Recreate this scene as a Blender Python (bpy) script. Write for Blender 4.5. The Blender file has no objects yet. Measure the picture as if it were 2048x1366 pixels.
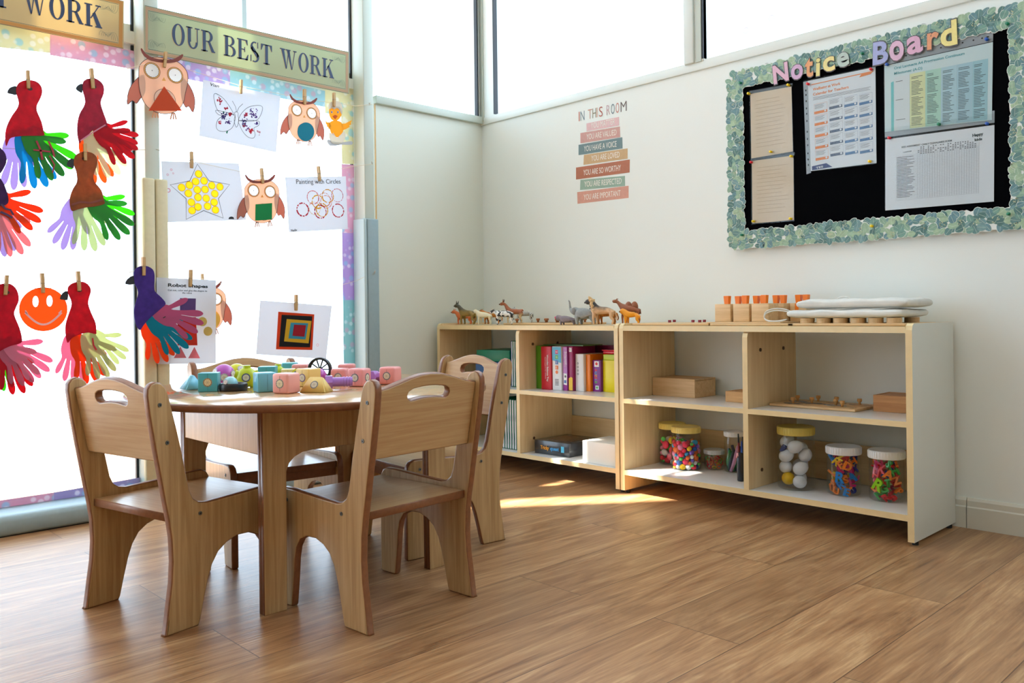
import bpy, bmesh, math, random
from mathutils import Matrix, Vector, Euler
random.seed(7)
sc = bpy.context.scene
COL = sc.collection
PI = math.pi

# ------------------------------------------------------------------ camera
CAMP = (3.033, -2.727, 0.66)
FPX, ROLL, CX, CY = 1680.0, 0.0125, 1024.0, 626.0
TH = math.radians(46.15)
cam = bpy.data.cameras.new('camera'); camo = bpy.data.objects.new('camera', cam); COL.objects.link(camo)
cam.sensor_width = 36.0; cam.lens = FPX/2048*36.0; cam.clip_start = 0.05
cam.shift_y = (CY-683.0)/2048.0
camo.matrix_world = Matrix.Translation(CAMP) @ Matrix.Rotation(TH, 4, 'Z') @ Matrix.Rotation(PI/2, 4, 'X') @ Matrix.Rotation(-ROLL, 4, 'Z')
sc.camera = camo

# ------------------------------------------------------------------ light
def lin(c):
    return tuple((v/255/12.92 if v/255 <= 0.04045 else ((v/255+0.055)/1.055)**2.4) for v in c)
world = bpy.data.worlds.new('world'); sc.world = world; world.use_nodes = True
bg = world.node_tree.nodes['Background']
bg.inputs[0].default_value = (0.785, 0.955, 1.13, 1); bg.inputs[1].default_value = 4.55
SUN_AZ, SUN_EL = math.radians(53.0), math.radians(52.0)      # heading of the light, height of the sun
sun = bpy.data.lights.new('sun', 'SUN'); suno = bpy.data.objects.new('sun', sun); COL.objects.link(suno)
sun.energy = 42.0; sun.angle = math.radians(0.9); sun.color = (1.0, 0.91, 0.80)
sd = Vector((math.cos(SUN_AZ)*math.cos(SUN_EL), math.sin(SUN_AZ)*math.cos(SUN_EL), -math.sin(SUN_EL)))
suno.rotation_euler = sd.to_track_quat('-Z', 'Y').to_euler(); suno.location = (-3, -4, 6)
def area(name, loc, rot, sx, sy, e, col=(1, 1, 1), portal=False):
    l = bpy.data.lights.new(name, 'AREA'); o = bpy.data.objects.new(name, l); COL.objects.link(o)
    l.shape = 'RECTANGLE'; l.size = sx; l.size_y = sy; l.energy = e; l.color = col
    o.location = loc; o.rotation_euler = rot
    if portal: l.cycles.is_portal = True
    return o
area('portal_left', (-0.09, -2.85, 1.45), (0, -PI/2, 0), 2.8, 5.4, 0, portal=True)
area('portal_back', (2.3, 0.14, 2.25), (-PI/2, 0, 0), 4.5, 1.25, 0, portal=True)
CEIL = 2.9
LAMPS = [(1.7, -3.6), (3.4, -3.6), (1.7, -1.6), (3.4, -1.6)]
for k, (lx, ly) in enumerate(LAMPS):
    area('ceiling_light_%d' % k, (lx, ly, CEIL-0.06), (0, 0, 0), 1.1, 0.25, 1.5, (1.0, 0.98, 0.94))
sc.view_settings.view_transform = 'Standard'; sc.view_settings.look = 'None'
sc.view_settings.exposure = 0.0; sc.view_settings.gamma = 1.0
sc.cycles.use_denoising = True
sc.cycles.max_bounces = 8; sc.cycles.diffuse_bounces = 4; sc.cycles.glossy_bounces = 3
sc.cycles.transparent_max_bounces = 20; sc.cycles.transmission_bounces = 4
sc.cycles.sample_clamp_indirect = 6.0; sc.cycles.caustics_reflective = False; sc.cycles.caustics_refractive = False

# ------------------------------------------------------------------ pixel of the photograph -> point on a real plane
def ray(px, py):
    a, b = px-CX, -(py-CY); n = 1+ROLL*ROLL; u = (a+ROLL*b)/n; v = (b-ROLL*a)/n
    return (-math.sin(TH)*FPX+math.cos(TH)*u, math.cos(TH)*FPX+math.sin(TH)*u, v)
def on(px, py, axis, val):
    d = ray(px, py); t = (val-CAMP[axis])/d[axis]
    return Vector([CAMP[i]+t*d[i] for i in range(3)])

# ------------------------------------------------------------------ materials
MATS = {}
def nt(name):
    m = bpy.data.materials.new(name); m.use_nodes = True
    n = m.node_tree.nodes; b = n['Principled BSDF']; return m, n, m.node_tree.links, b
def mat(name, c=None, rough=0.5, spec=0.5, metal=0.0, coat=0.0, noise=0.0, nscale=40, trans=0.0, thin=0.1):
    """plain coloured material; trans = share of light let through (paper)"""
    if name in MATS: return MATS[name]
    m, n, l, b = nt(name)
    col = lin(c)+(1,)
    b.inputs['Base Color'].default_value = col; b.inputs['Roughness'].default_value = rough
    b.inputs['Metallic'].default_value = metal; b.inputs['Specular IOR Level'].default_value = spec
    b.inputs['Coat Weight'].default_value = coat; b.inputs['Coat Roughness'].default_value = 0.08
    src = None
    if noise:
        tc = n.new('ShaderNodeTexCoord'); ns = n.new('ShaderNodeTexNoise'); ns.inputs['Scale'].default_value = nscale; ns.inputs['Detail'].default_value = 5
        mx = n.new('ShaderNodeMix'); mx.data_type = 'RGBA'; l.new(tc.outputs['Object'], ns.inputs['Vector'])
        rp = n.new('ShaderNodeValToRGB'); rp.color_ramp.elements[0].position = 0.35; rp.color_ramp.elements[1].position = 0.68
        l.new(ns.outputs['Fac'], rp.inputs[0]); l.new(rp.outputs[0], mx.inputs[0])
        mx.inputs[6].default_value = tuple(min(1, v*(1-noise)) for v in col[:3])+(1,); mx.inputs[7].default_value = tuple(min(1, v*(1+noise)) for v in col[:3])+(1,)
        l.new(mx.outputs[2], b.inputs['Base Color']); src = mx.outputs[2]
    if trans:
        t = n.new('ShaderNodeBsdfTranslucent'); t.inputs[0].default_value = col
        if src: l.new(src, t.inputs[0])
        ms = n.new('ShaderNodeMixShader'); ms.inputs[0].default_value = trans
        l.new(b.outputs[0], ms.inputs[1]); l.new(t.outputs[0], ms.inputs[2])
        tp = n.new('ShaderNodeBsdfTransparent'); tp.inputs[0].default_value = col; m3 = n.new('ShaderNodeMixShader'); m3.inputs[0].default_value = thin
        if src: l.new(src, tp.inputs[0])
        l.new(ms.outputs[0], m3.inputs[1]); l.new(tp.outputs[0], m3.inputs[2]); l.new(m3.outputs[0], n['Material Output'].inputs[0])
    MATS[name] = m; return m
def clear(name, tint=(255, 255, 255), gloss=0.07, milk=0.0, rough=0.02):
    if name in MATS: return MATS[name]
    m = bpy.data.materials.new(name); m.use_nodes = True; n = m.node_tree.nodes; l = m.node_tree.links; n.clear()
    o = n.new('ShaderNodeOutputMaterial'); t = n.new('ShaderNodeBsdfTransparent'); g = n.new('ShaderNodeBsdfGlossy'); ms = n.new('ShaderNodeMixShader')
    t.inputs[0].default_value = lin(tint)+(1,); g.inputs['Roughness'].default_value = rough; g.inputs[0].default_value = (1, 1, 1, 1)
    lw = n.new('ShaderNodeLayerWeight'); lw.inputs[0].default_value = 0.5
    mm = n.new('ShaderNodeMath'); mm.operation = 'MULTIPLY_ADD'; mm.inputs[1].default_value = gloss*5; mm.inputs[2].default_value = gloss*0.4
    pw = n.new('ShaderNodeMath'); pw.operation = 'POWER'; pw.inputs[1].default_value = 3.0; l.new(lw.outputs['Facing'], pw.inputs[0]); l.new(pw.outputs[0], mm.inputs[0]); mm.use_clamp = True
    l.new(mm.outputs[0], ms.inputs[0]); l.new(t.outputs[0], ms.inputs[1]); l.new(g.outputs[0], ms.inputs[2])
    last = ms
    if milk:
        d = n.new('ShaderNodeBsdfDiffuse'); d.inputs[0].default_value = (0.85, 0.87, 0.88, 1); m2 = n.new('ShaderNodeMixShader'); m2.inputs[0].default_value = milk
        l.new(ms.outputs[0], m2.inputs[1]); l.new(d.outputs[0], m2.inputs[2]); last = m2
    l.new(last.outputs[0], o.inputs[0]); MATS[name] = m; return m
def wood(name, c1, c2, axis='Z', rough=0.35, scale=1.0, coat=0.0, bump=0.0, spec=0.5, c3=None, streak=26.0):
    """grain running along one object axis"""
    if name in MATS: return MATS[name]
    m, n, l, b = nt(name)
    tc = n.new('ShaderNodeTexCoord'); mp = n.new('ShaderNodeMapping'); l.new(tc.outputs['Object'], mp.inputs[0])
    s = [streak*scale]*3; s['XYZ'.index(axis)] = 1.1*scale; mp.inputs['Scale'].default_value = s
    ns = n.new('ShaderNodeTexNoise'); ns.inputs['Scale'].default_value = 3.0; ns.inputs['Detail'].default_value = 7; ns.inputs['Distortion'].default_value = 0.6; ns.inputs['Roughness'].default_value = 0.65
    l.new(mp.outputs[0], ns.inputs['Vector'])
    rp = n.new('ShaderNodeValToRGB'); e = rp.color_ramp.elements; e[0].position = 0.36; e[1].position = 0.64
    e[0].color = lin(c2)+(1,); e[1].color = lin(c1)+(1,)
    if c3:
        k = e.new(0.5); k.color = lin(c3)+(1,)
    l.new(ns.outputs['Fac'], rp.inputs[0]); l.new(rp.outputs[0], b.inputs['Base Color'])
    b.inputs['Roughness'].default_value = rough; b.inputs['Coat Weight'].default_value = coat; b.inputs['Coat Roughness'].default_value = 0.12; b.inputs['Specular IOR Level'].default_value = spec
    if bump:
        bp = n.new('ShaderNodeBump'); bp.inputs['Strength'].default_value = bump; bp.inputs['Distance'].default_value = 0.001; l.new(ns.outputs['Fac'], bp.inputs['Height']); l.new(bp.outputs[0], b.inputs['Normal'])
    MATS[name] = m; return m
def spots(name, c1, c2, scale, thr=0.5, kind='noise', c3=None, trans=0.0, rough=0.5, stretch=(1, 1, 1), soft=0.02):
    """patches / dots / stripes of c2 on c1"""
    if name in MATS: return MATS[name]
    m, n, l, b = nt(name)
    tc = n.new('ShaderNodeTexCoord'); mp = n.new('ShaderNodeMapping'); l.new(tc.outputs['Object'], mp.inputs[0]); mp.inputs['Scale'].default_value = stretch
    if kind == 'noise':
        t = n.new('ShaderNodeTexNoise'); t.inputs['Scale'].default_value = scale; t.inputs['Detail'].default_value = 1; out = t.outputs['Fac']
    elif kind == 'dots':
        t = n.new('ShaderNodeTexVoronoi'); t.inputs['Scale'].default_value = scale; t.voronoi_dimensions = '3D'; out = t.outputs['Distance']
    else:
        t = n.new('ShaderNodeTexWave'); t.inputs['Scale'].default_value = scale; t.inputs['Distortion'].default_value = 4.0; t.inputs['Detail'].default_value = 1; t.bands_direction = 'X'; out = t.outputs['Fac']
    l.new(mp.outputs[0], t.inputs['Vector'])
    rp = n.new('ShaderNodeValToRGB'); e = rp.color_ramp.elements; e[0].position = max(0, thr-soft); e[1].position = min(1, thr+soft)
    e[0].color = lin(c2)+(1,); e[1].color = lin(c1)+(1,)
    l.new(out, rp.inputs[0]); res = rp.outputs[0]
    if c3:
        mx = n.new('ShaderNodeMix'); mx.data_type = 'RGBA'; r2 = n.new('ShaderNodeValToRGB'); r2.color_ramp.elements[0].position = thr-soft; r2.color_ramp.elements[1].position = thr+soft
        t2 = n.new('ShaderNodeTexVoronoi' if kind == 'dots' else 'ShaderNodeTexNoise'); t2.inputs['Scale'].default_value = scale*1.37; l.new(mp.outputs[0], t2.inputs['Vector'])
        l.new(t2.outputs['Distance' if kind == 'dots' else 'Fac'], r2.inputs[0]); l.new(r2.outputs[0], mx.inputs[0]); mx.inputs[6].default_value = lin(c3)+(1,); l.new(res, mx.inputs[7]); res = mx.outputs[2]
    l.new(res, b.inputs['Base Color']); b.inputs['Roughness'].default_value = rough
    if trans:
        t = n.new('ShaderNodeBsdfTranslucent'); l.new(res, t.inputs[0]); ms = n.new('ShaderNodeMixShader'); ms.inputs[0].default_value = trans
        l.new(b.outputs[0], ms.inputs[1]); l.new(t.outputs[0], ms.inputs[2]); l.new(ms.outputs[0], n['Material Output'].inputs[0])
    MATS[name] = m; return m
def floor_mat():
    m, n, l, b = nt('floor_planks')
    tc = n.new('ShaderNodeTexCoord'); mp = n.new('ShaderNodeMapping'); l.new(tc.outputs['Object'], mp.inputs[0])
    mp.inputs['Rotation'].default_value = (0, 0, PI/2); mp.inputs['Location'].default_value = (0.48, 0.145, 0)
    br = n.new('ShaderNodeTexBrick'); l.new(mp.outputs[0], br.inputs['Vector']); br.offset = 0.574; br.inputs['Scale'].default_value = 1.0
    br.inputs['Brick Width'].default_value = 1.22; br.inputs['Row Height'].default_value = 0.208; br.inputs['Mortar Size'].default_value = 0.0011; br.inputs['Mortar Smooth'].default_value = 0.1; br.inputs['Bias'].default_value = 0.0
    br.inputs['Color1'].default_value = (0, 0, 0, 1); br.inputs['Color2'].default_value = (1, 1, 1, 1); br.inputs['Mortar'].default_value = (0.5, 0.5, 0.5, 1)
    # grain stretched along the planks, shifted plank by plank
    off = n.new('ShaderNodeVectorMath'); off.operation = 'MULTIPLY'; off.inputs[1].default_value = (7.0, 13.0, 5.0); l.new(br.outputs['Color'], off.inputs[0])
    add = n.new('ShaderNodeVectorMath'); add.operation = 'ADD'; l.new(tc.outputs['Object'], add.inputs[0]); l.new(off.outputs[0], add.inputs[1])
    g = n.new('ShaderNodeMapping'); g.inputs['Scale'].default_value = (7.0, 0.9, 1.0); l.new(add.outputs[0], g.inputs[0])
    n1 = n.new('ShaderNodeTexNoise'); n1.inputs['Scale'].default_value = 1.7; n1.inputs['Detail'].default_value = 9; n1.inputs['Roughness'].default_value = 0.62; n1.inputs['Distortion'].default_value = 2.2; l.new(g.outputs[0], n1.inputs['Vector'])
    g2 = n.new('ShaderNodeMapping'); g2.inputs['Scale'].default_value = (90.0, 3.0, 1.0); l.new(add.outputs[0], g2.inputs[0])
    n2 = n.new('ShaderNodeTexNoise'); n2.inputs['Scale'].default_value = 2.0; n2.inputs['Detail'].default_value = 6; n2.inputs['Distortion'].default_value = 0.4; l.new(g2.outputs[0], n2.inputs['Vector'])
    mixf = n.new('ShaderNodeMix'); mixf.inputs[0].default_value = 0.33; l.new(n1.outputs['Fac'], mixf.inputs[2]); l.new(n2.outputs['Fac'], mixf.inputs[3])
    rp = n.new('ShaderNodeValToRGB'); e = rp.color_ramp.elements; e[0].position = 0.33; e[0].color = lin((122, 84, 54))+(1,); e[1].position = 0.66; e[1].color = lin((200, 161, 116))+(1,)
    k = e.new(0.44); k.color = lin((152, 110, 73))+(1,); k = e.new(0.55); k.color = lin((175, 133, 92))+(1,)
    l.new(mixf.outputs[0], rp.inputs[0])
    hs = n.new('ShaderNodeHueSaturation'); l.new(rp.outputs[0], hs.inputs['Color'])
    vv = n.new('ShaderNodeMapRange'); l.new(br.outputs['Color'], vv.inputs[0]); vv.inputs[3].default_value = 0.88; vv.inputs[4].default_value = 1.12; l.new(vv.outputs[0], hs.inputs['Value'])
    mo = n.new('ShaderNodeMix'); mo.data_type = 'RGBA'; l.new(br.outputs['Fac'], mo.inputs[0]); l.new(hs.outputs[0], mo.inputs[6]); mo.inputs[7].default_value = lin((100, 70, 46))+(1,)
    l.new(mo.outputs[2], b.inputs['Base Color'])
    b.inputs['Roughness'].default_value = 0.33; b.inputs['Specular IOR Level'].default_value = 0.5
    bp = n.new('ShaderNodeBump'); bp.inputs['Strength'].default_value = 0.35; bp.inputs['Distance'].default_value = 0.0012; l.new(n2.outputs['Fac'], bp.inputs['Height']); l.new(bp.outputs[0], b.inputs['Normal'])
    return m

# ------------------------------------------------------------------ mesh collector
I4 = Matrix.Identity(4)
def TR(x=0, y=0, z=0): return Matrix.Translation((x, y, z))
def RX(a): return Matrix.Rotation(a, 4, 'X')
def RY(a): return Matrix.Rotation(a, 4, 'Y')
def RZ(a): return Matrix.Rotation(a, 4, 'Z')
def SC(x, y=None, z=None):
    y = x if y is None else y; z = x if z is None else z
    return Matrix.Diagonal((x, y, z, 1))
def between(p, q):
    p, q = Vector(p), Vector(q); d = q-p
    return Matrix.Translation(p) @ d.to_track_quat('Z', 'Y').to_matrix().to_4x4(), d.length
def tag(o, label=None, cat=None, group=None, kind=None):
    if label: o['label'] = label
    if cat: o['category'] = cat
    if group: o['group'] = group
    if kind: o['kind'] = kind
    return o
class M:
    def __init__(s): s.v = []; s.f = []; s.mi = []; s.sm = []; s.mats = []
    def mid(s, m):
        if m not in s.mats: s.mats.append(m)
        return s.mats.index(m)
    def add(s, V, F, m, T=I4, smooth=False, mis=None):
        o = len(s.v); s.v += [tuple(T @ Vector(p)) for p in V]
        flip = T.determinant() < 0
        for k, f in enumerate(F):
            f = [o+i for i in f]
            s.f.append(f[::-1] if flip else f); s.mi.append(s.mid(mis[k] if mis else m)); s.sm.append(smooth)
        return s
    def bm(s, bm, m, T=I4, smooth=False):
        bm.verts.index_update(); s.add([tuple(v.co) for v in bm.verts], [[v.index for v in f.verts] for f in bm.faces], m, T, smooth); bm.free(); return s
    def box(s, c, d, m, T=I4, bev=0.0, seg=2):
        b = bmesh.new(); bmesh.ops.create_cube(b, size=1); bmesh.ops.scale(b, vec=d, verts=b.verts)
        if bev: bmesh.ops.bevel(b, geom=b.edges[:]+b.verts[:], offset=bev, segments=seg, affect='EDGES', profile=0.5)
        return s.bm(b, m, T @ Matrix.Translation(c), smooth=bool(bev))
    def cyl(s, p, q, r, m, r2=None, n=20, T=I4, smooth=True):
        A, L = between(p, q); r2 = r if r2 is None else r2
        V = [(r*math.cos(a), r*math.sin(a), 0) for a in [2*PI*k/n for k in range(n)]]+[(r2*math.cos(a), r2*math.sin(a), L) for a in [2*PI*k/n for k in range(n)]]
        s.add(V, [[k, (k+1) % n, n+(k+1) % n, n+k] for k in range(n)], m, T @ A, smooth)
        return s.add(V, [list(range(n))[::-1], list(range(n, 2*n))], m, T @ A, False)
    def lathe(s, prof, m, n=28, T=I4, smooth=True, mis=None):
        V = []; F = []; MI = []
        for (r, z) in prof: V += [(max(r, 1e-5)*math.cos(2*PI*k/n), max(r, 1e-5)*math.sin(2*PI*k/n), z) for k in range(n)]
        for j in range(len(prof)-1):
            for k in range(n):
                F.append([j*n+k, j*n+(k+1) % n, (j+1)*n+(k+1) % n, (j+1)*n+k]); MI.append(mis[j] if mis else m)
        return s.add(V, F, m, T, smooth, MI)
    def sph(s, c, r, m, T=I4, n=16, rings=10):
        r = r if isinstance(r, (tuple, list)) else (r, r, r)
        b = bmesh.new(); bmesh.ops.create_uvsphere(b, u_segments=n, v_segments=rings, radius=1)
        return s.bm(b, m, T @ Matrix.Translation(c) @ SC(*r), True)
    def tube(s, pts, r, m, n=8, T=I4, closed=False):
        P = [Vector(p) for p in pts]; N = len(P); rr = r if isinstance(r, (list, tuple)) else [r]*N; V = []; F = []
        up = Vector((0.0123, 0.0271, 1)).normalized()
        for i, p in enumerate(P):
            a = P[(i-1) % N] if (closed or i) else P[0]; b_ = P[(i+1) % N] if (closed or i < N-1) else P[-1]
            d = (b_-a).normalized(); x = d.cross(up)
            if x.length < 0.05: x = d.cross(Vector((1, 0, 0)))
            x.normalize(); y = d.cross(x)
            V += [tuple(p+(x*math.cos(2*PI*k/n)+y*math.sin(2*PI*k/n))*rr[i]) for k in range(n)]
        for i in range(N if closed else N-1):
            j = (i+1) % N
            for k in range(n): F.append([i*n+k, j*n+k, j*n+(k+1) % n, i*n+(k+1) % n])
        if not closed: F += [list(range(n)), [(N-1)*n+k for k in range(n)][::-1]]
        return s.add(V, F, m, T, True)
    def poly(s, loops, t, m, edge=None, T=I4, bev=0.0, seg=2):
        """flat plate with the outline (and holes) given in loops, thickness t centred on z=0"""
        if not isinstance(loops[0][0], (tuple, list, Vector)): loops = [loops]
        cu = bpy.data.curves.new('c', 'CURVE'); cu.dimensions = '2D'; cu.fill_mode = 'BOTH'
        for lp in loops:
            sp = cu.splines.new('POLY'); sp.points.add(len(lp)-1); sp.use_cyclic_u = True
            for k, p in enumerate(lp): sp.points[k].co = (p[0], p[1], 0, 1)
        cu.extrude = max(t/2-bev, 0); cu.bevel_depth = bev; cu.bevel_resolution = seg; cu.offset = -bev
        return s.curve(cu, m, edge, T, bool(bev))
    def curve(s, cu, m, edge, T, smooth=False):
        o = bpy.data.objects.new('c', cu); me = bpy.data.meshes.new_from_object(o)
        V = [tuple(v.co) for v in me.vertices]; F = [list(p.vertices) for p in me.polygons]
        mis = [(m if abs(p.normal.z) > 0.85 else (edge or m)) for p in me.polygons]
        sm = [smooth and abs(p.normal.z) <= 0.98 for p in me.polygons]
        k0 = len(s.f); s.add(V, F, m, T, False, mis)
        for k, v in enumerate(sm): s.sm[k0+k] = v
        bpy.data.objects.remove(o); bpy.data.curves.remove(cu); bpy.data.meshes.remove(me); return s
    def text(s, txt, m, T=I4, width=None, height=None, t=0.0006, bold=0.0, shear=0.0, edge=None, align='LEFT', space=1.0):
        """lettering: baseline at the local origin, scaled to the width (or cap height)"""
        cu = bpy.data.curves.new('t', 'FONT'); cu.body = txt; cu.size = 1.0; cu.offset = bold; cu.shear = shear; cu.align_x = align; cu.space_character = space; cu.resolution_u = 3
        o = bpy.data.objects.new('t', cu); me = bpy.data.meshes.new_from_object(o)
        xs = [v.co.x for v in me.vertices]; ys = [v.co.y for v in me.vertices]
        bpy.data.objects.remove(o); bpy.data.meshes.remove(me)
        if not xs: return s
        w = max(xs)-min(xs); h = 0.69
        sx = width/w if width else height/h; sy = height/h if height else sx
        cu.extrude = 0.5
        A = T @ TR(0 if align == 'LEFT' else 0, 0, t/2) @ SC(sx, sy, t) @ TR(-min(xs) if align == 'LEFT' else 0, 0, 0)
        return s.curve(cu, m, edge, A)
    def stroke(s, pts, w, m, t=0.0004, T=I4, closed=False):
        """flat drawn line"""
        P = [Vector((p[0], p[1])) for p in pts]; N = len(P); A = []; B = []
        for i, p in enumerate(P):
            a = P[i-1] if (i or closed) else P[0]; b_ = P[(i+1) % N] if (closed or i < N-1) else P[-1]
            d = (b_-a); d = d.normalized() if d.length else Vector((1, 0)); n_ = Vector((-d.y, d.x))*w/2
            A.append(p+n_); B.append(p-n_)
        V = [(p.x, p.y, t) for p in A]+[(p.x, p.y, t) for p in B]
        F = [[i, N+i, N+(i+1) % N, (i+1) % N] for i in range(N if closed else N-1)]
        return s.add(V, F, m, T)
    def disc(s, c, r, m, t=0.0005, T=I4, n=24):
        r = r if isinstance(r, (tuple, list)) else (r, r)
        L = [(c[0]+r[0]*math.cos(2*PI*k/n), c[1]+r[1]*math.sin(2*PI*k/n)) for k in range(n)]
        return s.slab(L, m, t, T)
    def slab(s, L, m, t=0.0005, T=I4):
        """thin convex sheet from z=0 to z=t"""
        n = len(L); V = [(p[0], p[1], 0) for p in L]+[(p[0], p[1], t) for p in L]
        return s.add(V, [list(range(n, 2*n)), list(range(n))[::-1]]+[[k, (k+1) % n, n+(k+1) % n, n+k] for k in range(n)], m, T)
    def ring(s, c, r0, r1, m, t=0.0005, T=I4, n=32):
        V = []
        for r_ in (r0, r1): V += [(c[0]+r_*math.cos(2*PI*k/n), c[1]+r_*math.sin(2*PI*k/n), t) for k in range(n)]
        return s.add(V, [[k, n+k, n+(k+1) % n, (k+1) % n] for k in range(n)], m, T)
    def obj(s, name, parent=None, mw=None):
        me = bpy.data.meshes.new(name); me.from_pydata(s.v, [], s.f)
        for m in s.mats: me.materials.append(m)
        me.polygons.foreach_set('material_index', s.mi); me.polygons.foreach_set('use_smooth', s.sm); me.update()
        o = bpy.data.objects.new(name, me); COL.objects.link(o)
        if parent is not None: o.parent = parent
        if mw is not None: o.matrix_basis = mw
        return o
def thing(name, label, cat, mw=I4, group=None):
    o = bpy.data.objects.new(name, None); COL.objects.link(o); o.empty_display_size = 0.05; o.matrix_basis = mw
    return tag(o, label, cat, group)
def kids(o): return [c for c in bpy.data.objects if c.parent == o]
def dup(root, mw, label=None, group=None):
    def cp(o, par):
        c = o.copy(); COL.objects.link(c)
        if par is not None: c.parent = par
        for ch in TREE[o.name]: cp(ch, c)
        return c
    if root.name not in TREE: index_tree(root)
    r = cp(root, None); r.matrix_basis = mw
    if label: r['label'] = label
    if group: r['group'] = group
    return r
TREE = {}
def index_tree(o):
    TREE[o.name] = kids(o)
    for c in TREE[o.name]: index_tree(c)
def smooth_loop(pts, k=3):
    """Catmull-Rom through a closed outline"""
    N = len(pts); out = []
    for i in range(N):
        p0, p1, p2, p3 = [Vector((pts[(i+j-1) % N][0], pts[(i+j-1) % N][1])) for j in range(4)]
        for a in range(k):
            t = a/k; out.append(tuple(0.5*((2*p1)+(p2-p0)*t+(2*p0-5*p1+4*p2-p3)*t*t+(3*p1-p0-3*p2+p3)*t**3)))
    return out
# wall frames: local x along the wall, local y up, local z out of the wall into the room
LW = Matrix(((0, 0, 1, 0), (1, 0, 0, 0), (0, 1, 0, 0), (0, 0, 0, 1)))
RW = Matrix(((1, 0, 0, 0), (0, 0, -1, 0), (0, 1, 0, 0), (0, 0, 0, 1)))
class Wall:
    """a thing hung flat on the window side ('L', off metres from the glass line) or on the back wall ('R')"""
    def __init__(s, side, off, px, py):
        s.side, s.off = side, off; p = s.world(px, py); s.u0, s.v0 = s.uv(p)
        s.mw = Matrix.Translation(p) @ (LW if side == 'L' else RW)
    def world(s, px, py): return on(px, py, 0, s.off) if s.side == 'L' else on(px, py, 1, -s.off)
    def uv(s, p): return (p.y, p.z) if s.side == 'L' else (p.x, p.z)
    def __call__(s, px, py): u, v = s.uv(s.world(px, py)); return (u-s.u0, v-s.v0)
    def tr(s, pts, o=(0, 0), k=1.0): return [s(o[0]+x/k, o[1]+y/k) for x, y in pts]
    def line(s, a, b, z=0.0):
        """transform whose x axis runs from pixel a to pixel b; also its length"""
        A, B = Vector(s(*a)), Vector(s(*b)); d = B-A
        return TR(A.x, A.y, z) @ RZ(math.atan2(d.y, d.x)), d.length
# ================================================================== SETTING
def S(m, name, mw=None, parent=None): return tag(m.obj(name, parent, mw), kind='structure' if parent is None else None)
m_wall = mat('wall_paint', (238, 244, 240), 0.55, 0.35)
m_panel = mat('wall_board', (224, 228, 216), 0.5, 0.35)
m_alu = mat('window_frame_white', (226, 232, 226), 0.4)
m_alu2 = mat('window_frame_grey', (196, 204, 192), 0.42)
m_gask = mat('black_gasket', (22, 26, 30), 0.5)
m_glass = clear('window_glass', (252, 254, 255), 0.05)
m_skirt = mat('skirting_paint', (216, 216, 204), 0.5)
RX1, RY0 = 4.6, -5.5
M().box((RX1/2-0.5, RY0/2-0.5, -0.05), (RX1+3, -RY0+3, 0.1), floor_mat()).obj('floor')
tag(bpy.data.objects['floor'], kind='structure')
S(M().box((RX1/2, RY0/2, CEIL+0.05), (RX1, -RY0, 0.1), mat('ceiling_paint', (240, 240, 236), 0.7)), 'ceiling')
w = M().box((RX1/2, 0.06, 0.785), (RX1, 0.12, 1.57), m_wall); S(w, 'wall_back')
w = M().box((-0.06, -0.315, 0.788), (0.12, 0.63, 1.576), m_panel); S(w, 'wall_left')
S(M().box((RX1+0.05, RY0/2, CEIL/2), (0.1, -RY0, CEIL), mat('far_wall_paint', (190, 180, 165), 0.6)), 'wall_right')
S(M().box((RX1/2, RY0-0.05, CEIL/2), (RX1, 0.1, CEIL), mat('far_wall_paint')), 'wall_front')
# skirting board on the back wall: right of the shelf there is a moulded board with a joint
b = M()
for x0, x1 in ((2.118, 2.1565), (2.1585, 3.4), (3.402, RX1), (0.0, 2.117)):
    pr = [(0.012, 0), (0.012, 0.062), (0.009, 0.066), (0.009, 0.082), (0.004, 0.09), (0, 0.09), (0, 0)]
    V = [(x0, -p[0], p[1]) for p in pr]+[(x1, -p[0], p[1]) for p in pr]; n = len(pr)
    b.add(V, [[k, (k+1) % n, n+(k+1) % n, n+k] for k in range(n)]+[list(range(n)), list(range(n, 2*n))[::-1]], m_skirt)
S(b, 'baseboard_back')
# rails under the high windows
r = M().box((RX1/2, 0.003, 1.588), (RX1, 0.022, 0.036), m_alu, bev=0.002).box((RX1/2, 0.06, 1.588), (RX1, 0.1, 0.036), m_alu)
S(r, 'trim_1')
r = M().box((0.003, -0.317, 1.592), (0.03, 0.62, 0.034), m_alu2, bev=0.002).box((-0.06, -0.317, 1.592), (0.1, 0.62, 0.034), m_alu2).box((0.006, -0.627, 0.79), (0.004, 0.004, 1.56), mat('orange_seam', (206, 160, 92), 0.5))
S(r, 'trim_2')
# corner post
c = M().box((0.05, 0.03, 2.24), (0.094, 0.07, 1.3), m_alu).box((-0.03, 0.0, 2.24), (0.06, 0.05, 1.3), m_alu).box((0.012, -0.006, 2.24), (0.022, 0.012, 1.3), m_alu2)
S(c, 'trim_3')
# posts standing in the window wall
for k, (y0, y1, x1) in enumerate(((-0.734, -0.686, 0.08), (-1.633, -1.583, 0.087), (-2.583, -2.533, 0.087), (-3.533, -3.483, 0.087), (-4.483, -4.433, 0.087))):
    S(M().box((x1/2-0.03, (y0+y1)/2, CEIL/2), (x1+0.06, y1-y0, CEIL), m_alu2, bev=0.003), 'trim_%d' % (k+4))
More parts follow.
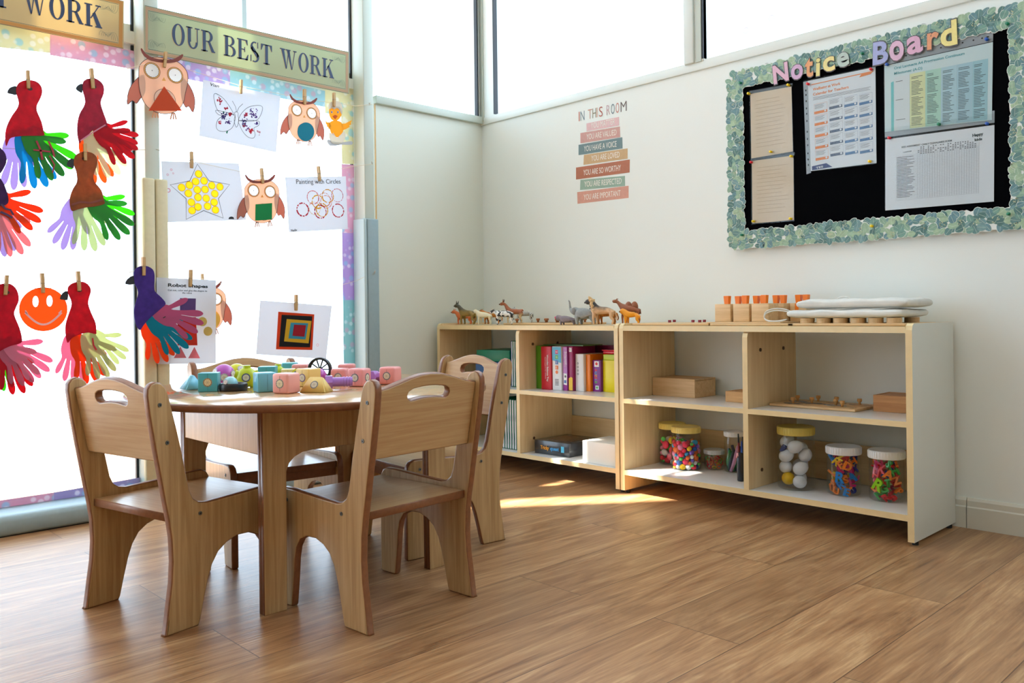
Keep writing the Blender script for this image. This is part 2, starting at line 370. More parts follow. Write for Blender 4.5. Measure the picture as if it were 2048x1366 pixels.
# window 1..: left glass wall, bay by bay (frame > glass_pane, gasket)
def bay(name, y0, y1, z0, z1, fr=0.03, gask_hi=True, split=None):
    f = M(); d = 0.04
    for (cy, cz, sy, sz) in (((y0+y1)/2, z0+fr/2, y1-y0, fr), ((y0+y1)/2, z1-fr/2, y1-y0, fr), (y0+fr/4, (z0+z1)/2, fr/2, z1-z0-2*fr), (y1-fr/8, (z0+z1)/2, fr/4, z1-z0-2*fr)):
        f.box((-0.035, cy, cz), (d, sy, sz), m_alu)
    if split: f.box((-0.03, split, (z0+z1)/2), (0.03, 0.018, z1-z0-2*fr), mat('mullion_blue_grey', (188, 204, 206), 0.4))
    o = S(f, name)
    M().box((-0.036, (y0+y1)/2, (z0+z1)/2), (0.006, y1-y0-0.004, z1-z0-0.004), m_glass).obj('glass_pane', o)
    g = M().box((-0.012, y1-0.004, (z0+z1)/2), (0.012, 0.008, z1-z0-0.01), m_gask)
    g.obj('gasket', o)
ys = [-1.583, -2.533, -3.483, -4.433]
bay('window_1', -1.583, -0.734, 0.0, 1.62)
bay('window_2', -1.583, -0.734, 1.66, CEIL, split=-1.213)
wn = 3
for a, b_ in ((-2.533, -1.633), (-3.483, -2.583), (-4.433, -3.533), (-5.5, -4.483)):
    bay('window_%d' % wn, a, b_, 0.0, 1.62); bay('window_%d' % (wn+1), a, b_, 1.66, CEIL); wn += 2
S(M().box((-0.02, -3.1, 1.64), (0.05, 4.8, 0.042), m_alu), 'trim_9')
# high window over the white panel
f = M().box((-0.035, -0.32, CEIL-0.02), (0.04, 0.6, 0.04), m_alu).box((-0.04, -0.655, 2.25), (0.05, 0.062, 1.3), m_alu2)
o = S(f, 'window_%d' % wn); M().box((-0.036, -0.33, 2.25), (0.006, 0.62, 1.29), m_glass).obj('glass_pane', o)
M().box((0.0, -0.032, 2.255), (0.02, 0.008, 1.29), m_gask).obj('gasket', o); wn += 1
# high windows of the back wall
for (x0, x1) in ((0.104, 1.176), (1.262, 2.36), (2.446, 3.54), (3.626, 4.6)):
    f = M().box((x0+(x1-x0)/2, 0.04, CEIL-0.02), (x1-x0, 0.05, 0.04), m_alu)
    if x1 < 4.5:
        f.box((x1+0.043, 0.035, 2.25), (0.086, 0.09, 1.3), m_alu, bev=0.002).box((x1+0.025, -0.014, 2.25), (0.042, 0.012, 1.3), m_alu, bev=0.002).box((x1+0.066, -0.008, 2.25), (0.022, 0.01, 1.3), m_alu2)
    o = S(f, 'window_%d' % wn); M().box(((x0+x1)/2, 0.045, 2.25), (x1-x0, 0.006, 1.29), m_glass).obj('glass_pane', o)
    M().box((x0-0.004, 0.0, 2.254), (0.008, 0.022, 1.29), m_gask).obj('gasket', o); wn += 1
# added unseen sun blocker above the glass wall, two gaps shaped as floor streaks
ez = 3.06; hx = ez/math.tan(SUN_EL)*math.cos(SUN_AZ); hy = ez/math.tan(SUN_EL)*math.sin(SUN_AZ)
def up(p): return (p[0]-hx, p[1]-hy)
dx, dy = math.cos(SUN_AZ), math.sin(SUN_AZ)
g1 = [up(p) for p in ((0.55, -1.115), (1.34, -0.06), (1.43, -0.12), (0.64, -1.175))]
g2 = [up(p) for p in ((0.765, -0.56), (0.87, -0.525), (1.16, -0.13), (0.91, -0.15), (0.72, -0.37), (0.70, -0.48))]
e = M().poly([[(-1.75, -8.5), (RX1, -8.5), (RX1, 0.2), (-1.75, 0.2)], g1, g2], 0.04, mat('sun_blocker_white', (235, 235, 232), 0.7), T=TR(0, 0, ez))
S(e, 'trim_10')
# ceiling light fittings
for k, (lx, ly) in enumerate(LAMPS):
    t = thing('ceiling_light', 'slim white ceiling light behind the viewer' if ly < -3 else 'slim white ceiling light above the play area', 'light', TR(lx, ly, CEIL), 'ceiling lights')
    M().box((0, 0, -0.02), (1.16, 0.3, 0.04), m_alu, bev=0.004).obj('housing', t)

# foam pads
m_pad = mat('blue_grey_foam', (150, 172, 178), 0.45, 0.4, noise=0.03, nscale=60)
m_padc = mat('cream_foam', (214, 203, 166), 0.5, 0.4, noise=0.03, nscale=60)
t = thing('floor_bumper', 'pale blue-grey foam bumper along the foot of the glass wall', 'bumper', TR(0, -3.0, 0))
pr = [(0, 0.004), (0.13, 0.004), (0.134, 0.01), (0.134, 0.045), (0.126, 0.058), (0.112, 0.063), (0, 0.066)]
for (a, b_) in ((-2.4, 2.95-0.63), ):
    V = [(p[0], a, p[1]) for p in pr]+[(p[0], b_, p[1]) for p in pr]; n = len(pr)
    q = M().add(V, [[k, (k+1) % n, n+(k+1) % n, n+k] for k in range(n)], m_pad, smooth=True).add(V, [list(range(n)), list(range(n, 2*n))[::-1]], m_pad)
    q.add([(0, a, 0), (0.128, a, 0), (0.128, b_, 0), (0, b_, 0), (0, a, 0.006), (0.128, a, 0.006), (0.128, b_, 0.006), (0, b_, 0.006)], [[0, 1, 2, 3], [4, 5, 6, 7], [0, 1, 5, 4], [1, 2, 6, 5], [2, 3, 7, 6], [3, 0, 4, 7]], m_gask)
    q.obj('foam_strip', t)
t = thing('corner_guard', 'tall cream foam guard wrapped around the left window post', 'corner guard', TR(0.0, -1.608, 0.07))
for (yy, w_) in ((-0.022, 0.042), (0.022, 0.042)):
    M().box((0.086+0.012, yy, 0.534), (0.026, w_, 1.066), m_padc, bev=0.006).obj('foam_half', t)
t = thing('corner_guard', 'tall blue-grey foam guard on the window post nearest the corner', 'corner guard', TR(0.0, -0.71, 0.07))
M().box((0.08+0.008, 0.004, 0.497), (0.018, 0.056, 0.99), m_pad, bev=0.005).obj('foam_front', t)
M().box((0.052, -0.032, 0.497), (0.085, 0.014, 0.99), mat('pale_foam', (176, 196, 198), 0.5), bev=0.005).obj('foam_side', t)

# ================================================================== CHILDREN'S TABLE AND CHAIRS
lam1, lam2 = (202, 168, 120), (176, 140, 92)
m_lamV = wood('laminate_upright', lam1, lam2, 'Y', 0.33, 1.0, 0.25, streak=34)
m_lamH = wood('laminate_across', lam1, (186, 145, 98), 'X', 0.33, 1.0, 0.25, streak=34)
m_edge = mat('plywood_edge_brown', (138, 88, 56), 0.3, 0.5, noise=0.12, nscale=90)
m_rim = mat('table_rim_brown', (128, 78, 46), 0.3, 0.5, noise=0.12, nscale=60)
m_screw = mat('screw_steel', (120, 128, 132), 0.3, metal=0.9)
PROF_IN = [(-0.003, 0.0), (0.0, 0.004), (0.008, 0.06), (0.015, 0.105), (0.018, 0.15), (0.016, 0.20), (0.010, 0.24), (0.002, 0.28), (-0.006, 0.325), (-0.018, 0.39), (-0.030, 0.46), (-0.035, 0.50),
    (-0.034, 0.514), (-0.027, 0.524), (-0.016, 0.528), (-0.004, 0.525), (0.006, 0.516), (0.012, 0.502), (0.030, 0.432), (0.042, 0.38), (0.053, 0.325), (0.060, 0.292), (0.068, 0.274), (0.082, 0.264), (0.100, 0.260),
    (0.18, 0.263), (0.27, 0.268), (0.305, 0.268), (0.318, 0.262), (0.326, 0.25), (0.329, 0.23), (0.330, 0.12), (0.330, 0.004), (0.327, 0.0),
    (0.275, 0.0), (0.2715, 0.004), (0.264, 0.06), (0.259, 0.11), (0.252, 0.138), (0.238, 0.158), (0.212, 0.169), (0.180, 0.170), (0.152, 0.161), (0.130, 0.146), (0.114, 0.122), (0.103, 0.092), (0.092, 0.050), (0.082, 0.008), (0.078, 0.0)]
# chair frame: x = forward (rear foot at 0), y = across, z = up.  panel plane: local (s, z)
PX = Matrix(((1, 0, 0, 0), (0, 0, -1, 0), (0, 1, 0, 0), (0, 0, 0, 1)))     # plate x->x, plate y->z, plate z->-y
def make_chair(label):
    t = thing('toddler_chair', label, 'chair', I4, 'four wooden toddler chairs around the table')
    for yy in (-0.152, 0.152):
        p = M().poly(PROF_IN, 0.018, m_lamV, m_edge, bev=0.004)
        pan = p.obj('side_panel', t, Matrix.Translation((0, yy, 0)) @ PX)
        sgn = 1 if yy < 0 else -1
        for (s_, z_) in ((-0.008, 0.480), (0.008, 0.400), (0.084, 0.239), (0.288, 0.241)):
            q = M().cyl((s_, z_, 0.0085*sgn), (s_, z_, 0.0105*sgn), 0.0042, m_screw, n=14).cyl((s_, z_, 0.010*sgn), (s_, z_, 0.0108*sgn), 0.0018, m_gask, n=6)
            q.obj('screw', pan)
    # backrest board: plate x = across, plate y = up along the lean
    a = math.atan(0.2)
    top = [(0.143*math.cos(k/12*PI)*1.0, 0) for k in range(13)]
    out = [(-0.143, -0.084), (0.143, -0.084), (0.143, 0.066), (0.130, 0.067)]
    for k in range(9):
        u = 0.115-0.23*k/8; out.append((u, 0.070+0.024*(math.cos(PI*u/0.23))**1.2 if abs(u) < 0.115 else 0.070))
    out += [(-0.130, 0.067), (-0.143, 0.066)]
    sl = []
    for k in range(9): u = 0.046-0.092*k/8; sl.append((u, 0.071-0.004*(abs(u)/0.046)**2-0.005))
    sl += [(-0.058, 0.056), (-0.061, 0.048), (-0.058, 0.040), (-0.050, 0.0365)]
    for k in range(7): u = -0.040+0.080*k/6; sl.append((u, 0.0375+0.0035*(1-(abs(u)/0.04)**2)))
    sl += [(0.050, 0.0365), (0.058, 0.040), (0.061, 0.048), (0.058, 0.056)]
    BM = Matrix(((0, math.sin(-a), math.cos(a), 0), (1, 0, 0, 0), (0, math.cos(a), math.sin(a), 0), (0, 0, 0, 1)))
    M().poly([out, sl], 0.018, m_lamH, m_edge, bev=0.0035).obj('backrest', t, Matrix.Translation((-0.0005, 0, 0.441)) @ BM)
    # seat board
    st = [(0.02, -0.143), (0.318, -0.143), (0.323, -0.138), (0.323, 0.138), (0.318, 0.143), (0.02, 0.143)]
    M().poly([(y, -x) for x, y in st], 0.018, m_lamH, m_edge, bev=0.002).obj('seat', t, Matrix.Translation((0, 0, 0.239)) @ RZ(PI/2))
    M().box((0.325-0.02, 0, 0.222), (0.016, 0.286, 0.03), m_edge).obj('seat_batten', t)
    return t
def chair_mw(near_rear, fwd_deg, near_sign):
    """near_rear = outer rear foot of one panel; near_sign: side (local y) on which that panel lies"""
    R_ = Matrix.Rotation(math.radians(fwd_deg), 4, 'Z')
    return Matrix.Translation((near_rear[0], near_rear[1], 0)) @ R_ @ Matrix.Translation((0, -near_sign*0.161, 0))
chA = make_chair('wooden toddler chair with its back to us, left of the round table')
index_tree(chA)
mwA = chair_mw((1.283, -2.047), 101.8, -1)
dup(chA, chair_mw((1.579, -1.752), 184.3, 1), 'wooden toddler chair with its back to us, right of the table leg')
dup(chA, chair_mw((0.618, -1.709), -6.0, -1), 'wooden toddler chair facing us between the table and the glass wall')
dup(chA, chair_mw((1.251, -1.053), -95.8, 1), 'wooden toddler chair beyond the table, standing beside the low shelves')
chA.matrix_basis = mwA
# table
TZ = 0.4755
t = thing('round_table', 'low round wooden children\'s table with dark brown rim', 'table', TR(1.095, -1.587, 0))
m_top = wood('table_top_laminate', (206, 170, 124), (188, 148, 102), 'Y', 0.12, 0.8, 0.6, streak=24)
R_ = 0.45
pf = [(0, TZ), (R_-0.004, TZ), (R_-0.001, TZ-0.002), (R_, TZ-0.005), (R_, TZ-0.013), (R_-0.002, TZ-0.016), (R_-0.006, TZ-0.0175), (0, TZ-0.0175)]
top = M().lathe(pf[::-1], m_rim, n=96, mis=[m_lamH, m_rim, m_rim, m_rim, m_rim, m_rim, m_top]); top.obj('table_top', t)
for sx in (1, -1):
    x_ = 0.223*sx-0.0125*sx
    y0, y1 = -0.258, 0.258; H_ = TZ-0.0175
    out = [(y0, 0), (y0+0.055, 0), (y0+0.057, 0.31), (y0+0.064, 0.328), (y0+0.078, 0.341), (y0+0.098, 0.349), (y0+0.12, 0.351), (y1-0.12, 0.351), (y1-0.098, 0.349), (y1-0.078, 0.341), (y1-0.064, 0.328), (y1-0.057, 0.31), (y1-0.055, 0), (y1, 0), (y1, H_), (y0, H_)]
    PL = Matrix(((0, 0, 1, 0), (1, 0, 0, 0), (0, 1, 0, 0), (0, 0, 0, 1)))
    p = M().poly(out, 0.0122, m_lamV, m_edge, bev=0.0015, T=TR(0, 0, 0.0064)).poly(out, 0.0122, m_lamV, m_edge, bev=0.0015, T=TR(0, 0, -0.0064))
    p.obj('leg_panel', t, Matrix.Translation((x_, 0, 0)) @ PL)
for sy in (-1, 1):
    out = [(-0.197, 0.351), (0.197, 0.351), (0.197, H_), (-0.197, H_)]
    M().poly(out, 0.018, m_lamV, m_edge, bev=0.002).obj('apron', t, Matrix.Translation((0, 0.247*sy, 0)) @ PX)
# ================================================================== ART ON THE GLASS WALL
def ell(cx_, cy_, rx, ry, n=36): return [(cx_+rx*math.cos(2*PI*k/n), cy_+ry*math.sin(2*PI*k/n)) for k in range(n)]
def P_(name, c, tr=0.45, rough=0.55, noise=0.0, ns=60, thin=0.1): return mat(name, c, rough, 0.3, trans=tr, noise=noise, nscale=ns, thin=thin)
m_paper = P_('white_paper', (228, 232, 238), 0.36, 0.6, thin=0.03)
m_ink = mat('black_ink', (16, 16, 20), 0.6)
m_peg = wood('peg_wood', (214, 178, 122), (182, 140, 88), 'Y', 0.5, 1.5)
m_wire = mat('peg_spring', (150, 130, 105), 0.35, metal=0.7)
m_line = mat('string', (236, 226, 204), 0.7, trans=0.3)
# strings between the posts (front of post plane)
def string(name, label, side, pts, r=0.0009, group=None):
    W = Wall(side[0], side[1], *pts[0]); t = thing(name, label, 'string', W.mw, group)
    P = []
    for k in range(len(pts)-1):
        a, b_ = W(*pts[k]), W(*pts[k+1]); n = 6
        for j in range(n+(k == len(pts)-2)): f = j/n; P.append((a[0]+(b_[0]-a[0])*f, a[1]+(b_[1]-a[1])*f, 0))
    M().tube(P, r, m_line, n=6).obj('cord', t); return t
SL, SR = ('L', 0.128), ('L', 0.088)
string('hanging_string', 'upper string carrying the two topmost parrots', SL, [(-60, 150), (18, 158), (55, 159), (110, 160), (184, 158), (235, 142), (290, 128)])
string('hanging_string', 'middle string carrying the brown parrot', SL, [(-60, 294), (20, 297), (110, 301), (170, 304), (240, 302), (292, 299)])
string('hanging_string', 'lowest string on the left, carrying the orange smiley face', SL, [(-60, 572), (12, 575), (84, 577), (156, 574), (230, 553), (290, 536)])
string('hanging_string', 'top string of the right bay with butterfly drawing and chick', SR, [(312, 140), (326, 124), (482, 172), (610, 198), (668, 206), (712, 212), (748, 208)])
string('hanging_string', 'middle string of the right bay, holding the star and circles drawings', SR, [(312, 298), (382, 322), (522, 352), (637, 346), (712, 332), (744, 328)])
string('hanging_string', 'bottom string of the right bay with robot sheet and square drawing', SR, [(312, 520), (381, 552), (440, 566), (591, 602), (680, 571), (712, 562), (746, 545)])

def make_peg(label):
    t = thing('clothes_peg', label, 'clothes peg', I4, 'wooden clothes pegs on the window strings')
    for s_ in (1, -1):
        V = [(-0.0055, -0.034, 0.001*s_), (0.0055, -0.034, 0.001*s_), (0.0055, 0.036, 0.003*s_), (-0.0055, 0.036, 0.003*s_), (-0.0055, -0.032, 0.0055*s_), (0.0055, -0.032, 0.0055*s_), (0.0055, 0.0, 0.0078*s_), (-0.0055, 0.0, 0.0078*s_), (0.0055, 0.036, 0.0072*s_), (-0.0055, 0.036, 0.0072*s_)]
        F = [[0, 3, 2, 1], [4, 5, 6, 7], [7, 6, 8, 9], [0, 1, 5, 4], [3, 9, 8, 2], [1, 2, 8, 6, 5], [0, 4, 7, 9, 3]]
        if s_ < 0: F = [f[::-1] for f in F]
        M().add(V, F, m_peg).obj('peg_half', t)
    sp = M().cyl((-0.0068, 0.001, 0.0), (0.0068, 0.001, 0.0), 0.0028, m_wire, n=10)
    sp.tube([(-0.0062, 0.001, 0.0075), (0.0062, 0.001, 0.0082)], 0.0007, m_wire, n=6).tube([(-0.0064, 0.001, 0), (-0.0064, 0.002, 0.008)], 0.0006, m_wire, n=6).tube([(0.0064, 0.001, 0), (0.0064, 0.002, 0.008)], 0.0006, m_wire, n=6)
    sp.obj('spring', t); return t
PEG0 = []
def peg(px, y0, y1, side, label, rot=0.0):
    """peg spanning image rows y0..y1"""
    W = Wall(side[0], side[1]+0.001, px, (y0+y1)/2); h = abs(W(px, y0)[1]-W(px, y1)[1])
    mw = W.mw @ RZ(rot) @ SC(max(0.7, min(1.25, h/0.07)))
    if not PEG0:
        t = make_peg(label); index_tree(t); PEG0.append(t); t.matrix_basis = mw
    else: dup(PEG0[0], mw, label)

def hand(W, wx, wy, deg, L, m, name, root, z, spread=1.0, thumb=1):
    """cut-paper hand print: wrist at (wx, wy), pointing deg below the picture's right, L pixels long"""
    a = math.radians(deg)
    def q(f, s_):
        s_ *= 1.12; return (wx+L*(f*math.cos(a)-s_*math.sin(a)), wy+L*(f*math.sin(a)+s_*math.cos(a)))
    pts = [(0.0, -0.15), (0.12, -0.18)]
    if thumb < 0: order = [(-1.08, .62, .05, .30, -.22), ]
    F = [(-42*thumb if thumb > 0 else 42, 0.42, 0.062, (0.20, -0.17)), (-15, 0.47, 0.066, (0.50, -0.15)), (-4, 0.52, 0.068, (0.52, -0.05)), (8, 0.49, 0.066, (0.50, 0.055)), (22, 0.40, 0.058, (0.44, 0.155))]
    if thumb < 0: F = [(F[i][0], F[i][1], F[i][2], F[i][3]) for i in (0, 1, 2, 3, 4)]
    out = [(-0.12, -0.12), (0.10, -0.19)]
    for k, (ang, ln, w_, base) in enumerate(F):
        if thumb < 0 and k == 0: ang = -42
        an = math.radians(ang*spread); bx, by = base; cx_, cy_ = math.cos(an), math.sin(an); nx_, ny_ = -cy_, cx_
        hb = 0.047
        out += [(bx-nx_*hb, by-ny_*hb), (bx+cx_*ln*0.55-nx_*w_*1.02, by+cy_*ln*0.55-ny_*w_*1.02), (bx+cx_*(ln-w_)-nx_*w_*0.8, by+cy_*(ln-w_)-ny_*w_*0.8), (bx+cx_*ln, by+cy_*ln), (bx+cx_*(ln-w_)+nx_*w_*0.8, by+cy_*(ln-w_)+ny_*w_*0.8), (bx+cx_*ln*0.55+nx_*w_*1.02, by+cy_*ln*0.55+ny_*w_*1.02), (bx+nx_*hb, by+ny_*hb)]
    out += [(0.2, 0.22), (-0.12, 0.12)]
    if thumb < 0: out = [(x, -y) for x, y in out]
    M().poly(smooth_loop([W(*q(x, y)) for x, y in out], 3), 0.0005, m, T=TR(0, 0, z)).obj(name, root)
K1, K2, K3, K4, K7 = ((0, 0), 3.413), ((0, 400), 3.413), ((260, 0), 3.938), ((260, 290), 3.035), ((240, 500), 5.69)
def parrot(label, side, anchor, body, beak, K, bcol, hands, paint=None, eye=None):
    W = Wall(side[0], side[1], *anchor); t = thing('parrot_cutout', label, 'paper parrot', W.mw, 'paper parrots with handprint tails')
    mb = P_('paint_'+str(bcol), bcol, 0.3, 0.35, noise=0.16, ns=55)
    M().poly(smooth_loop(W.tr(body, *K), 3), 0.0008, mb, T=TR(0, 0, 0.0035)).obj('body', t)
    M().poly(smooth_loop(W.tr(beak, *K), 2), 0.0008, mat('black_card', (30, 30, 34), 0.6), T=TR(0, 0, 0.0026)).obj('beak', t)
    if eye:
        b_ = M(); e = W(*eye); b_.disc(e, (0.0075, 0.0055), mat('dark_brown', (60, 20, 24), 0.6), T=TR(0, 0, 0.0040)); b_.obj('eye', t)
    for k, (wx, wy, deg, L, c, *r) in enumerate(hands):
        hand(W, wx, wy, deg, L, P_('card_'+str(c), c, 0.45), 'handprint', t, 0.0004+0.0007*k, *(r or ()))
    if paint:
        d = M()
        for (pts, c, w_) in paint: d.stroke([W(*p) for p in pts], w_, mat('paint_line_'+str(c), c, 0.5), T=TR(0, 0, 0.0046))
        d.obj('paint_marks', t)
    return t
LIL, CYN, GR, LM, RED, OR, CRM, PK = (200, 182, 232), (0, 172, 222), (66, 166, 70), (98, 226, 34), (218, 20, 46), (240, 96, 24), (226, 234, 196), (238, 150, 182)
parrot('bright red parrot at top left with green and lilac handprint tail', SL, (56, 175), [(120, 575), (150, 555), (195, 548), (245, 558), (278, 590), (285, 635), (270, 680), (250, 720), (250, 760), (280, 830), (295, 895), (298, 925), (240, 928), (190, 928), (140, 930), (90, 937), (62, 952), (40, 1000), (32, 930), (45, 860), (80, 790), (115, 740), (125, 700), (112, 650), (108, 610)],
    [(48, 635), (60, 605), (85, 592), (112, 592), (112, 648), (80, 644)], K1, (196, 14, 42), [(32, 276, 98, 100, LIL), (48, 276, 70, 104, CYN), (66, 270, 46, 100, LM), (60, 270, 56, 102, GR)],
    [([(72, 282), (80, 300), (84, 320)], (160, 30, 50), 0.006), ([(96, 283), (104, 300), (108, 314)], (160, 30, 50), 0.006), ([(66, 300), (100, 304)], (160, 30, 50), 0.005), ([(98, 312), (108, 330), (104, 346)], (160, 30, 50), 0.004)], (59, 178))
parrot('dark crimson parrot with a red handprint tail, near the post', SL, (184, 172), [(565, 560), (600, 540), (640, 535), (680, 555), (705, 590), (705, 640), (685, 700), (700, 760), (725, 830), (728, 865), (690, 870), (640, 885), (590, 930), (555, 960), (540, 980), (525, 920), (525, 850), (540, 780), (575, 715), (575, 670), (562, 620)],
    [(515, 608), (530, 583), (562, 574), (560, 632), (540, 628)], K1, (170, 26, 58), [(174, 280, 72, 90, (242, 124, 34)), (182, 268, 60, 96, CRM), (204, 258, 28, 74, RED), (200, 262, 44, 84, (206, 18, 40))], [([(160, 282), (180, 268), (210, 250)], (206, 120, 140), 0.004)], (187, 174))
parrot('brown parrot with a green and lilac handprint tail, on the middle string', SL, (170, 318), [(148, 316), (154, 308), (167, 304), (183, 306), (193, 316), (193, 331), (187, 349), (188, 363), (202, 381), (207, 400), (208, 408), (190, 413), (172, 415), (155, 419), (143, 422), (139, 410), (139, 395), (145, 378), (153, 364), (152, 345), (147, 330)],
    [(133, 330), (137, 320), (147, 318), (147, 336), (140, 335)], ((0, 0), 1), (164, 86, 36), [(152, 408, 112, 92, LIL), (165, 408, 80, 94, (214, 230, 186)), (190, 400, 38, 84, LM), (188, 404, 48, 92, GR)], [([(142, 410), (160, 404), (180, 406), (204, 400)], (120, 48, 24), 0.007)], (168, 318))
parrot('dark purple parrot cut off by the left edge, orange handprint tail', SL, (-10, 300), [(-30, 290), (-14, 286), (0, 296), (10, 308), (12, 325), (4, 342), (-2, 352), (8, 370), (16, 395), (14, 408), (0, 412), (-30, 412)], [(-44, 312), (-38, 300), (-30, 300), (-30, 318)], ((0, 0), 1), (72, 38, 92),
    [(-14, 412, 82, 100, (196, 178, 228)), (-6, 418, 66, 100, (240, 160, 166)), (-6, 396, 34, 96, (238, 84, 22))], [([(2, 408), (10, 418), (20, 420), (26, 430)], (70, 40, 80), 0.006), ([(0, 424), (14, 430), (24, 436)], (70, 40, 80), 0.007)])
parrot('red parrot at lower left edge with pink handprint tail', SL, (14, 590), [(-22, 590), (-14, 575), (2, 568), (20, 568), (33, 580), (37, 600), (30, 618), (28, 630), (38, 655), (43, 675), (41, 686), (20, 692), (0, 702), (-20, 716), (-24, 690), (-20, 655), (-12, 630), (-20, 612)], [(-36, 606), (-30, 594), (-20, 592), (-20, 608)], ((0, 0), 1), (192, 16, 48),
    [(-6, 698, 86, 82, LM), (6, 696, 70, 96, RED), (10, 690, 58, 90, (214, 120, 150)), (20, 688, 40, 92, PK)], None, (13, 585))
parrot('red parrot right of the smiley face, with cream handprint tail', SL, (155, 590), [(460, 600), (480, 575), (520, 560), (570, 560), (605, 585), (618, 620), (605, 670), (600, 710), (620, 770), (650, 840), (655, 900), (650, 915), (600, 905), (550, 915), (490, 940), (460, 975), (445, 920), (445, 850), (465, 780), (485, 720), (480, 680), (462, 640)],
    [(407, 675), (425, 635), (460, 622), (460, 682), (430, 680)], K2, (202, 14, 42), [(143, 680, 92, 84, PK), (156, 682, 70, 88, (240, 84, 16)), (190, 672, 42, 74, (228, 238, 186)), (176, 676, 68, 86, (208, 208, 158))], [([(184, 676), (186, 690), (192, 700)], (190, 20, 40), 0.005)], (158, 581))
parrot('purple parrot hanging over the cream post guard, pink handprint tail', ('L', 0.15), (287, 545), [(160, 230), (200, 195), (260, 180), (320, 190), (370, 225), (388, 280), (388, 340), (385, 440), (400, 480), (470, 545), (515, 610), (470, 660), (400, 720), (320, 790), (260, 860), (225, 910), (185, 870), (160, 780), (155, 680), (175, 590), (200, 500), (190, 440), (165, 390), (155, 320), (152, 270)],
    [(58, 390), (80, 330), (150, 292), (160, 340), (158, 388)], K7, (76, 50, 142), [(296, 648, 68, 82, (244, 88, 18)), (306, 638, 45, 88, (0, 152, 178)), (318, 624, 20, 88, (208, 104, 150))], [([(325, 636), (330, 633)], (30, 30, 30), 0.003)])
for a in ((56, 142, 178, 'wooden peg clipping the bright red parrot at top left', 0.03), (184, 138, 178, 'wooden peg clipping the dark crimson parrot', 0.08), (170, 288, 322, 'wooden peg clipping the brown parrot', 0.02), (12, 551, 591, 'wooden peg clipping the red parrot at the lower left edge', -0.08), (85, 547, 587, 'wooden peg clipping the orange smiley face', 0.04), (157, 543, 583, 'wooden peg clipping the red parrot beside the smiley', 0.05), (-12, 264, 300, 'wooden peg holding the dark purple parrot', 0)):
    peg(a[0], a[1], a[2], ('L', 0.1335), a[3], a[4])
peg(287, 515, 552, ('L', 0.1545), 'wooden peg clipping the purple parrot', 0.0)
# smiley
W = Wall('L', 0.129, 86, 618); t = thing('smiley_face', 'round orange paper smiley face on the lowest left string', 'paper face', W.mw)
M().poly([W.tr(ell(86.4, 618.5, 48.5, 44)), W.tr(ell(71, 603, 6, 11)), W.tr(ell(99, 602, 6, 11))], 0.0008, P_('orange_felt', (246, 126, 30), 0.4)).obj('face_disc', t)
sm = [(50+73*f, 625+24*math.sin(PI*f)) for f in [k/20 for k in range(21)]]
M().stroke(W.tr(sm), 0.006, m_paper, T=TR(0, 0, 0.0008)).stroke(W.tr([(50, 621), (55, 628)]), 0.004, m_paper, T=TR(0, 0, 0.0008)).stroke(W.tr([(117, 627), (123, 621)]), 0.004, m_paper, T=TR(0, 0, 0.0008)).obj('smile', t)

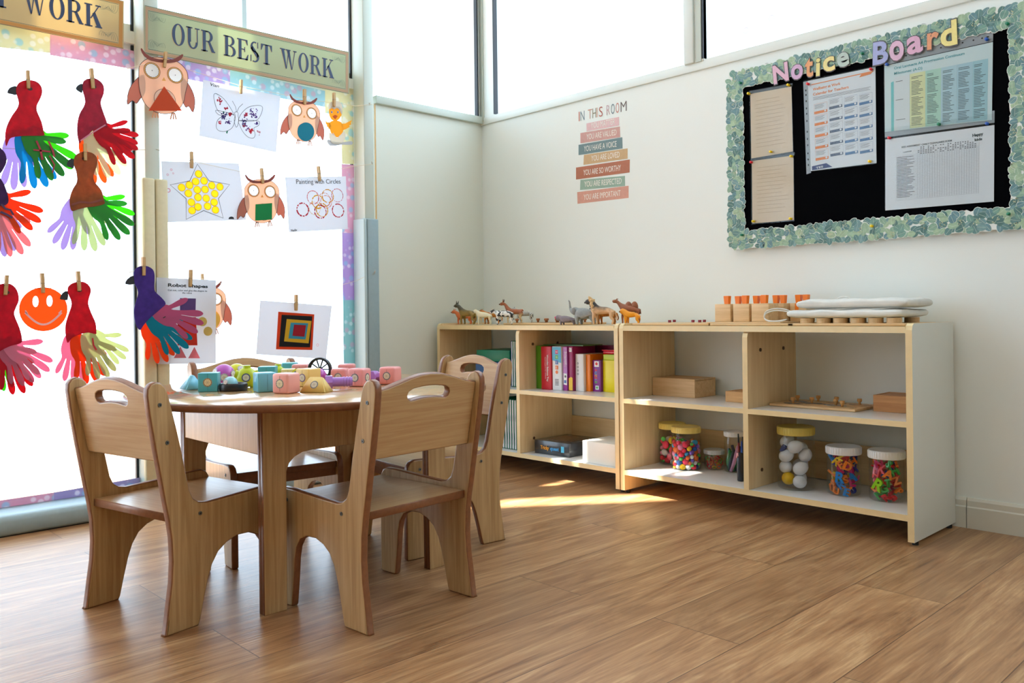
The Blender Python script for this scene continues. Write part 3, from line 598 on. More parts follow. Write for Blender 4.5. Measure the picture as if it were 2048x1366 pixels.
# owls
OK_ = ((260, 0), 3.938)
def owl(label, px, py, off, k, rot, shape, scol):
    W0 = Wall('L', 0.088, 260+1370/3.938, 870/3.938)
    W = Wall('L', off, px, py); t = thing('owl_cutout', label, 'paper owl', W.mw @ RZ(rot) @ SC(k, k, 1), 'paper owls with coloured tummy shapes')
    tr = lambda p: W0.tr(p, *OK_)
    mp = P_('owl_peach', (246, 210, 184), 0.4); mbr = P_('owl_wing', (206, 138, 118), 0.4); my = P_('owl_gold', (244, 204, 124), 0.4); mw_ = P_('owl_white', (240, 240, 238), 0.4, thin=0.16); mbl = P_('owl_belly', (250, 228, 208), 0.4); ln = mat('owl_line', (70, 40, 40), 0.6)
    body = smooth_loop(tr([(1245, 880), (1252, 835), (1290, 800), (1340, 790), (1400, 800), (1450, 820), (1490, 870), (1495, 930), (1480, 1000), (1470, 1050), (1440, 1095), (1390, 1115), (1340, 1110), (1290, 1080), (1260, 1030), (1245, 960)]), 3)
    eyes = [tr([p])[0] for p in ((1312, 868), (1430, 893))]
    hol = [[(c[0]+0.0195*math.cos(2*PI*k/24), c[1]+0.0195*math.sin(2*PI*k/24)) for k in range(24)] for c in eyes]
    M().poly([body]+hol, 0.0008, mp, T=TR(0, 0, 0)).stroke(body, 0.0015, ln, T=TR(0, 0, 0.0004), closed=True).obj('body', t)
    for L in ([(1270, 895), (1222, 930), (1192, 990), (1184, 1062), (1210, 1040), (1230, 1056), (1250, 1028), (1274, 990)], [(1466, 910), (1506, 955), (1530, 1030), (1520, 1106), (1498, 1072), (1480, 1076), (1460, 1010)]):
        lp = smooth_loop(tr(L), 3); M().poly(lp, 0.0006, mbr, T=TR(0, 0, -0.0009)).stroke(lp, 0.0015, ln, T=TR(0, 0, -0.0006), closed=True).obj('wing', t)
    for (ex, ey) in ((1312, 868), (1430, 893)):
        c = tr([(ex, ey)])[0]; e = M().poly([ell(c[0], c[1], 0.0234, 0.0234, 28), ell(c[0], c[1], 0.0188, 0.0188, 28)], 0.0005, my, T=TR(0, 0, 0.0008)).ring(c, 0.0226, 0.0236, ln, t=0.0011)
        gear = [(c[0]+(0.0186+0.0012*(k % 2))*math.cos(2*PI*k/36), c[1]+(0.0186+0.0012*(k % 2))*math.sin(2*PI*k/36)) for k in range(36)]
        e.poly(gear, 0.0005, mw_, T=TR(0, 0, 0.0014)).stroke(gear, 0.0010, ln, T=TR(0, 0, 0.0014), closed=True).disc((c[0], c[1]), 0.0014, mat('owl_pupil', (120, 120, 120), 0.5), T=TR(0, 0, 0.0018)); e.obj('eye', t)
    bt = [(1262, 742), (1282, 772), (1320, 795), (1372, 806), (1425, 800), (1466, 772), (1472, 782), (1450, 812), (1400, 824), (1368, 822), (1310, 812), (1272, 786), (1256, 750)]
    M().poly(smooth_loop(tr(bt), 2), 0.0006, P_('owl_brow', (160, 92, 82), 0.35), T=TR(0, 0, 0.0018)).obj('brow', t)
    be = tr([(1372, 905), (1362, 925), (1382, 927)]); M().poly(be, 0.0005, my, T=TR(0, 0, 0.0012)).obj('beak', t)
    c = tr([(1375, 1035)])[0]; M().disc(c, 0.031, mbl, T=TR(0, 0, 0.0005)).ring(c, 0.0300, 0.0312, ln, t=0.0011).obj('belly', t)
    if shape == 'tri': s_ = tr([(1372, 958), (1290, 1098), (1462, 1098)])
    elif shape == 'sq': s_ = tr([(1320, 970), (1440, 978), (1432, 1098), (1312, 1090)])
    else: s_ = tr(ell(1383, 1038, 66, 74, 30))
    M().poly(s_, 0.0007, P_('shape_'+str(scol), scol, 0.3), T=TR(0, 0, 0.0016)).obj('tummy_shape', t)
    for fx, fy in ((1325, 1112), (1417, 1122)):
        f = M()
        for dx_ in (-15, 0, 15): f.stroke(tr([(fx+dx_*0.4, fy-14), (fx+dx_, fy+26)]), 0.0042, mat('owl_toes', (206, 140, 96), 0.6), T=TR(0, 0, -0.0004))
        f.obj('foot', t)
    return t
owl('paper owl with an orange triangle tummy, on the left post', 260+262/3.938, 560/3.938, 0.112, 1.2, 0.02, 'tri', (222, 84, 34))
owl('paper owl with a teal circle tummy, beside the chick', 260+1370/3.938, 870/3.938, 0.09, 1.0, 0.0, 'circ', (24, 150, 178))
owl('paper owl with a green square tummy, beside the star drawing', 260+798/3.035, 290+272/3.035, 0.09, 1.02, 0.06, 'sq', (24, 158, 84))
owl('paper owl mostly hidden behind the robot shapes sheet', 414, 596, 0.055, 1.0, 0.06, 'circ', (236, 200, 90))
SRp = ('L', 0.0935)
peg(330, 104, 136, ('L', 0.117), 'wooden peg clipping the orange-triangle owl', -0.1)
peg(482, 160, 188, SRp, 'reddish wooden peg clipping the butterfly drawing', -0.04)
peg(609, 179, 210, SRp, 'wooden peg clipping the teal-circle owl', 0.0)
peg(668, 186, 214, SRp, 'wooden peg clipping the yellow chick', 0.0)
peg(383, 304, 337, SRp, 'wooden peg clipping the star drawing', 0.0)
peg(524, 337, 368, SRp, 'wooden peg clipping the green-square owl', 0.08)
peg(638, 333, 363, SRp, 'wooden peg clipping the circles painting', 0.1)
peg(381, 540, 574, ('L', 0.128), 'wooden peg clipping the robot shapes sheet', -0.05)
peg(405, 549, 574, ('L', 0.058), 'wooden peg of the owl behind the robot sheet', 0.03)
peg(592, 590, 622, SRp, 'wooden peg clipping the nested squares picture', -0.02)
# chick
W = Wall('L', 0.088, 676, 205); t = thing('chick_cutout', 'yellow chick hatching from a cracked egg, right end of top string', 'paper chick', W.mw)
k = ((640, 160), 4.27)
my = P_('chick_yellow', (246, 186, 30), 0.35); ms = P_('egg_shell', (226, 220, 206), 0.35); mo = P_('chick_orange', (226, 110, 30), 0.3)
M().poly(smooth_loop(W.tr([(76, 250), (72, 215), (90, 190), (125, 178), (165, 188), (188, 220), (190, 260), (182, 292), (160, 250), (140, 240), (120, 252), (100, 240)], *k), 3), 0.0006, ms, T=TR(0, 0, 0.0016)).obj('egg_cap', t)
M().poly(smooth_loop(W.tr([(80, 245), (100, 228), (135, 224), (168, 234), (184, 268), (180, 305), (160, 338), (130, 348), (100, 340), (82, 312), (76, 280)], *k), 3), 0.0006, my, T=TR(0, 0, 0.0008)).obj('head', t)
M().poly(smooth_loop(W.tr([(78, 372), (100, 350), (140, 345), (180, 360), (196, 400), (196, 440), (176, 470), (150, 490), (124, 478), (100, 462), (84, 425)], *k), 3), 0.0006, my, T=TR(0, 0, 0.0002)).obj('body', t)
M().poly(W.tr([(180, 372), (215, 372), (245, 355), (274, 343), (262, 368), (268, 378), (250, 388), (254, 400), (225, 418), (190, 430)], *k), 0.0006, my, T=TR(0, 0, -0.0004)).obj('wing', t)
M().poly(W.tr([(46, 342), (60, 360), (84, 362), (96, 390), (90, 422), (70, 414), (72, 404), (58, 398), (60, 384), (50, 374)], *k), 0.0006, my, T=TR(0, 0, -0.0004)).obj('wing', t)
M().poly(smooth_loop(W.tr([(82, 445), (98, 462), (112, 452), (128, 478), (146, 492), (164, 476), (180, 462), (204, 438), (216, 470), (208, 510), (184, 540), (146, 550), (108, 542), (84, 512), (76, 478)], *k), 2), 0.0006, ms, T=TR(0, 0, 0.0012)).obj('egg_cup', t)
M().poly(smooth_loop(W.tr([(60, 520), (80, 508), (110, 530), (200, 530), (272, 522), (274, 552), (190, 552), (140, 560), (84, 560)], *k), 2), 0.0006, P_('feather_grey', (196, 198, 200), 0.35), T=TR(0, 0, -0.0008)).obj('straw', t)
f = M()
for ex in (99, 151):
    c = W.tr([(ex, 275)], *k)[0]; f.disc(c, (0.0042, 0.005), P_('owl_white', (240, 240, 238)), T=TR(0, 0, 0.0013)); f.disc(c, (0.0024, 0.0034), mat('eye_blue', (30, 60, 110), 0.4), T=TR(0, 0, 0.0019))
f.poly(W.tr([(104, 310), (126, 298), (150, 308), (130, 336)], *k), 0.0006, mo, T=TR(0, 0, 0.0018)); f.obj('face', t)

# sheets of paper
def sheet(name, label, cat, px4, off=0.082, m=None, group=None, side='L', t_=0.0006, holes=()):
    W = Wall(side, off, sum(p[0] for p in px4)/4, sum(p[1] for p in px4)/4); t = thing(name, label, cat, W.mw, group)
    M().poly([W.tr(px4)]+[ell(*W(*h), 0.0118, 0.0118, 16) for h in holes], t_, m or m_paper).obj('sheet', t); return W, t
def cr(K, pts): return [(K[0][0]+x/K[1], K[0][1]+y/K[1]) for x, y in pts]
# butterfly
W, t = sheet('butterfly_drawing', 'butterfly outline dabbed with red and purple paint, under the banner', 'drawing', cr(K3, [(575, 628), (1185, 758), (1150, 1200), (545, 1070)]))
z = TR(0, 0, 0.0004); d = M(); tr = lambda p: W.tr(p, *K3)
for L, cl in (([(660, 745), (685, 740), (740, 780), (790, 850), (818, 905), (800, 900), (740, 900), (690, 870), (665, 800)], 1), ([(690, 870), (675, 880), (700, 905), (730, 910), (690, 945), (678, 1000), (700, 1030), (750, 1035), (800, 1010), (822, 960), (818, 905)], 1),
              ([(858, 930), (880, 890), (930, 845), (1000, 830), (1040, 840), (1038, 880), (1015, 930), (985, 950), (930, 955), (860, 950)], 1), ([(860, 950), (865, 990), (890, 1040), (930, 1080), (970, 1088), (985, 1060), (975, 1010), (1010, 990), (1018, 960), (985, 950)], 1),
              ([(835, 880), (850, 890), (850, 912), (856, 940), (848, 985), (836, 1002), (826, 980), (820, 940), (828, 910), (822, 890)], 1), ([(838, 880), (830, 840), (805, 795)], 0), ([(842, 880), (858, 845), (888, 818)], 0)):
    lp = smooth_loop(tr(L), 3) if cl else tr(L); d.stroke(lp, 0.0014, m_ink, T=z, closed=bool(cl))
d.obj('outline', t); d = M(); rnd = random.Random(3)
for (bx, by, n, c, r) in ((705, 790, 14, (214, 60, 90), 20), (755, 858, 10, (208, 40, 70), 12), (790, 898, 20, (224, 24, 60), 15), (735, 915, 26, (84, 66, 140), 24), (775, 955, 14, (110, 80, 160), 22), (710, 965, 10, (226, 60, 90), 14), (970, 900, 30, (116, 84, 168), 38), (915, 905, 12, (212, 60, 96), 16), (900, 960, 22, (96, 74, 156), 28), (898, 985, 12, (176, 24, 70), 15), (955, 1035, 26, (232, 20, 54), 16), (1000, 970, 16, (104, 78, 160), 16), (920, 1010, 12, (160, 110, 180), 22), (738, 888, 6, (40, 140, 110), 8), (762, 1040, 5, (40, 150, 110), 6), (1015, 1040, 10, (240, 170, 180), 18)):
    mm = P_('dab_'+str(c), c, 0.4)
    for q in range(n):
        p = tr([(bx+rnd.gauss(0, r*0.5), by+rnd.gauss(0, r*0.5))])[0]; d.disc(p, rnd.uniform(0.0014, 0.0036), mm, t=0.0003, T=TR(0, 0, 0.0003+q*1e-5), n=8)
d.obj('paint_dabs', t)
T_, L_ = W.line((260+632/3.938, 675/3.938), (260+700/3.938, 690/3.938), 0.0004); M().text('Vian', m_ink, T_, width=L_, height=0.011, bold=0.01, shear=0.2).obj('handwriting', t)
# star
DOTS = ((416, 176), (398, 222), (449, 218), (313, 258), (360, 244), (408, 272), (455, 270), (496, 246), (545, 254), (354, 294), (412, 318), (514, 296), (372, 348), (462, 324), (510, 348), (412, 376), (470, 372), (376, 398), (518, 394))
W, t = sheet('star_drawing', 'star outline filled with yellow dots, on a white sheet', 'drawing', cr(K4, [(190, 98), (660, 112), (705, 455), (205, 470)]), holes=cr(K4, DOTS)); tr = lambda p: W.tr(p, *K4)
M().stroke(tr([(408, 116), (480, 218), (604, 240), (536, 325), (565, 444), (447, 398), (340, 452), (340, 325), (243, 242), (362, 218)]), 0.0021, m_ink, T=z, closed=True).obj('outline', t)
d = M(); myd = P_('yellow_sticker', (250, 222, 50), 0.6)
for i, (x, y) in enumerate(DOTS):
    c = tr([(x, y)])[0]; d.disc(c, 0.0138, myd, t=0.0005, T=TR(0, 0, 0.0003+i*2e-5)); d.ring(c, 0.0132, 0.0138, mat('sticker_edge', (196, 160, 30), 0.5), t=0.0009+i*2e-5)
d.obj('yellow_dots', t)
for (x, y, r) in ((232, 275, .008), (250, 150, .004), (262, 172, .003), (228, 180, .004)): M().ring(tr([(x, y)])[0], r*0.6, r, P_('pink_stamp', (238, 170, 184)), t=0.0006).obj('pink_stamp', t)
M().poly(tr([(597, 450), (602, 438), (615, 434), (628, 438), (632, 450)]), 0.0003, m_ink, T=z).obj('black_mark', t)
# circles
W, t = sheet('circles_painting', 'sheet titled Painting with Circles, stamped red and yellow rings', 'drawing', cr(K4, [(942, 196), (1310, 190), (1322, 510), (965, 530)])); tr = lambda p: W.tr(p, *K4)
T_, L_ = W.line(cr(K4, [(1010, 236)])[0], cr(K4, [(1278, 234)])[0], 0.0004); M().text('Painting with Circles', m_ink, T_, width=L_, height=0.018, bold=-0.004).obj('title', t)
d = M(); rnd = random.Random(5)
for (x, y, r, c, ww) in ((1048, 392, .0255, (206, 20, 48), .0032), (1110, 318, .026, (226, 60, 60), .0016), (1180, 332, .027, (232, 120, 40), .0018), (1200, 310, .026, (240, 170, 40), .0022), (1258, 306, .0265, (214, 30, 54), .0014), (1262, 398, .0265, (206, 24, 50), .0028), (1155, 405, .026, (200, 24, 44), .003), (1140, 345, .026, (243, 180, 30), .003), (1165, 395, .026, (240, 176, 30), .0024), (1190, 345, .025, (236, 120, 50), .0014), (1120, 385, .025, (240, 180, 60), .0012)):
    c0 = tr([(x, y)])[0]; mm = P_('ring_'+str(c), c, 0.35); a0 = rnd.uniform(0, 6)
    for q in range(40):
        if rnd.random() < 0.12: continue
        a1 = a0+2*PI*q/40; wv = ww*rnd.uniform(0.8, 2.0); d.stroke([(c0[0]+r*math.cos(a1+s_), c0[1]+r*math.sin(a1+s_)) for s_ in (0, 0.08, 0.17)], wv, mm, t=0.0004+q*1e-6, T=z)
d.obj('paint_rings', t)
T_, L_ = W.line(cr(K4, [(978, 526)])[0], cr(K4, [(1014, 522)])[0], 0.0004); M().text('Nadiv', m_ink, T_, width=L_, height=0.009, bold=0.01).obj('handwriting', t)
# robot shapes
W, t = sheet('robot_shapes_sheet', 'worksheet titled Robot Shapes with glued paper squares and triangles', 'worksheet', cr(K7, [(415, 312), (1092, 345), (1090, 1290), (425, 1300)]), off=0.122); tr = lambda p: W.tr(p, *K7); z2 = TR(0, 0, 0.0004)
T_, L_ = W.line(cr(K7, [(545, 415)])[0], cr(K7, [(998, 432)])[0], 0.0004); M().text('Robot Shapes', m_ink, T_, width=L_, height=0.0108, bold=0.03).obj('title', t)
T_, L_ = W.line(cr(K7, [(545, 465)])[0], cr(K7, [(990, 476)])[0], 0.0004); d = M().text('Cut out, color and glue the shapes to', m_ink, T_, width=L_, height=0.006)
T_, L_ = W.line(cr(K7, [(708, 496)])[0], cr(K7, [(818, 500)])[0], 0.0004); d.text('the robot', m_ink, T_, width=L_, height=0.006); d.obj('instructions', t)
for nm, c, L in (('purple_square', (112, 86, 146), [(682, 548), (862, 552), (858, 715), (682, 712)]), ('red_square', (226, 62, 38), [(655, 760), (862, 765), (880, 1085), (655, 1085)]), ('pink_triangle', (240, 140, 150), [(685, 1098), (755, 1228), (612, 1230)]), ('pink_triangle', (240, 140, 150), [(846, 1102), (910, 1232), (775, 1232)])):
    M().poly(tr(L), 0.0006, P_('shape_'+str(c), c, 0.35), T=TR(0, 0, 0.0006)).obj(nm, t)
for x, y in ((938, 815), (1000, 925)): M().disc(tr([(x, y)])[0], 0.0162, P_('pale_yellow_dot', (236, 214, 130), 0.5), T=TR(0, 0, 0.0003)).obj('yellow_circle', t)
# nested squares
W, t = sheet('square_collage', 'white sheet with nested orange, black, yellow, blue and red squares', 'collage', cr(K4, [(790, 943), (1225, 976), (1190, 1300), (765, 1270)]), off=0.086); tr = lambda p: W.tr(p, *K4)
for k, (c, L) in enumerate((((230, 72, 20), [(900, 1012), (1118, 1028), (1106, 1244), (886, 1240)]), ((26, 24, 26), [(920, 1030), (1106, 1040), (1092, 1228), (904, 1224)]), ((234, 184, 40), [(950, 1056), (1100, 1068), (1082, 1204), (934, 1192)]), ((60, 156, 184), [(974, 1078), (1080, 1082), (1064, 1180), (960, 1174)]), ((170, 22, 44), [(994, 1090), (1066, 1094), (1056, 1164), (984, 1158)]))):
    M().poly(tr(L), 0.0006, P_('square_'+str(k), c, 0.2), T=TR(0, 0, 0.0005+0.0006*k)).obj('paper_square', t)
M().ring(tr([(1138, 1214)])[0], 0.004, 0.0055, P_('pink_stamp', (238, 170, 184))).obj('pink_stamp', t)
# banners
def banner(label, px4, off, col, trim, word, a, b_, rim=None):
    W, t = sheet('banner', label, 'banner', px4, off=off, m=P_('banner_'+str(col), col, 0.35))
    cx_ = sum(p[0] for p in px4)/4; cy_ = sum(p[1] for p in px4)/4
    def ins(fx, fy): # inset quad
        (x0, y0), (x1, y1), (x2, y2), (x3, y3) = px4
        return [(x0+(x1-x0)*fx+(x3-x0)*fy, y0+(y1-y0)*fx+(y3-y0)*fy), (x1-(x1-x0)*fx+(x2-x1)*fy, y1-(y1-y0)*fx+(y2-y1)*fy), (x2-(x2-x3)*fx-(x2-x1)*fy, y2-(y2-y3)*fx-(y2-y1)*fy), (x3+(x2-x3)*fx-(x3-x0)*fy, y3+(y2-y3)*fx-(y3-y0)*fy)]
    bd = M().poly([W.tr(ins(0.004, 0.02)), W.tr(ins(0.016, 0.085))], 0.0003, P_('banner_trim_'+str(trim), trim, 0.3), T=TR(0, 0, 0.0005))
    for f in ((0.002, 0.01), (0.018, 0.1)): bd.stroke(W.tr(ins(*f)), 0.0012, mat('banner_line', (70, 84, 84), 0.6), T=TR(0, 0, 0.0004), closed=True)
    bd.obj('border', t)
    # corner scrolls
    sc_ = M(); g_ = mat('scroll_line', (120, 134, 122), 0.6)
    i4 = ins(0.03, 0.16)
    for k in (1, 2, 0, 3):
        c = W(*i4[k]); sx = -1 if k in (1, 2) else 1; sy = -1 if k in (0, 1) else 1
        for r_ in (0.010, 0.016, 0.022, 0.03):
            sc_.stroke([(c[0]+sx*(0.02+r_*math.cos(q*0.3)), c[1]+sy*(0.004+r_*0.6*math.sin(q*0.3)+0.006*math.sin(q))) for q in range(12)], 0.0008, g_, T=TR(0, 0, 0.0004))
    sc_.obj('scroll_ornament', t)
    letters(W, t, word, a, b_)
    return t
# bold roman capitals: thick uprights, thin cross strokes, slab serifs (unit height 1)
def GL(ch):
    S_ = 0.20; H_ = 0.055; sf = lambda x0, x1, y: [(x0, y), (x1, y), (x1, y+H_), (x0, y+H_)]
    def arc(cx_, cy_, rx, ry, tx, ty, a0=0, a1=360, n=22):
        A = [math.radians(a0+(a1-a0)*k/n) for k in range(n+1)]
        return [(cx_+rx*math.cos(a), cy_+ry*math.sin(a)) for a in A]+[(cx_+(rx-tx)*math.cos(a), cy_+(ry-ty)*math.sin(a)) for a in A[::-1]]
    bar = lambda x0, y0, x1, y1: [(x0, y0), (x1, y0), (x1, y1), (x0, y1)]
    if ch == 'O': return 0.86, [arc(0.43, 0.5, 0.40, 0.52, 0.19, 0.05)]
    if ch == 'U': return 0.9, [bar(0.10, 0.3, 0.30, 1), bar(0.68, 0.3, 0.74, 1), sf(0.0, 0.40, 0.945), sf(0.56, 0.86, 0.945), arc(0.42, 0.32, 0.32, 0.34, 0.14, 0.07, 180, 360)]
    if ch == 'R': return 0.92, [bar(0.1, 0, 0.3, 1), sf(0, 0.42, 0), sf(0, 0.42, 0.945), bar(0.3, 0.945, 0.46, 1), bar(0.3, 0.47, 0.46, 0.52), arc(0.44, 0.735, 0.32, 0.265, 0.18, 0.05, -90, 90), [(0.42, 0.5), (0.58, 0.5), (0.86, 0.06), (0.92, 0.06), (0.90, 0), (0.68, 0.0)]]
    if ch == 'B': return 0.86, [bar(0.1, 0, 0.3, 1), sf(0, 0.42, 0), sf(0, 0.42, 0.945), bar(0.3, 0.5, 0.5, 0.55), arc(0.44, 0.77, 0.30, 0.23, 0.17, 0.05, -90, 90), arc(0.46, 0.265, 0.36, 0.265, 0.19, 0.05, -90, 90)]
    if ch == 'E': return 0.82, [bar(0.1, 0, 0.3, 1), sf(0, 0.72, 0), sf(0, 0.70, 0.945), bar(0.3, 0.48, 0.52, 0.53), bar(0.50, 0.38, 0.55, 0.63), [(0.55, 0), (0.74, 0), (0.78, 0.28), (0.74, 0.28)], [(0.55, 1), (0.72, 1), (0.74, 0.74), (0.70, 0.74)]]
    if ch == 'S': return 0.72, [arc(0.34, 0.75, 0.28, 0.26, 0.13, 0.06, 60, 270), arc(0.34, 0.26, 0.32, 0.28, 0.14, 0.06, -120, 90), [(0.07, 0.66), (0.20, 0.80), (0.65, 0.34), (0.52, 0.20)], bar(0.54, 0.70, 0.60, 1.0), bar(0.05, 0.0, 0.11, 0.32)]
    if ch == 'T': return 0.84, [bar(0.32, 0, 0.52, 1), sf(0.2, 0.64, 0), sf(0.02, 0.82, 0.945), [(0.02, 0.945), (0.02, 0.68), (0.06, 0.68), (0.18, 0.945)], [(0.82, 0.945), (0.82, 0.68), (0.78, 0.68), (0.66, 0.945)]]
    if ch == 'W': return 1.30, [[(0.08, 1), (0.30, 1), (0.50, 0.0), (0.42, 0.0)], [(0.46, 0.0), (0.50, 0.0), (0.68, 1), (0.62, 1)], [(0.50, 1), (0.72, 1), (0.92, 0.0), (0.84, 0.0)], [(0.88, 0.0), (0.92, 0), (1.16, 1), (1.10, 1)], sf(0, 0.40, 0.945), sf(0.44, 0.80, 0.945), sf(1.0, 1.26, 0.945)]
    if ch == 'K': return 0.95, [bar(0.1, 0, 0.3, 1), sf(0, 0.42, 0), sf(0, 0.42, 0.945), [(0.3, 0.38), (0.36, 0.36), (0.80, 0.95), (0.74, 0.95)], [(0.42, 0.58), (0.56, 0.70), (0.92, 0.05), (0.66, 0.05)], sf(0.60, 0.90, 0.945), sf(0.58, 0.96, 0)]
    return 0.45, []
def letters(W, t, word, a, b_):
    T_, L_ = W.line(a, b_, 0.0006); gl = [GL(c) for c in word]; tot = sum(g[0]+0.06 for g in gl); x = 0; hgt = 0.075
    hm = mat('letter_shadow', (206, 178, 130), 0.6); d = M()
    for (w_, ps) in gl:
        for p in ps:
            q = [((x+px_)*L_/tot, py_*hgt) for px_, py_ in p]
            d.poly([(u-0.0014, v-0.0014) for u, v in q], 0.0003, hm, T=T_); d.poly(q, 0.0004, mat('navy_ink', (48, 66, 98), 0.6), T=T_ @ TR(0, 0, 0.0004))
        x += w_+0.06
    d.obj('lettering', t)
banner('pale green banner reading OUR BEST WORK between the posts', [(289, 10), (698, 104), (698, 188), (289, 106)], 0.094, (196, 204, 172), (214, 180, 146), 'OUR BEST WORK', (343, 88), (669, 158))
banner('orange-edged cream banner cut off at the top left, ending in WORK', [(-355, -143), (248, 2), (247, 98), (-353, -22)], 0.05, (222, 204, 158), (226, 172, 100), 'OUR BEST WORK', (-290, -48), (206, 58))
# patterned border strips stuck on the glass
def strip(label, px4, c, d1, d2, off=0.004):
    W = Wall('L', off, *px4[0]); t = thing('border_strip', label, 'border strip', W.mw, 'patterned paper strips edging the glass')
    m = spots('strip_'+str(c), c, tuple(int(a*0.6+b*0.4) for a, b in zip(d1, c)), 24, 0.30, 'dots', tuple(int(a*0.6+b*0.4) for a, b in zip(d2, c)), trans=0.45, rough=0.5, soft=0.06)
    M().poly(W.tr(px4), 0.0006, m).obj('paper_strip', t)
PKc, YLc, PUc, BLc = (222, 186, 206), (226, 226, 196), (194, 176, 220), (176, 214, 224)
WH, SK = (236, 240, 244), (160, 214, 232)
strip('yellow flowered strip under the top-left banner', [(-60, 40), (100, 56), (100, 106), (-60, 88)], YLc, SK, WH)
strip('pink flowered strip ending at the left post, under the banner', [(100, 66), (268, 102), (269, 139), (100, 110)], PKc, SK, WH)
strip('lilac flowered strip under the OUR BEST WORK banner', [(322, 108), (460, 140), (460, 175), (322, 148)], PUc, SK, WH)
strip('light blue flowered strip above the teal-circle owl', [(460, 140), (650, 182), (650, 214), (460, 176)], BLc, PKc, WH)
strip('yellow flowered strip behind the chick', [(650, 165), (706, 172), (708, 328), (684, 328), (682, 232), (650, 226)], YLc, SK, WH)
strip('pink flowered upright strip beside the circles painting', [(683, 328), (708, 330), (710, 466), (684, 466)], PKc, SK, WH)
strip('purple flowered upright strip beside the blue foam guard', [(684, 466), (710, 466), (712, 600), (686, 600)], PUc, SK, WH)
strip('aqua flowered upright strip at the foot of the right bay', [(686, 600), (712, 600), (714, 800), (688, 800)], (160, 204, 208), PKc, WH)
strip('pink flowered strip along the bottom left of the glass', [(-60, 1010), (108, 985), (108, 1032), (-60, 1056)], (214, 176, 196), SK, WH)
strip('purple flowered strip along the bottom of the glass', [(108, 985), (280, 955), (281, 1006), (108, 1032)], (176, 170, 206), SK, WH)
# tape tags on the post where the strings end
for k, (x, y) in enumerate(((738, 208), (744, 327), (748, 545))):
    W = Wall('L', 0.1, x, y); t = thing('tape_piece', ('clear tape knot on the post at banner height', 'clear tape knot on the post above the foam', 'knotted string end taped to the blue foam guard')[k], 'tape', W.mw)
    d = M(); rnd = random.Random(k)
    for q in range(5): d.tube([(0, 0, 0), (rnd.uniform(-.008, .008), rnd.uniform(-.006, .01), 0.002), (rnd.uniform(-.012, .012), rnd.uniform(-.014, .014), 0.001)], 0.0005, m_line, n=5)
    d.obj('knot', t)
# skateboard decal on the high back window
W = Wall('R', -0.03, 1515, 35); t = thing('window_decal', 'faint pink skateboard decal on the high right window', 'decal', W.mw)
M().poly(W.tr([(1460, 62), (1480, 52), (1530, 30), (1560, 4), (1568, 10), (1545, 36), (1490, 58), (1466, 66)]), 0.0006, clear('pink_film', (255, 226, 234), 0.02)).obj('board', t)
for x, y in ((1492, 61), (1543, 36)):
    M().ring(W(x, y), 0.008, 0.0125, mat('decal_grey', (176, 196, 200), 0.5, trans=0.6)).obj('wheel', t)
# ================================================================== LOW SHELVES
m_birch = wood('birch_ply', (238, 214, 170), (224, 196, 148), 'Z', 0.4, 0.7, 0.15, streak=22)
m_sedge = mat('shelf_edge_cream', (238, 214, 162), 0.4, coat=0.2, noise=0.02, nscale=40)
m_shelfw = mat('shelf_laminate_white', (236, 238, 238), 0.3, coat=0.2)
m_sidew = mat('shelf_side_white', (222, 226, 218), 0.4)
m_foot = mat('rubber_black', (18, 18, 20), 0.5)
m_knob = mat('bolt_cap_brown', (92, 66, 44), 0.5)
Z_TOP, Z_MID, Z_BOT, YF, YB = 0.609, 0.345, 0.086, -0.33, -0.012
def panel(x0, x1, name, par, mat_in, mat_out=None, z1=0.617, bolts=None, z0=0.012):
    # rounded front-top corner, cream edging
    pr = [(YF, z0), (YF, z1-0.018), (YF+0.004, z1-0.006), (YF+0.014, z1), (YB, z1), (YB, z0)]
    m = M(); n = len(pr); V = [(x0, p[0], p[1]) for p in pr]+[(x1, p[0], p[1]) for p in pr]
    m.add(V, [list(range(n))[::-1], list(range(n, 2*n))]+[[k, (k+1) % n, n+(k+1) % n, n+k][::-1] for k in range(n)], mat_in, mis=[mat_out or mat_in, mat_in]+[m_sedge]*n if x0 < 0.5 or mat_out is None else [mat_in, mat_out]+[m_sedge]*n)
    o = m.obj(name, par)
    for (yy, zz) in (bolts or []):
        M().cyl((x1-0.001, yy, zz), (x1+0.0025, yy, zz), 0.006, m_knob, n=14).obj('bolt_cap', o)
    return o
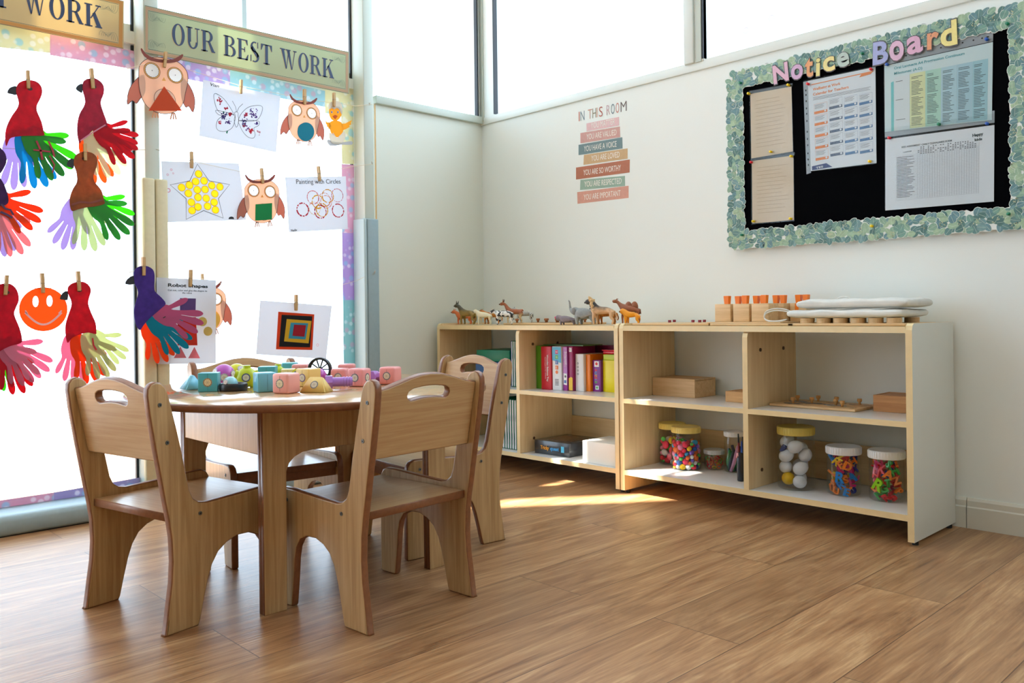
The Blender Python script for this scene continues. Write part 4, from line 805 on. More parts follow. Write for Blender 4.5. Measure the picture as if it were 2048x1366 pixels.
def shelf(label, X0, X1, XD, white_right):
    t = thing('open_shelf', label, 'shelf', TR(X0, 0, 0)); w = 0.018; L = X1-X0
    panel(0, w, 'side_panel', t, m_birch); panel(L-w, L, 'side_panel', t, m_birch, m_sidew if white_right else None)
    panel(XD-X0-0.009, XD-X0+0.009, 'divider', t, m_birch, z1=Z_TOP-0.018, z0=Z_BOT, bolts=[(-0.25, 0.53), (-0.10, 0.53), (-0.25, 0.14)])
    def board(a, b_, z, th, name):
        z -= 0.0005
        m = M().box(((a+b_)/2, (YF+YB)/2+0.003, z-th/2), (b_-a, YB-YF-0.006, th), m_shelfw if name != 'top_board' else wood('birch_top', (230, 204, 156), (216, 184, 132), 'X', 0.35, 0.6, 0.2, streak=20))
        m.box(((a+b_)/2, YF+0.0015, z-th/2), (b_-a, 0.003, th), m_sedge); m.obj(name, t)
    board(w, L-w, Z_TOP, 0.018, 'top_board'); board(w, XD-X0-0.009, Z_MID, 0.016, 'middle_shelf'); board(XD-X0+0.009, L-w, Z_MID, 0.016, 'middle_shelf'); board(w, L-w, Z_BOT, 0.017, 'bottom_shelf')
    M().box((L/2, YB+0.004, 0.15), (L-2*w, 0.012, 0.125), wood('birch_rail', (234, 206, 158), (218, 186, 136), 'X', 0.4, 0.7, streak=22)).obj('back_rail', t)
    m = 0
    for a in (w/2, L-w/2):
        for yy in (YF+0.03, YB-0.03): M().cyl((a, yy, 0), (a, yy, 0.0125), 0.0085, m_foot, n=14).obj('foot', t)
    return t
shelf('low open birch shelf nearest the corner, holding books and toy animals', 0.045, 1.092, 0.567, False)
shelf('low open birch shelf with white end, holding jars and wooden boxes', 1.098, 2.127, 1.610, True)

# ---------------------------------------------------------------- boxes and books
def fm(px, py, z): p = on(px, py, 2, z); return p
def bookbox(name, label, cat, x0, x1, z0, h, yf, depth, c, group=None, rz=0.0, art=None, lean=0.0):
    t = thing(name, label, cat, TR((x0+x1)/2, yf, z0) @ RZ(rz) @ RY(lean), group); w_ = x1-x0
    M().box((0, depth/2, h/2), (w_, depth, h), mat('box_'+str(c), c, 0.35), bev=0.0012).obj('carton', t)
    if art: art(t, w_, h)
    return t
def fr(x, z, y=-0.0006): return Matrix.Translation((x, y, z)) @ RX(PI/2)
def vtext(s_, w_, h, c, x=0, z0=0.02, ln=0.1, hh=0.012):
    def f(t, w, h2):
        M().text(s_, mat('print_'+str(c), c, 0.5), fr(x-hh*0.3, z0+ln) @ RZ(-PI/2), width=ln, height=hh, t=0.0003, bold=0.01).obj('spine_print', t)
    return f
WHT, BLK = (244, 244, 244), (20, 20, 20)
def art_red(t, w, h):
    M().text('Wooden Balance Toy', mat('print_white', WHT, 0.5), fr(0.004, 0.143) @ RZ(-PI/2), width=0.11, height=0.0085, t=0.0003, bold=0.02).obj('title_print', t)
    M().text('Stacking game for children', mat('print_white', WHT, 0.5), fr(-0.006, 0.133) @ RZ(-PI/2), width=0.09, height=0.0045, t=0.0003).obj('small_print', t)
def art_wb(t, w, h):
    d = M().slab([(-w/2, h-0.056), (w/2, h-0.066), (w/2, h-0.002), (-w/2, h-0.002)], mat('sky_print', (86, 186, 222), 0.4), 0.0003, fr(0, 0)); d.obj('sky_band', t)
    for k, c in enumerate(((206, 60, 120), (100, 180, 70), (70, 110, 180), (230, 120, 50))):
        z_ = h-0.022-k*0.021; M().slab([(-0.007, z_-0.008), (0.008, z_-0.008), (0.008, z_+0.008), (-0.007, z_+0.008)], mat('tile_'+str(k), c, 0.4), 0.0006, fr(0, 0)).text('NGSE'[k], mat('print_white', WHT, 0.5), fr(-0.003, z_-0.004, -0.0012), height=0.008, t=0.0003).obj('picture_tile', t)
    d = M().disc((0, h-0.104), 0.007, mat('orange_print', (236, 120, 40), 0.4), 0.0006, fr(0, 0)); d.obj('logo', t)
    d = M()
    for q in range(5): d.slab([(-0.010, 0.02+q*0.0055), (0.010, 0.02+q*0.0055), (0.010, 0.0228+q*0.0055), (-0.010, 0.0228+q*0.0055)], mat('grey_print', (110, 110, 116), 0.5), 0.0004, fr(0, 0))
    d.obj('barcode_lines', t)
def art_pur(t, w, h):
    M().slab([(-w/2, h*0.25), (w/2, h*0.25), (w/2, h-0.003), (-w/2, h-0.003)], mat('lilac_print', (196, 130, 204), 0.4), 0.0003, fr(0, 0)).obj('lilac_panel', t)
    M().text('Scientific', mat('print_white', WHT, 0.5), fr(-0.002, h-0.02) @ RZ(-PI/2), width=0.062, height=0.012, t=0.0003, bold=0.02).obj('title_print', t)
    M().slab([(-0.008, 0.025), (0.010, 0.022), (0.010, 0.068), (-0.008, 0.07)], mat('print_white', WHT, 0.5), 0.0006, fr(0, 0)).disc((0.002, 0.057), 0.005, mat('grey_print', (110, 110, 116), 0.5), 0.0004, fr(0, 0, -0.0012)).slab([(-0.005, 0.03), (0.007, 0.03), (0.007, 0.042), (-0.005, 0.042)], mat('tile_2', (70, 110, 180), 0.4), 0.0004, fr(0, 0, -0.0012)).obj('picture_panel', t)
def art_mag(t, w, h):
    M().slab([(-w/2+0.001, 0.002), (w/2-0.001, 0.002), (w/2-0.001, 0.052), (0.002, 0.056), (-w/2+0.001, 0.050)], mat('yellow_print', (242, 196, 30), 0.4), 0.0003, fr(0, 0)).obj('yellow_panel', t)
    M().slab([(-0.006, h-0.022), (0.007, h-0.022), (0.007, h-0.006), (-0.006, h-0.006)], mat('print_white', WHT, 0.5), 0.0004, fr(0, 0)).text('1', mat('print_black', BLK, 0.5), fr(-0.002, h-0.019, -0.001), height=0.01, t=0.0003).obj('age_mark', t)
def art_wh(t, w, h):
    d = M()
    for q, z_ in enumerate((0.068, 0.082, 0.096, 0.110)): d.ring((-0.008, z_), 0.0025, 0.004, mat('print_black', BLK, 0.5), 0.0005, fr(0, 0))
    d.obj('symbols', t)
def art_pp(t, w, h):
    M().slab([(-0.011, h-0.026), (0.013, h-0.026), (0.013, h-0.004), (-0.011, h-0.004)], mat('print_white', WHT, 0.5), 0.0004, fr(0, 0)).disc((0.001, h-0.014), 0.006, mat('tomato_red', (220, 50, 40), 0.4), 0.0005, fr(0, 0, -0.001)).obj('tomato_picture', t)
    for q, (ch, c) in enumerate(zip('PUZZLE', ((230, 60, 50), (60, 170, 220), (240, 150, 40), (230, 60, 50), (60, 170, 220), (90, 190, 80)))):
        M().text(ch, mat('puz_'+str(c), c, 0.5), fr(-0.009, h-0.036-q*0.0096) @ RZ(-PI/2), height=0.011, t=0.0004, bold=0.03).obj('title_letter', t)
    M().slab([(-0.006, 0.008), (0.011, 0.008), (0.011, 0.024), (-0.006, 0.024)], mat('print_white', WHT, 0.5), 0.0004, fr(0, 0)).disc((0.002, 0.016), 0.005, mat('tile_1', (100, 180, 70), 0.4), 0.0005, fr(0, 0, -0.001)).obj('picture_panel', t)
G = 'game boxes and books standing on the middle shelf'
Bk = [('green_box', 'lime green box, leftmost on the middle shelf', 'box', 0.5800, 0.6175, 0.178, -0.235, 0.15, (84, 152, 22), None, 0.0),
      ('balance_toy_box', 'red box reading Wooden Balance Toy', 'box', 0.6190, 0.6760, 0.176, -0.245, 0.16, (206, 28, 48), art_red, 0.0),
      ('alphabet_box', 'white and blue box with coloured picture tiles', 'box', 0.6775, 0.7270, 0.177, -0.240, 0.15, (238, 240, 242), art_wb, 0.0),
      ('science_box', 'narrow lilac and purple box with a white picture panel', 'box', 0.7285, 0.7520, 0.177, -0.232, 0.145, (160, 56, 150), art_pur, 0.0),
      ('magenta_box', 'deep magenta box with a yellow bottom corner', 'box', 0.7535, 0.7760, 0.178, -0.226, 0.14, (160, 24, 96), art_mag, 0.0),
      ('white_box', 'plain white upright box with small black symbols', 'box', 0.7785, 0.8215, 0.148, -0.212, 0.125, (240, 238, 236), art_wh, 0.0),
      ('orange_box', 'bright orange upright box next to the white one', 'box', 0.8230, 0.8460, 0.146, -0.200, 0.11, (244, 130, 18), None, 0.0),
      ('puzzle_box', 'small purple box reading PUZZLE with a tomato picture', 'box', 0.8475, 0.8890, 0.124, -0.188, 0.10, (132, 44, 146), art_pp, 0.0),
      ('yellow_box', 'bright yellow box at the right end of the row', 'box', 0.8905, 0.9700, 0.125, -0.176, 0.09, (246, 226, 0), None, 0.0)]
for (n_, lb, ct, a, b_, h, yf, dp, c, art, rz) in Bk:
    bookbox(n_, lb, ct, a, b_, Z_MID, h, yf, dp, c, G, rz, art)
t = thing('large_flat_box', 'wide magenta game box standing behind the smaller boxes', 'box', TR(0.87, -0.052, Z_MID)); M().box((0, 0.0, 0.089), (0.34, 0.028, 0.178), mat('plum_card', (132, 22, 84), 0.35), bev=0.001).obj('carton', t)
t = thing('green_book', 'thin green board lying along the top of the upright boxes', 'book', TR(0.70, -0.14, Z_MID+0.1786)); M().box((0.0, 0.0, 0.002), (0.22, 0.12, 0.004), mat('green_card', (86, 130, 70), 0.4)).obj('board', t)
t = thing('lime_box', 'lime and yellow flat box lying on top of the yellow box', 'box', TR(0.955, -0.125, Z_MID+0.1255)); M().box((0, 0, 0.011), (0.125, 0.10, 0.022), mat('lime_card', (190, 214, 30), 0.35), bev=0.001).obj('carton', t)
t = thing('red_tin', 'flat red container on top of the lime box', 'container', TR(0.945, -0.125, Z_MID+0.148)); M().box((0, 0, 0.007), (0.12, 0.09, 0.014), mat('red_plastic', (214, 30, 50), 0.25), bev=0.005).obj('tub', t); M().box((0, 0, 0.0155), (0.124, 0.094, 0.003), mat('red_lid', (226, 44, 60), 0.25), bev=0.001).obj('lid', t)
# bottom right bay
t = thing('game_box', 'flat black board game box with orange and blue lettering', 'game', TR(0.702, -0.266, Z_BOT) @ RZ(0.03))
M().box((0, 0.09, 0.0275), (0.188, 0.2, 0.055), mat('game_black', (38, 40, 46), 0.25, coat=0.4), bev=0.001).obj('carton', t)
for k, (s_, c, x0, w_) in enumerate((('Tricky', (240, 160, 30), -0.060, 0.046), ('quest', (70, 160, 220), -0.008, 0.046))):
    M().text(s_, mat('game_'+str(c), c, 0.4), fr(x0, 0.020, -0.0106), width=w_, height=0.014, t=0.0004, bold=0.03, shear=0.1).obj('title_print', t)
M().slab([(0.050, 0.016), (0.066, 0.016), (0.066, 0.040), (0.050, 0.040)], mat('sky_print'), 0.0004, fr(0, 0, -0.0106)).obj('blue_badge', t)
M().slab([(-0.06, 0.02), (0.07, 0.03), (0.06, 0.15), (-0.05, 0.16)], mat('game_picture', (92, 72, 50), 0.3, noise=0.5, nscale=30), 0.0005, TR(0, 0.0, 0.0553)).obj('cover_picture', t)
t = thing('white_carton', 'plain white cardboard box on the bottom shelf beside the black game', 'box', TR(0.973, -0.305, Z_BOT) @ RZ(0.0))
M().box((0, 0.08, 0.041), (0.160, 0.16, 0.082), mat('white_card', (244, 240, 230), 0.5), bev=0.001).obj('carton', t)
# green workbooks in the left bay
mg, mpg = mat('green_cover', (10, 128, 96), 0.35, noise=0.1, nscale=20), spots('page_edges', (232, 234, 240), (120, 126, 150), 220, 0.36, 'noise', stretch=(1, 0.05, 0.05))
for k in range(11):
    x_ = 0.385+k*0.0145; t = thing('workbook', 'green-covered workbook in the tight row at the shelf divider', 'book', TR(x_, -0.285, Z_BOT+0.0002) @ RY(0.0), 'green workbooks on the bottom shelf')
    M().box((-0.0058, 0.10, 0.105), (0.0008, 0.20, 0.21), mg).box((0.0058, 0.10, 0.105), (0.0008, 0.20, 0.21), mg).box((0, 0.1995, 0.105), (0.0124, 0.001, 0.21), mg).obj('cover', t)
    M().box((0, 0.098, 0.105), (0.0106, 0.192, 0.205), mpg).obj('pages', t)
for k in range(9):
    x_ = 0.445+k*0.0125; t = thing('workbook', 'patterned exercise book in the tight row beneath the top board', 'book', TR(x_, -0.245, Z_MID+0.0002), 'exercise books on the middle shelf')
    M().box((-0.0048, 0.09, 0.098), (0.0008, 0.18, 0.196), mg if k % 3 else mat('blue_cover', (70, 110, 170), 0.4)).box((0.0048, 0.09, 0.098), (0.0008, 0.18, 0.196), mg).obj('cover', t)
    M().box((0, 0.088, 0.098), (0.0086, 0.172, 0.19), mpg).obj('pages', t)
for k in range(3):
    t = thing('picture_book', ('colourful picture book lying flat at the bottom of the pile', 'green picture book in the middle of the flat pile', 'green picture book topmost of the flat pile')[k], 'book', TR(0.30+0.01*k, -0.2, Z_MID+0.052*k) @ RZ(0.1*k), 'picture books stacked flat')
    M().box((0, 0.06, 0.025), (0.18, 0.22, 0.05), (mat('picture_cover', (120, 160, 110), 0.4, noise=0.5, nscale=14), mat('blue_cover', (70, 110, 170), 0.4, noise=0.2), mg)[k], bev=0.002).obj('cover', t)

# wooden boxes and puzzles
m_pine = wood('pine_box', (232, 198, 150), (212, 174, 124), 'X', 0.5, 1.3, streak=20)
m_pined = wood('pine_dark', (206, 152, 96), (180, 124, 72), 'X', 0.5, 1.3, streak=24)
def woodbox(label, c, w_, d_, h, rz, m, lid=True):
    t = thing('wooden_box', label, 'wooden box', TR(c[0], c[1], Z_MID) @ RZ(rz)); th = 0.006
    b = M().box((0, -d_/2+th/2, h/2), (w_, th, h), m).box((0, d_/2-th/2, h/2), (w_, th, h), m).box((-w_/2+th/2, 0, h/2), (th, d_-2*th, h), m).box((w_/2-th/2, 0, (h-0.007)/2), (th, d_-2*th, h-0.007), m).box((0, 0, th/2), (w_-2*th, d_-2*th, th), m)
    b.obj('box_body', t)
    M().box((0.001, 0, h-0.0035), (w_-th-0.002, d_-2*th-0.001, 0.004), m).obj('sliding_lid', t)
    return t
p0, p1 = fm(1294, 789, Z_MID), fm(1393, 796, Z_MID)
woodbox('large plain wooden box with a sliding lid on the middle shelf', (1.212, -0.092), 0.186, 0.135, 0.067, 0.0, m_pine)
woodbox('small light wooden box against the shelf divider', (1.523, -0.138), 0.148, 0.10, 0.036, 0.0, wood('pine_light', (224, 176, 116), (204, 152, 92), 'X', 0.5, 1.3, streak=14))
woodbox('squat reddish-brown wooden box at the right end of the middle shelf', (2.021, -0.082), 0.165, 0.12, 0.050, 0.0, m_pined)
def pegboard(name, label, mw, w_, d_, knobs, mk, kr, kh, pieces, cube=False):
    t = thing(name, label, 'puzzle', mw)
    M().box((0, 0, 0.004), (w_, d_, 0.008), m_pine, bev=0.0015).obj('board', t)
    for k, (x, y) in enumerate(knobs):
        if pieces:
            L = ell(x, y, 0.030+0.006*(k % 3), 0.018+0.004*(k % 2), 18); c = pieces[k % len(pieces)]
            o = M().slab(smooth_loop([(a+0.004*math.sin(q*2.1+k), b_+0.004*math.cos(q*1.7)) for q, (a, b_) in enumerate(L)], 1), mat('piece_'+str(c), c, 0.45, noise=0.2, nscale=60), 0.0012, TR(0, 0, 0.008)).obj('puzzle_piece', t)
        else: o = t
        kb = M()
        if cube: kb.box((x, y, 0.0092+kh/2), (kr*2, kr*2, kh), mk, bev=0.001)
        else: kb.lathe([(0, 0), (kr*0.55, 0), (kr*0.5, kh*0.35), (kr, kh*0.6), (kr*0.95, kh), (0, kh)], mk, n=14, T=TR(x, y, 0.0092))
        kb.obj('knob', o)
    return t
pegboard('knob_puzzle', 'flat wooden picture puzzle with pale knobs on the middle shelf', TR(1.768, -0.118, Z_MID) @ RZ(0.0), 0.285, 0.18, [(-0.10, 0.02), (-0.045, 0.055), (-0.035, -0.01), (0.02, 0.05), (0.05, -0.02), (0.085, -0.05), (-0.08, -0.05), (0.1, 0.04)], mat('knob_wood', (212, 160, 98), 0.4), 0.0075, 0.019, [(150, 150, 156), (206, 176, 130), (130, 120, 110), (196, 160, 120)])
# ---------------------------------------------------------------- jars
m_jar = clear('jar_plastic', (244, 247, 248), 0.09)
PAL = [(230, 60, 90), (240, 120, 60), (246, 200, 40), (90, 190, 90), (60, 160, 210), (130, 90, 190), (240, 150, 190), (236, 236, 232), (40, 90, 170), (210, 40, 60)]
def jar(label, x, y, r, h, lidc, lidh, neck=0.9, name='jar'):
    t = thing(name, label, 'jar', TR(x, y, Z_BOT)); hb = h-lidh
    pf = [(0, 0.0012), (r*0.86, 0.001), (r*0.96, 0.004), (r, 0.012), (r, hb*0.78), (r*0.985, hb*0.86), (r*neck, hb*0.94), (r*neck, hb+0.004)]
    M().lathe(pf, m_jar, n=40).obj('jar_body', t)
    lr = r*neck+0.003; ml = mat('lid_'+str(lidc), lidc, 0.4)
    L = M().lathe([(0, hb), (lr, hb), (lr+0.0008, hb+0.002), (lr+0.0008, h-0.003), (lr-0.002, h), (lr-0.004, h-0.001), (0, h-0.001)], ml, n=48)
    for k in range(40):
        a = 2*PI*k/40; L.box((lr+0.001, 0, hb+(lidh)/2), (0.0014, 0.0016, lidh*0.75), ml, T=RZ(a))
    L.obj('lid', t)
    return t
def pack(n, r, rr, zmax, seed, lo=0.0):
    """settle n balls into a cylinder"""
    rnd = random.Random(seed); out = []
    for k in range(n):
        s_ = rnd.uniform(*rr); best = None
        for q in range(60):
            a, d = rnd.uniform(0, 2*PI), (r-s_)*math.sqrt(rnd.uniform(0.1 if q % 2 else 0.6, 1)); x, y = d*math.cos(a), d*math.sin(a); z = s_+0.002+lo
            for (X, Y, Zz, S_) in out:
                dd = (S_+s_)*0.93; h2 = (X-x)**2+(Y-y)**2
                if h2 < dd*dd: z = max(z, Zz+math.sqrt(dd*dd-h2))
            if best is None or z < best[2]: best = (x, y, z)
        if best[2]+s_ > zmax: continue
        out.append((*best, s_))
    return out
def place(proto_cache, key, make, mw, label, group):
    if key not in proto_cache:
        o = make(); index_tree(o); proto_cache[key] = o; o.matrix_basis = mw
        o['label'] = label; o['group'] = group
    else: dup(proto_cache[key], mw, label, group)
PC = {}
def ball(name, cat, c, lumpy=True):
    def f():
        m = M(); b_ = bmesh.new(); bmesh.ops.create_icosphere(b_, subdivisions=3, radius=1)
        if lumpy:
            for v in b_.verts: v.co *= 1+0.09*math.sin(v.co.x*23+v.co.y*17)*math.cos(v.co.z*21)
        m.bm(b_, mat('pom_'+str(c), c, 0.9, 0.1), smooth=True); o = m.obj(name); return tag(o, name, cat)
    return f
cn = {(230, 60, 90): 'red', (240, 120, 60): 'orange', (246, 200, 40): 'yellow', (90, 190, 90): 'green', (60, 160, 210): 'blue', (130, 90, 190): 'purple', (240, 150, 190): 'pink', (236, 236, 232): 'white', (40, 90, 170): 'navy', (210, 40, 60): 'crimson'}
J1, J2 = (1.169, -0.110), (1.264, -0.158)
jar('yellow-lidded jar of pink and red shapes, standing furthest left and behind', J1[0], J1[1], 0.0505, 0.155, (236, 216, 120), 0.022, name='sweet_jar')
jar('yellow-lidded jar full of small pom-poms, in front of the first jar', J2[0], J2[1], 0.054, 0.155, (240, 218, 128), 0.022, name='pompom_jar')
rnd = random.Random(11)
for (x, y, z, s_) in pack(150, 0.052, (0.0055, 0.0125), 0.108, 4):
    c = rnd.choice(PAL); place(PC, 'pom'+str(c), ball('pompom', 'pom-pom', c), TR(J2[0]+x, J2[1]+y, Z_BOT+z) @ SC(s_), '%s pom-pom in the front yellow-lidded jar' % cn[c], '%s pom-poms in the front jar' % cn[c])
for (x, y, z, s_) in pack(60, 0.048, (0.009, 0.016), 0.106, 9):
    c = rnd.choice([(230, 60, 90), (210, 40, 60), (240, 150, 190), (240, 150, 190), (236, 236, 232), (90, 190, 90), (246, 200, 40)])
    place(PC, 'bead'+str(c), ball('craft_bead', 'bead', c, False), TR(J1[0]+x, J1[1]+y, Z_BOT+z) @ Euler((rnd.random()*3, rnd.random()*3, 0)).to_matrix().to_4x4() @ SC(s_, s_*0.8, s_*0.9), '%s craft piece in the rear yellow-lidded jar' % cn[c], '%s craft pieces in the rear jar' % cn[c])
J3 = (1.342, -0.096)
jar('short white-lidded jar of red and green loom bands', J3[0], J3[1], 0.037, 0.072, (206, 206, 204), 0.016, name='band_jar')
def band(c):
    def f():
        m = M().tube([(math.cos(2*PI*k/14), 0.8*math.sin(2*PI*k/14), 0.1*math.sin(4*PI*k/14)) for k in range(14)], 0.16, mat('band_'+str(c), c, 0.4), n=6, closed=True); return tag(m.obj('rubber_band'), 'rubber band', 'rubber band')
    return f
for (x, y, z, s_) in pack(30, 0.032, (0.007, 0.010), 0.058, 3):
    c = rnd.choice([(210, 40, 60), (210, 40, 60), (90, 190, 90), (240, 120, 60), (246, 200, 40)]); place(PC, 'band'+str(c), band(c), TR(J3[0]+x, J3[1]+y, Z_BOT+z) @ Euler((rnd.random()*3, rnd.random()*3, 0)).to_matrix().to_4x4() @ SC(s_), '%s rubber band in the short jar' % cn[c], '%s bands in the short jar' % cn[c])
J4 = (1.419, -0.091)
jar('tall white-lidded jar of dark and green craft bits, behind the black pen pouch', J4[0], J4[1], 0.033, 0.144, (240, 240, 238), 0.018, name='craft_jar')
for k in range(14):
    a = k*2.4; c = [(20, 120, 60), (50, 50, 62), (220, 150, 180), (24, 24, 30), (20, 120, 60), (60, 60, 80)][k % 6]; r0 = 0.012+0.010*(k % 3)/2
    t = tag(M().tube([(r0*math.cos(a), r0*math.sin(a), 0.004), (r0*1.2*math.cos(a+0.5), r0*1.2*math.sin(a+0.5), 0.035), (r0*math.cos(a+1.1), r0*math.sin(a+1.1), 0.07+0.02*(k % 3)/2)], [0.006, 0.007, 0.005], mat('stem_'+str(c), c, 0.9), n=7).obj('pipe_cleaner', None, TR(J4[0], J4[1], Z_BOT)), 'fuzzy craft stem inside the tall white-lidded jar', 'craft stem', 'craft stems in the tall jar')
# pen pouch
t = thing('pen_pouch', 'slim black pouch of brushes leaning on the shelf divider', 'pouch', TR(1.527, -0.221, Z_BOT) @ RY(-0.02))
M().box((0, 0, 0.048), (0.020, 0.026, 0.096), mat('pouch_black', (26, 26, 32), 0.3, coat=0.3), bev=0.004).obj('pouch', t)
M().box((-0.004, -0.014, 0.09), (0.008, 0.002, 0.012), mat('pouch_bow', (236, 170, 176), 0.5), bev=0.001).box((-0.006, -0.015, 0.083), (0.005, 0.002, 0.008), mat('pouch_bow'), bev=0.001).obj('pink_bow', t)
for k, (x, y, h, c, nm) in enumerate(((-0.005, 0.0, 0.158, (120, 20, 34), 'dark red pen sticking out of the black pouch'), (0.005, -0.002, 0.134, (40, 90, 180), 'blue marker sticking out of the black pouch'), (0.004, 0.007, 0.148, (30, 30, 40), 'black brush sticking out of the black pouch'))):
    q = thing('pen', nm, 'pen', TR(1.527+x-0.0015, -0.221+y, Z_BOT+0.05) @ RY(-0.035 if k == 0 else 0))
    M().cyl((0, 0, 0), (0, 0, h-0.05-0.03), 0.0032, mat('pen_'+str(c), c, 0.3), n=12).obj('barrel', q); M().cyl((0, 0, h-0.08), (0, 0, h-0.05), 0.0034, mat('pen_cap_'+str(k), (24, 24, 30) if k != 1 else (30, 70, 160), 0.3), r2=0.002, n=12).obj('cap', q)
# egg jar
J5 = (1.716, -0.205)
jar('big yellow-lidded jar holding white plastic eggs', J5[0], J5[1], 0.058, 0.200, (232, 212, 110), 0.026, 0.93, name='egg_jar')
egp = [(0, -1.0)]+[(math.cos(a)*(1-0.12*math.sin(a)), math.sin(a)*1.0) for a in [-PI/2+PI*k/14 for k in range(1, 14)]]+[(0, 1.0)]
def egg(c):
    def f(): return tag(M().lathe([(r_*0.8, z_) for r_, z_ in egp], mat('egg_'+str(c), c, 0.45), n=24).ring((0, 0), 0.0, 0.01, mat('egg_'+str(c))).obj('toy_egg'), 'egg', 'toy egg')
    return f
EG = [(-.020, -.016, .030, 1.2, 0.3, 1), (.024, -.026, .026, 1.4, 0.0, 0), (.0, .026, .028, 1.2, 1.0, 0), (-.028, -.014, .066, 1.3, 0.8, 0), (.026, -.020, .068, 1.0, 2.0, 0), (0, .028, .07, 1.2, 2.2, 0), (-.020, -.024, .104, 1.1, 1.6, 0), (.030, .004, .108, .7, 1.0, 0), (.012, -.026, .136, 1.2, 1.9, 0), (-.030, .0, .146, .8, 2.6, 0), (.004, .028, .124, 1.2, 0.5, 0)]
for (x, y, z, ax, az, yl) in EG:
    c = (246, 196, 20) if yl else (232, 234, 238)
    place(PC, 'egg'+str(yl), egg(c), TR(J5[0]+x*1.0, J5[1]+y*1.0, Z_BOT+z+0.002) @ RZ(az) @ RX(ax) @ SC(0.0252), 'yellow plastic egg at the bottom of the big jar' if yl else 'white plastic egg inside the big jar', 'yellow egg in the big jar' if yl else 'white eggs in the big jar')
tag(M().box((0, 0, 0), (0.016, 0.012, 0.026), mat('navy_plastic', (24, 52, 120), 0.35), bev=0.004).obj('blue_block', None, TR(J5[0]-0.028, J5[1]-0.030, Z_BOT+0.128) @ RY(0.5)), 'navy blue plastic piece among the white eggs', 'toy')
# letter jars
def glyph(ch, c):
    def f(): return tag(M().text(ch, mat('magnet_'+str(c), c, 0.3), TR(-0.35, -0.35, 0), height=1.0, t=0.34, bold=0.035).obj('letter_magnet'), 'letter', 'letter magnet')
    return f
MC = {'red': (226, 40, 44), 'orange': (246, 130, 30), 'yellow': (246, 206, 30), 'green': (60, 170, 70), 'blue': (30, 130, 210), 'navy': (40, 60, 160), 'magenta': (214, 30, 110), 'lime': (140, 200, 30)}
def fill(J, r, zm, seed, cols, n, jname, front):
    rn = random.Random(seed)
    for (x, y, z, s_) in pack(n, r, (0.011, 0.0145), zm, seed):
        cname = rn.choice(cols); ch = rn.choice('ABEFGHKLNPRSTUXYZ')
        place(PC, 'mag'+cname+ch, glyph(ch, MC[cname]), TR(J[0]+x*0.97, J[1]+y*0.97, Z_BOT+z) @ Euler((PI/2+rn.uniform(-.7, .7), rn.uniform(-.9, .9), rn.uniform(-1.2, 1.2)), 'XYZ').to_matrix().to_4x4() @ SC(s_*1.85), '%s plastic letter %s inside the %s' % (cname, ch, jname), '%s letter %s magnets in the %s' % (cname, ch, jname))
    for ch, cname, x, z, a, sc_ in front:
        place(PC, 'mag'+cname+ch+'f'+jname, glyph(ch, MC[cname]), TR(J[0]+x, J[1]-math.sqrt(max((r-0.004)**2-x*x, 0)), Z_BOT+z) @ RZ(math.asin(max(-.9, min(.9, x/r)))*1.0+0.3) @ RY(a) @ RX(PI/2) @ SC(sc_), 'bright %s letter %s pressed against the front of the %s' % (cname, ch, jname), None)
J6, J7 = (1.863, -0.185), (1.992, -0.179)
jar('white-lidded jar of mixed coloured letters, middle of the right bay', J6[0], J6[1], 0.050, 0.150, (244, 244, 244), 0.024, 0.97, name='letter_jar')
jar('white-lidded jar of mostly red and pink letters, rightmost', J7[0], J7[1], 0.050, 0.151, (244, 244, 240), 0.024, 0.97, name='letter_jar')
fill(J6, 0.046, 0.130, 21, ['red', 'orange', 'yellow', 'green', 'blue', 'navy', 'magenta'], 110, 'middle letter jar', [('R', 'blue', 0.004, 0.055, 0.1, 0.030), ('D', 'orange', 0.022, 0.092, 0.4, 0.024), ('E', 'blue', 0.022, 0.012, 0.3, 0.022)])
fill(J7, 0.046, 0.122, 22, ['red', 'red', 'magenta', 'orange', 'green', 'magenta', 'navy'], 100, 'rightmost letter jar', [('R', 'lime', -0.010, 0.048, 0.5, 0.032), ('A', 'orange', 0.014, 0.084, 0.4, 0.024)])
t = thing('toy_brick', 'pink toy brick with studs on top of the letters in the rightmost jar', 'toy brick', TR(J7[0]-0.018, J7[1]-0.020, Z_BOT+0.09) @ RZ(0.4) @ RY(0.2)); m_pb = mat('brick_pink', (240, 130, 170), 0.35)
M().box((0, 0, 0), (0.026, 0.014, 0.026), m_pb, bev=0.001).obj('brick_body', t); M().cyl((-0.006, 0, -0.018), (-0.006, 0, -0.012), 0.004, m_pb, n=12).cyl((0.006, 0, -0.018), (0.006, 0, -0.012), 0.004, m_pb, n=12).obj('stud', t)

# ---------------------------------------------------------------- on top of the shelves
pegboard('knob_puzzle', 'wooden puzzle with brown knobs lying behind the toy animals', TR(0.585, -0.13, Z_TOP) @ RZ(0.02), 0.40, 0.21, [(-0.17, -0.05), (-0.12, 0.03), (-0.095, 0.06), (-0.045, 0.0), (-0.02, 0.05), (0.035, -0.02), (0.06, 0.05), (0.11, 0.0), (0.13, 0.05), (0.165, -0.06)], mat('knob_brown', (170, 104, 58), 0.4), 0.0085, 0.017, [(180, 140, 90), (150, 110, 70)])
pegboard('knob_puzzle', 'flat wooden puzzle with dark red cube knobs on the right shelf', TR(1.285, -0.165, Z_TOP) @ RZ(0.0), 0.325, 0.24, [(-0.06, -0.03), (0.02, 0.0), (0.035, 0.05), (0.055, -0.01), (0.10, 0.03), (0.145, 0.04), (-0.11, 0.07)], mat('knob_red', (136, 22, 44), 0.35), 0.0045, 0.009, None, True)
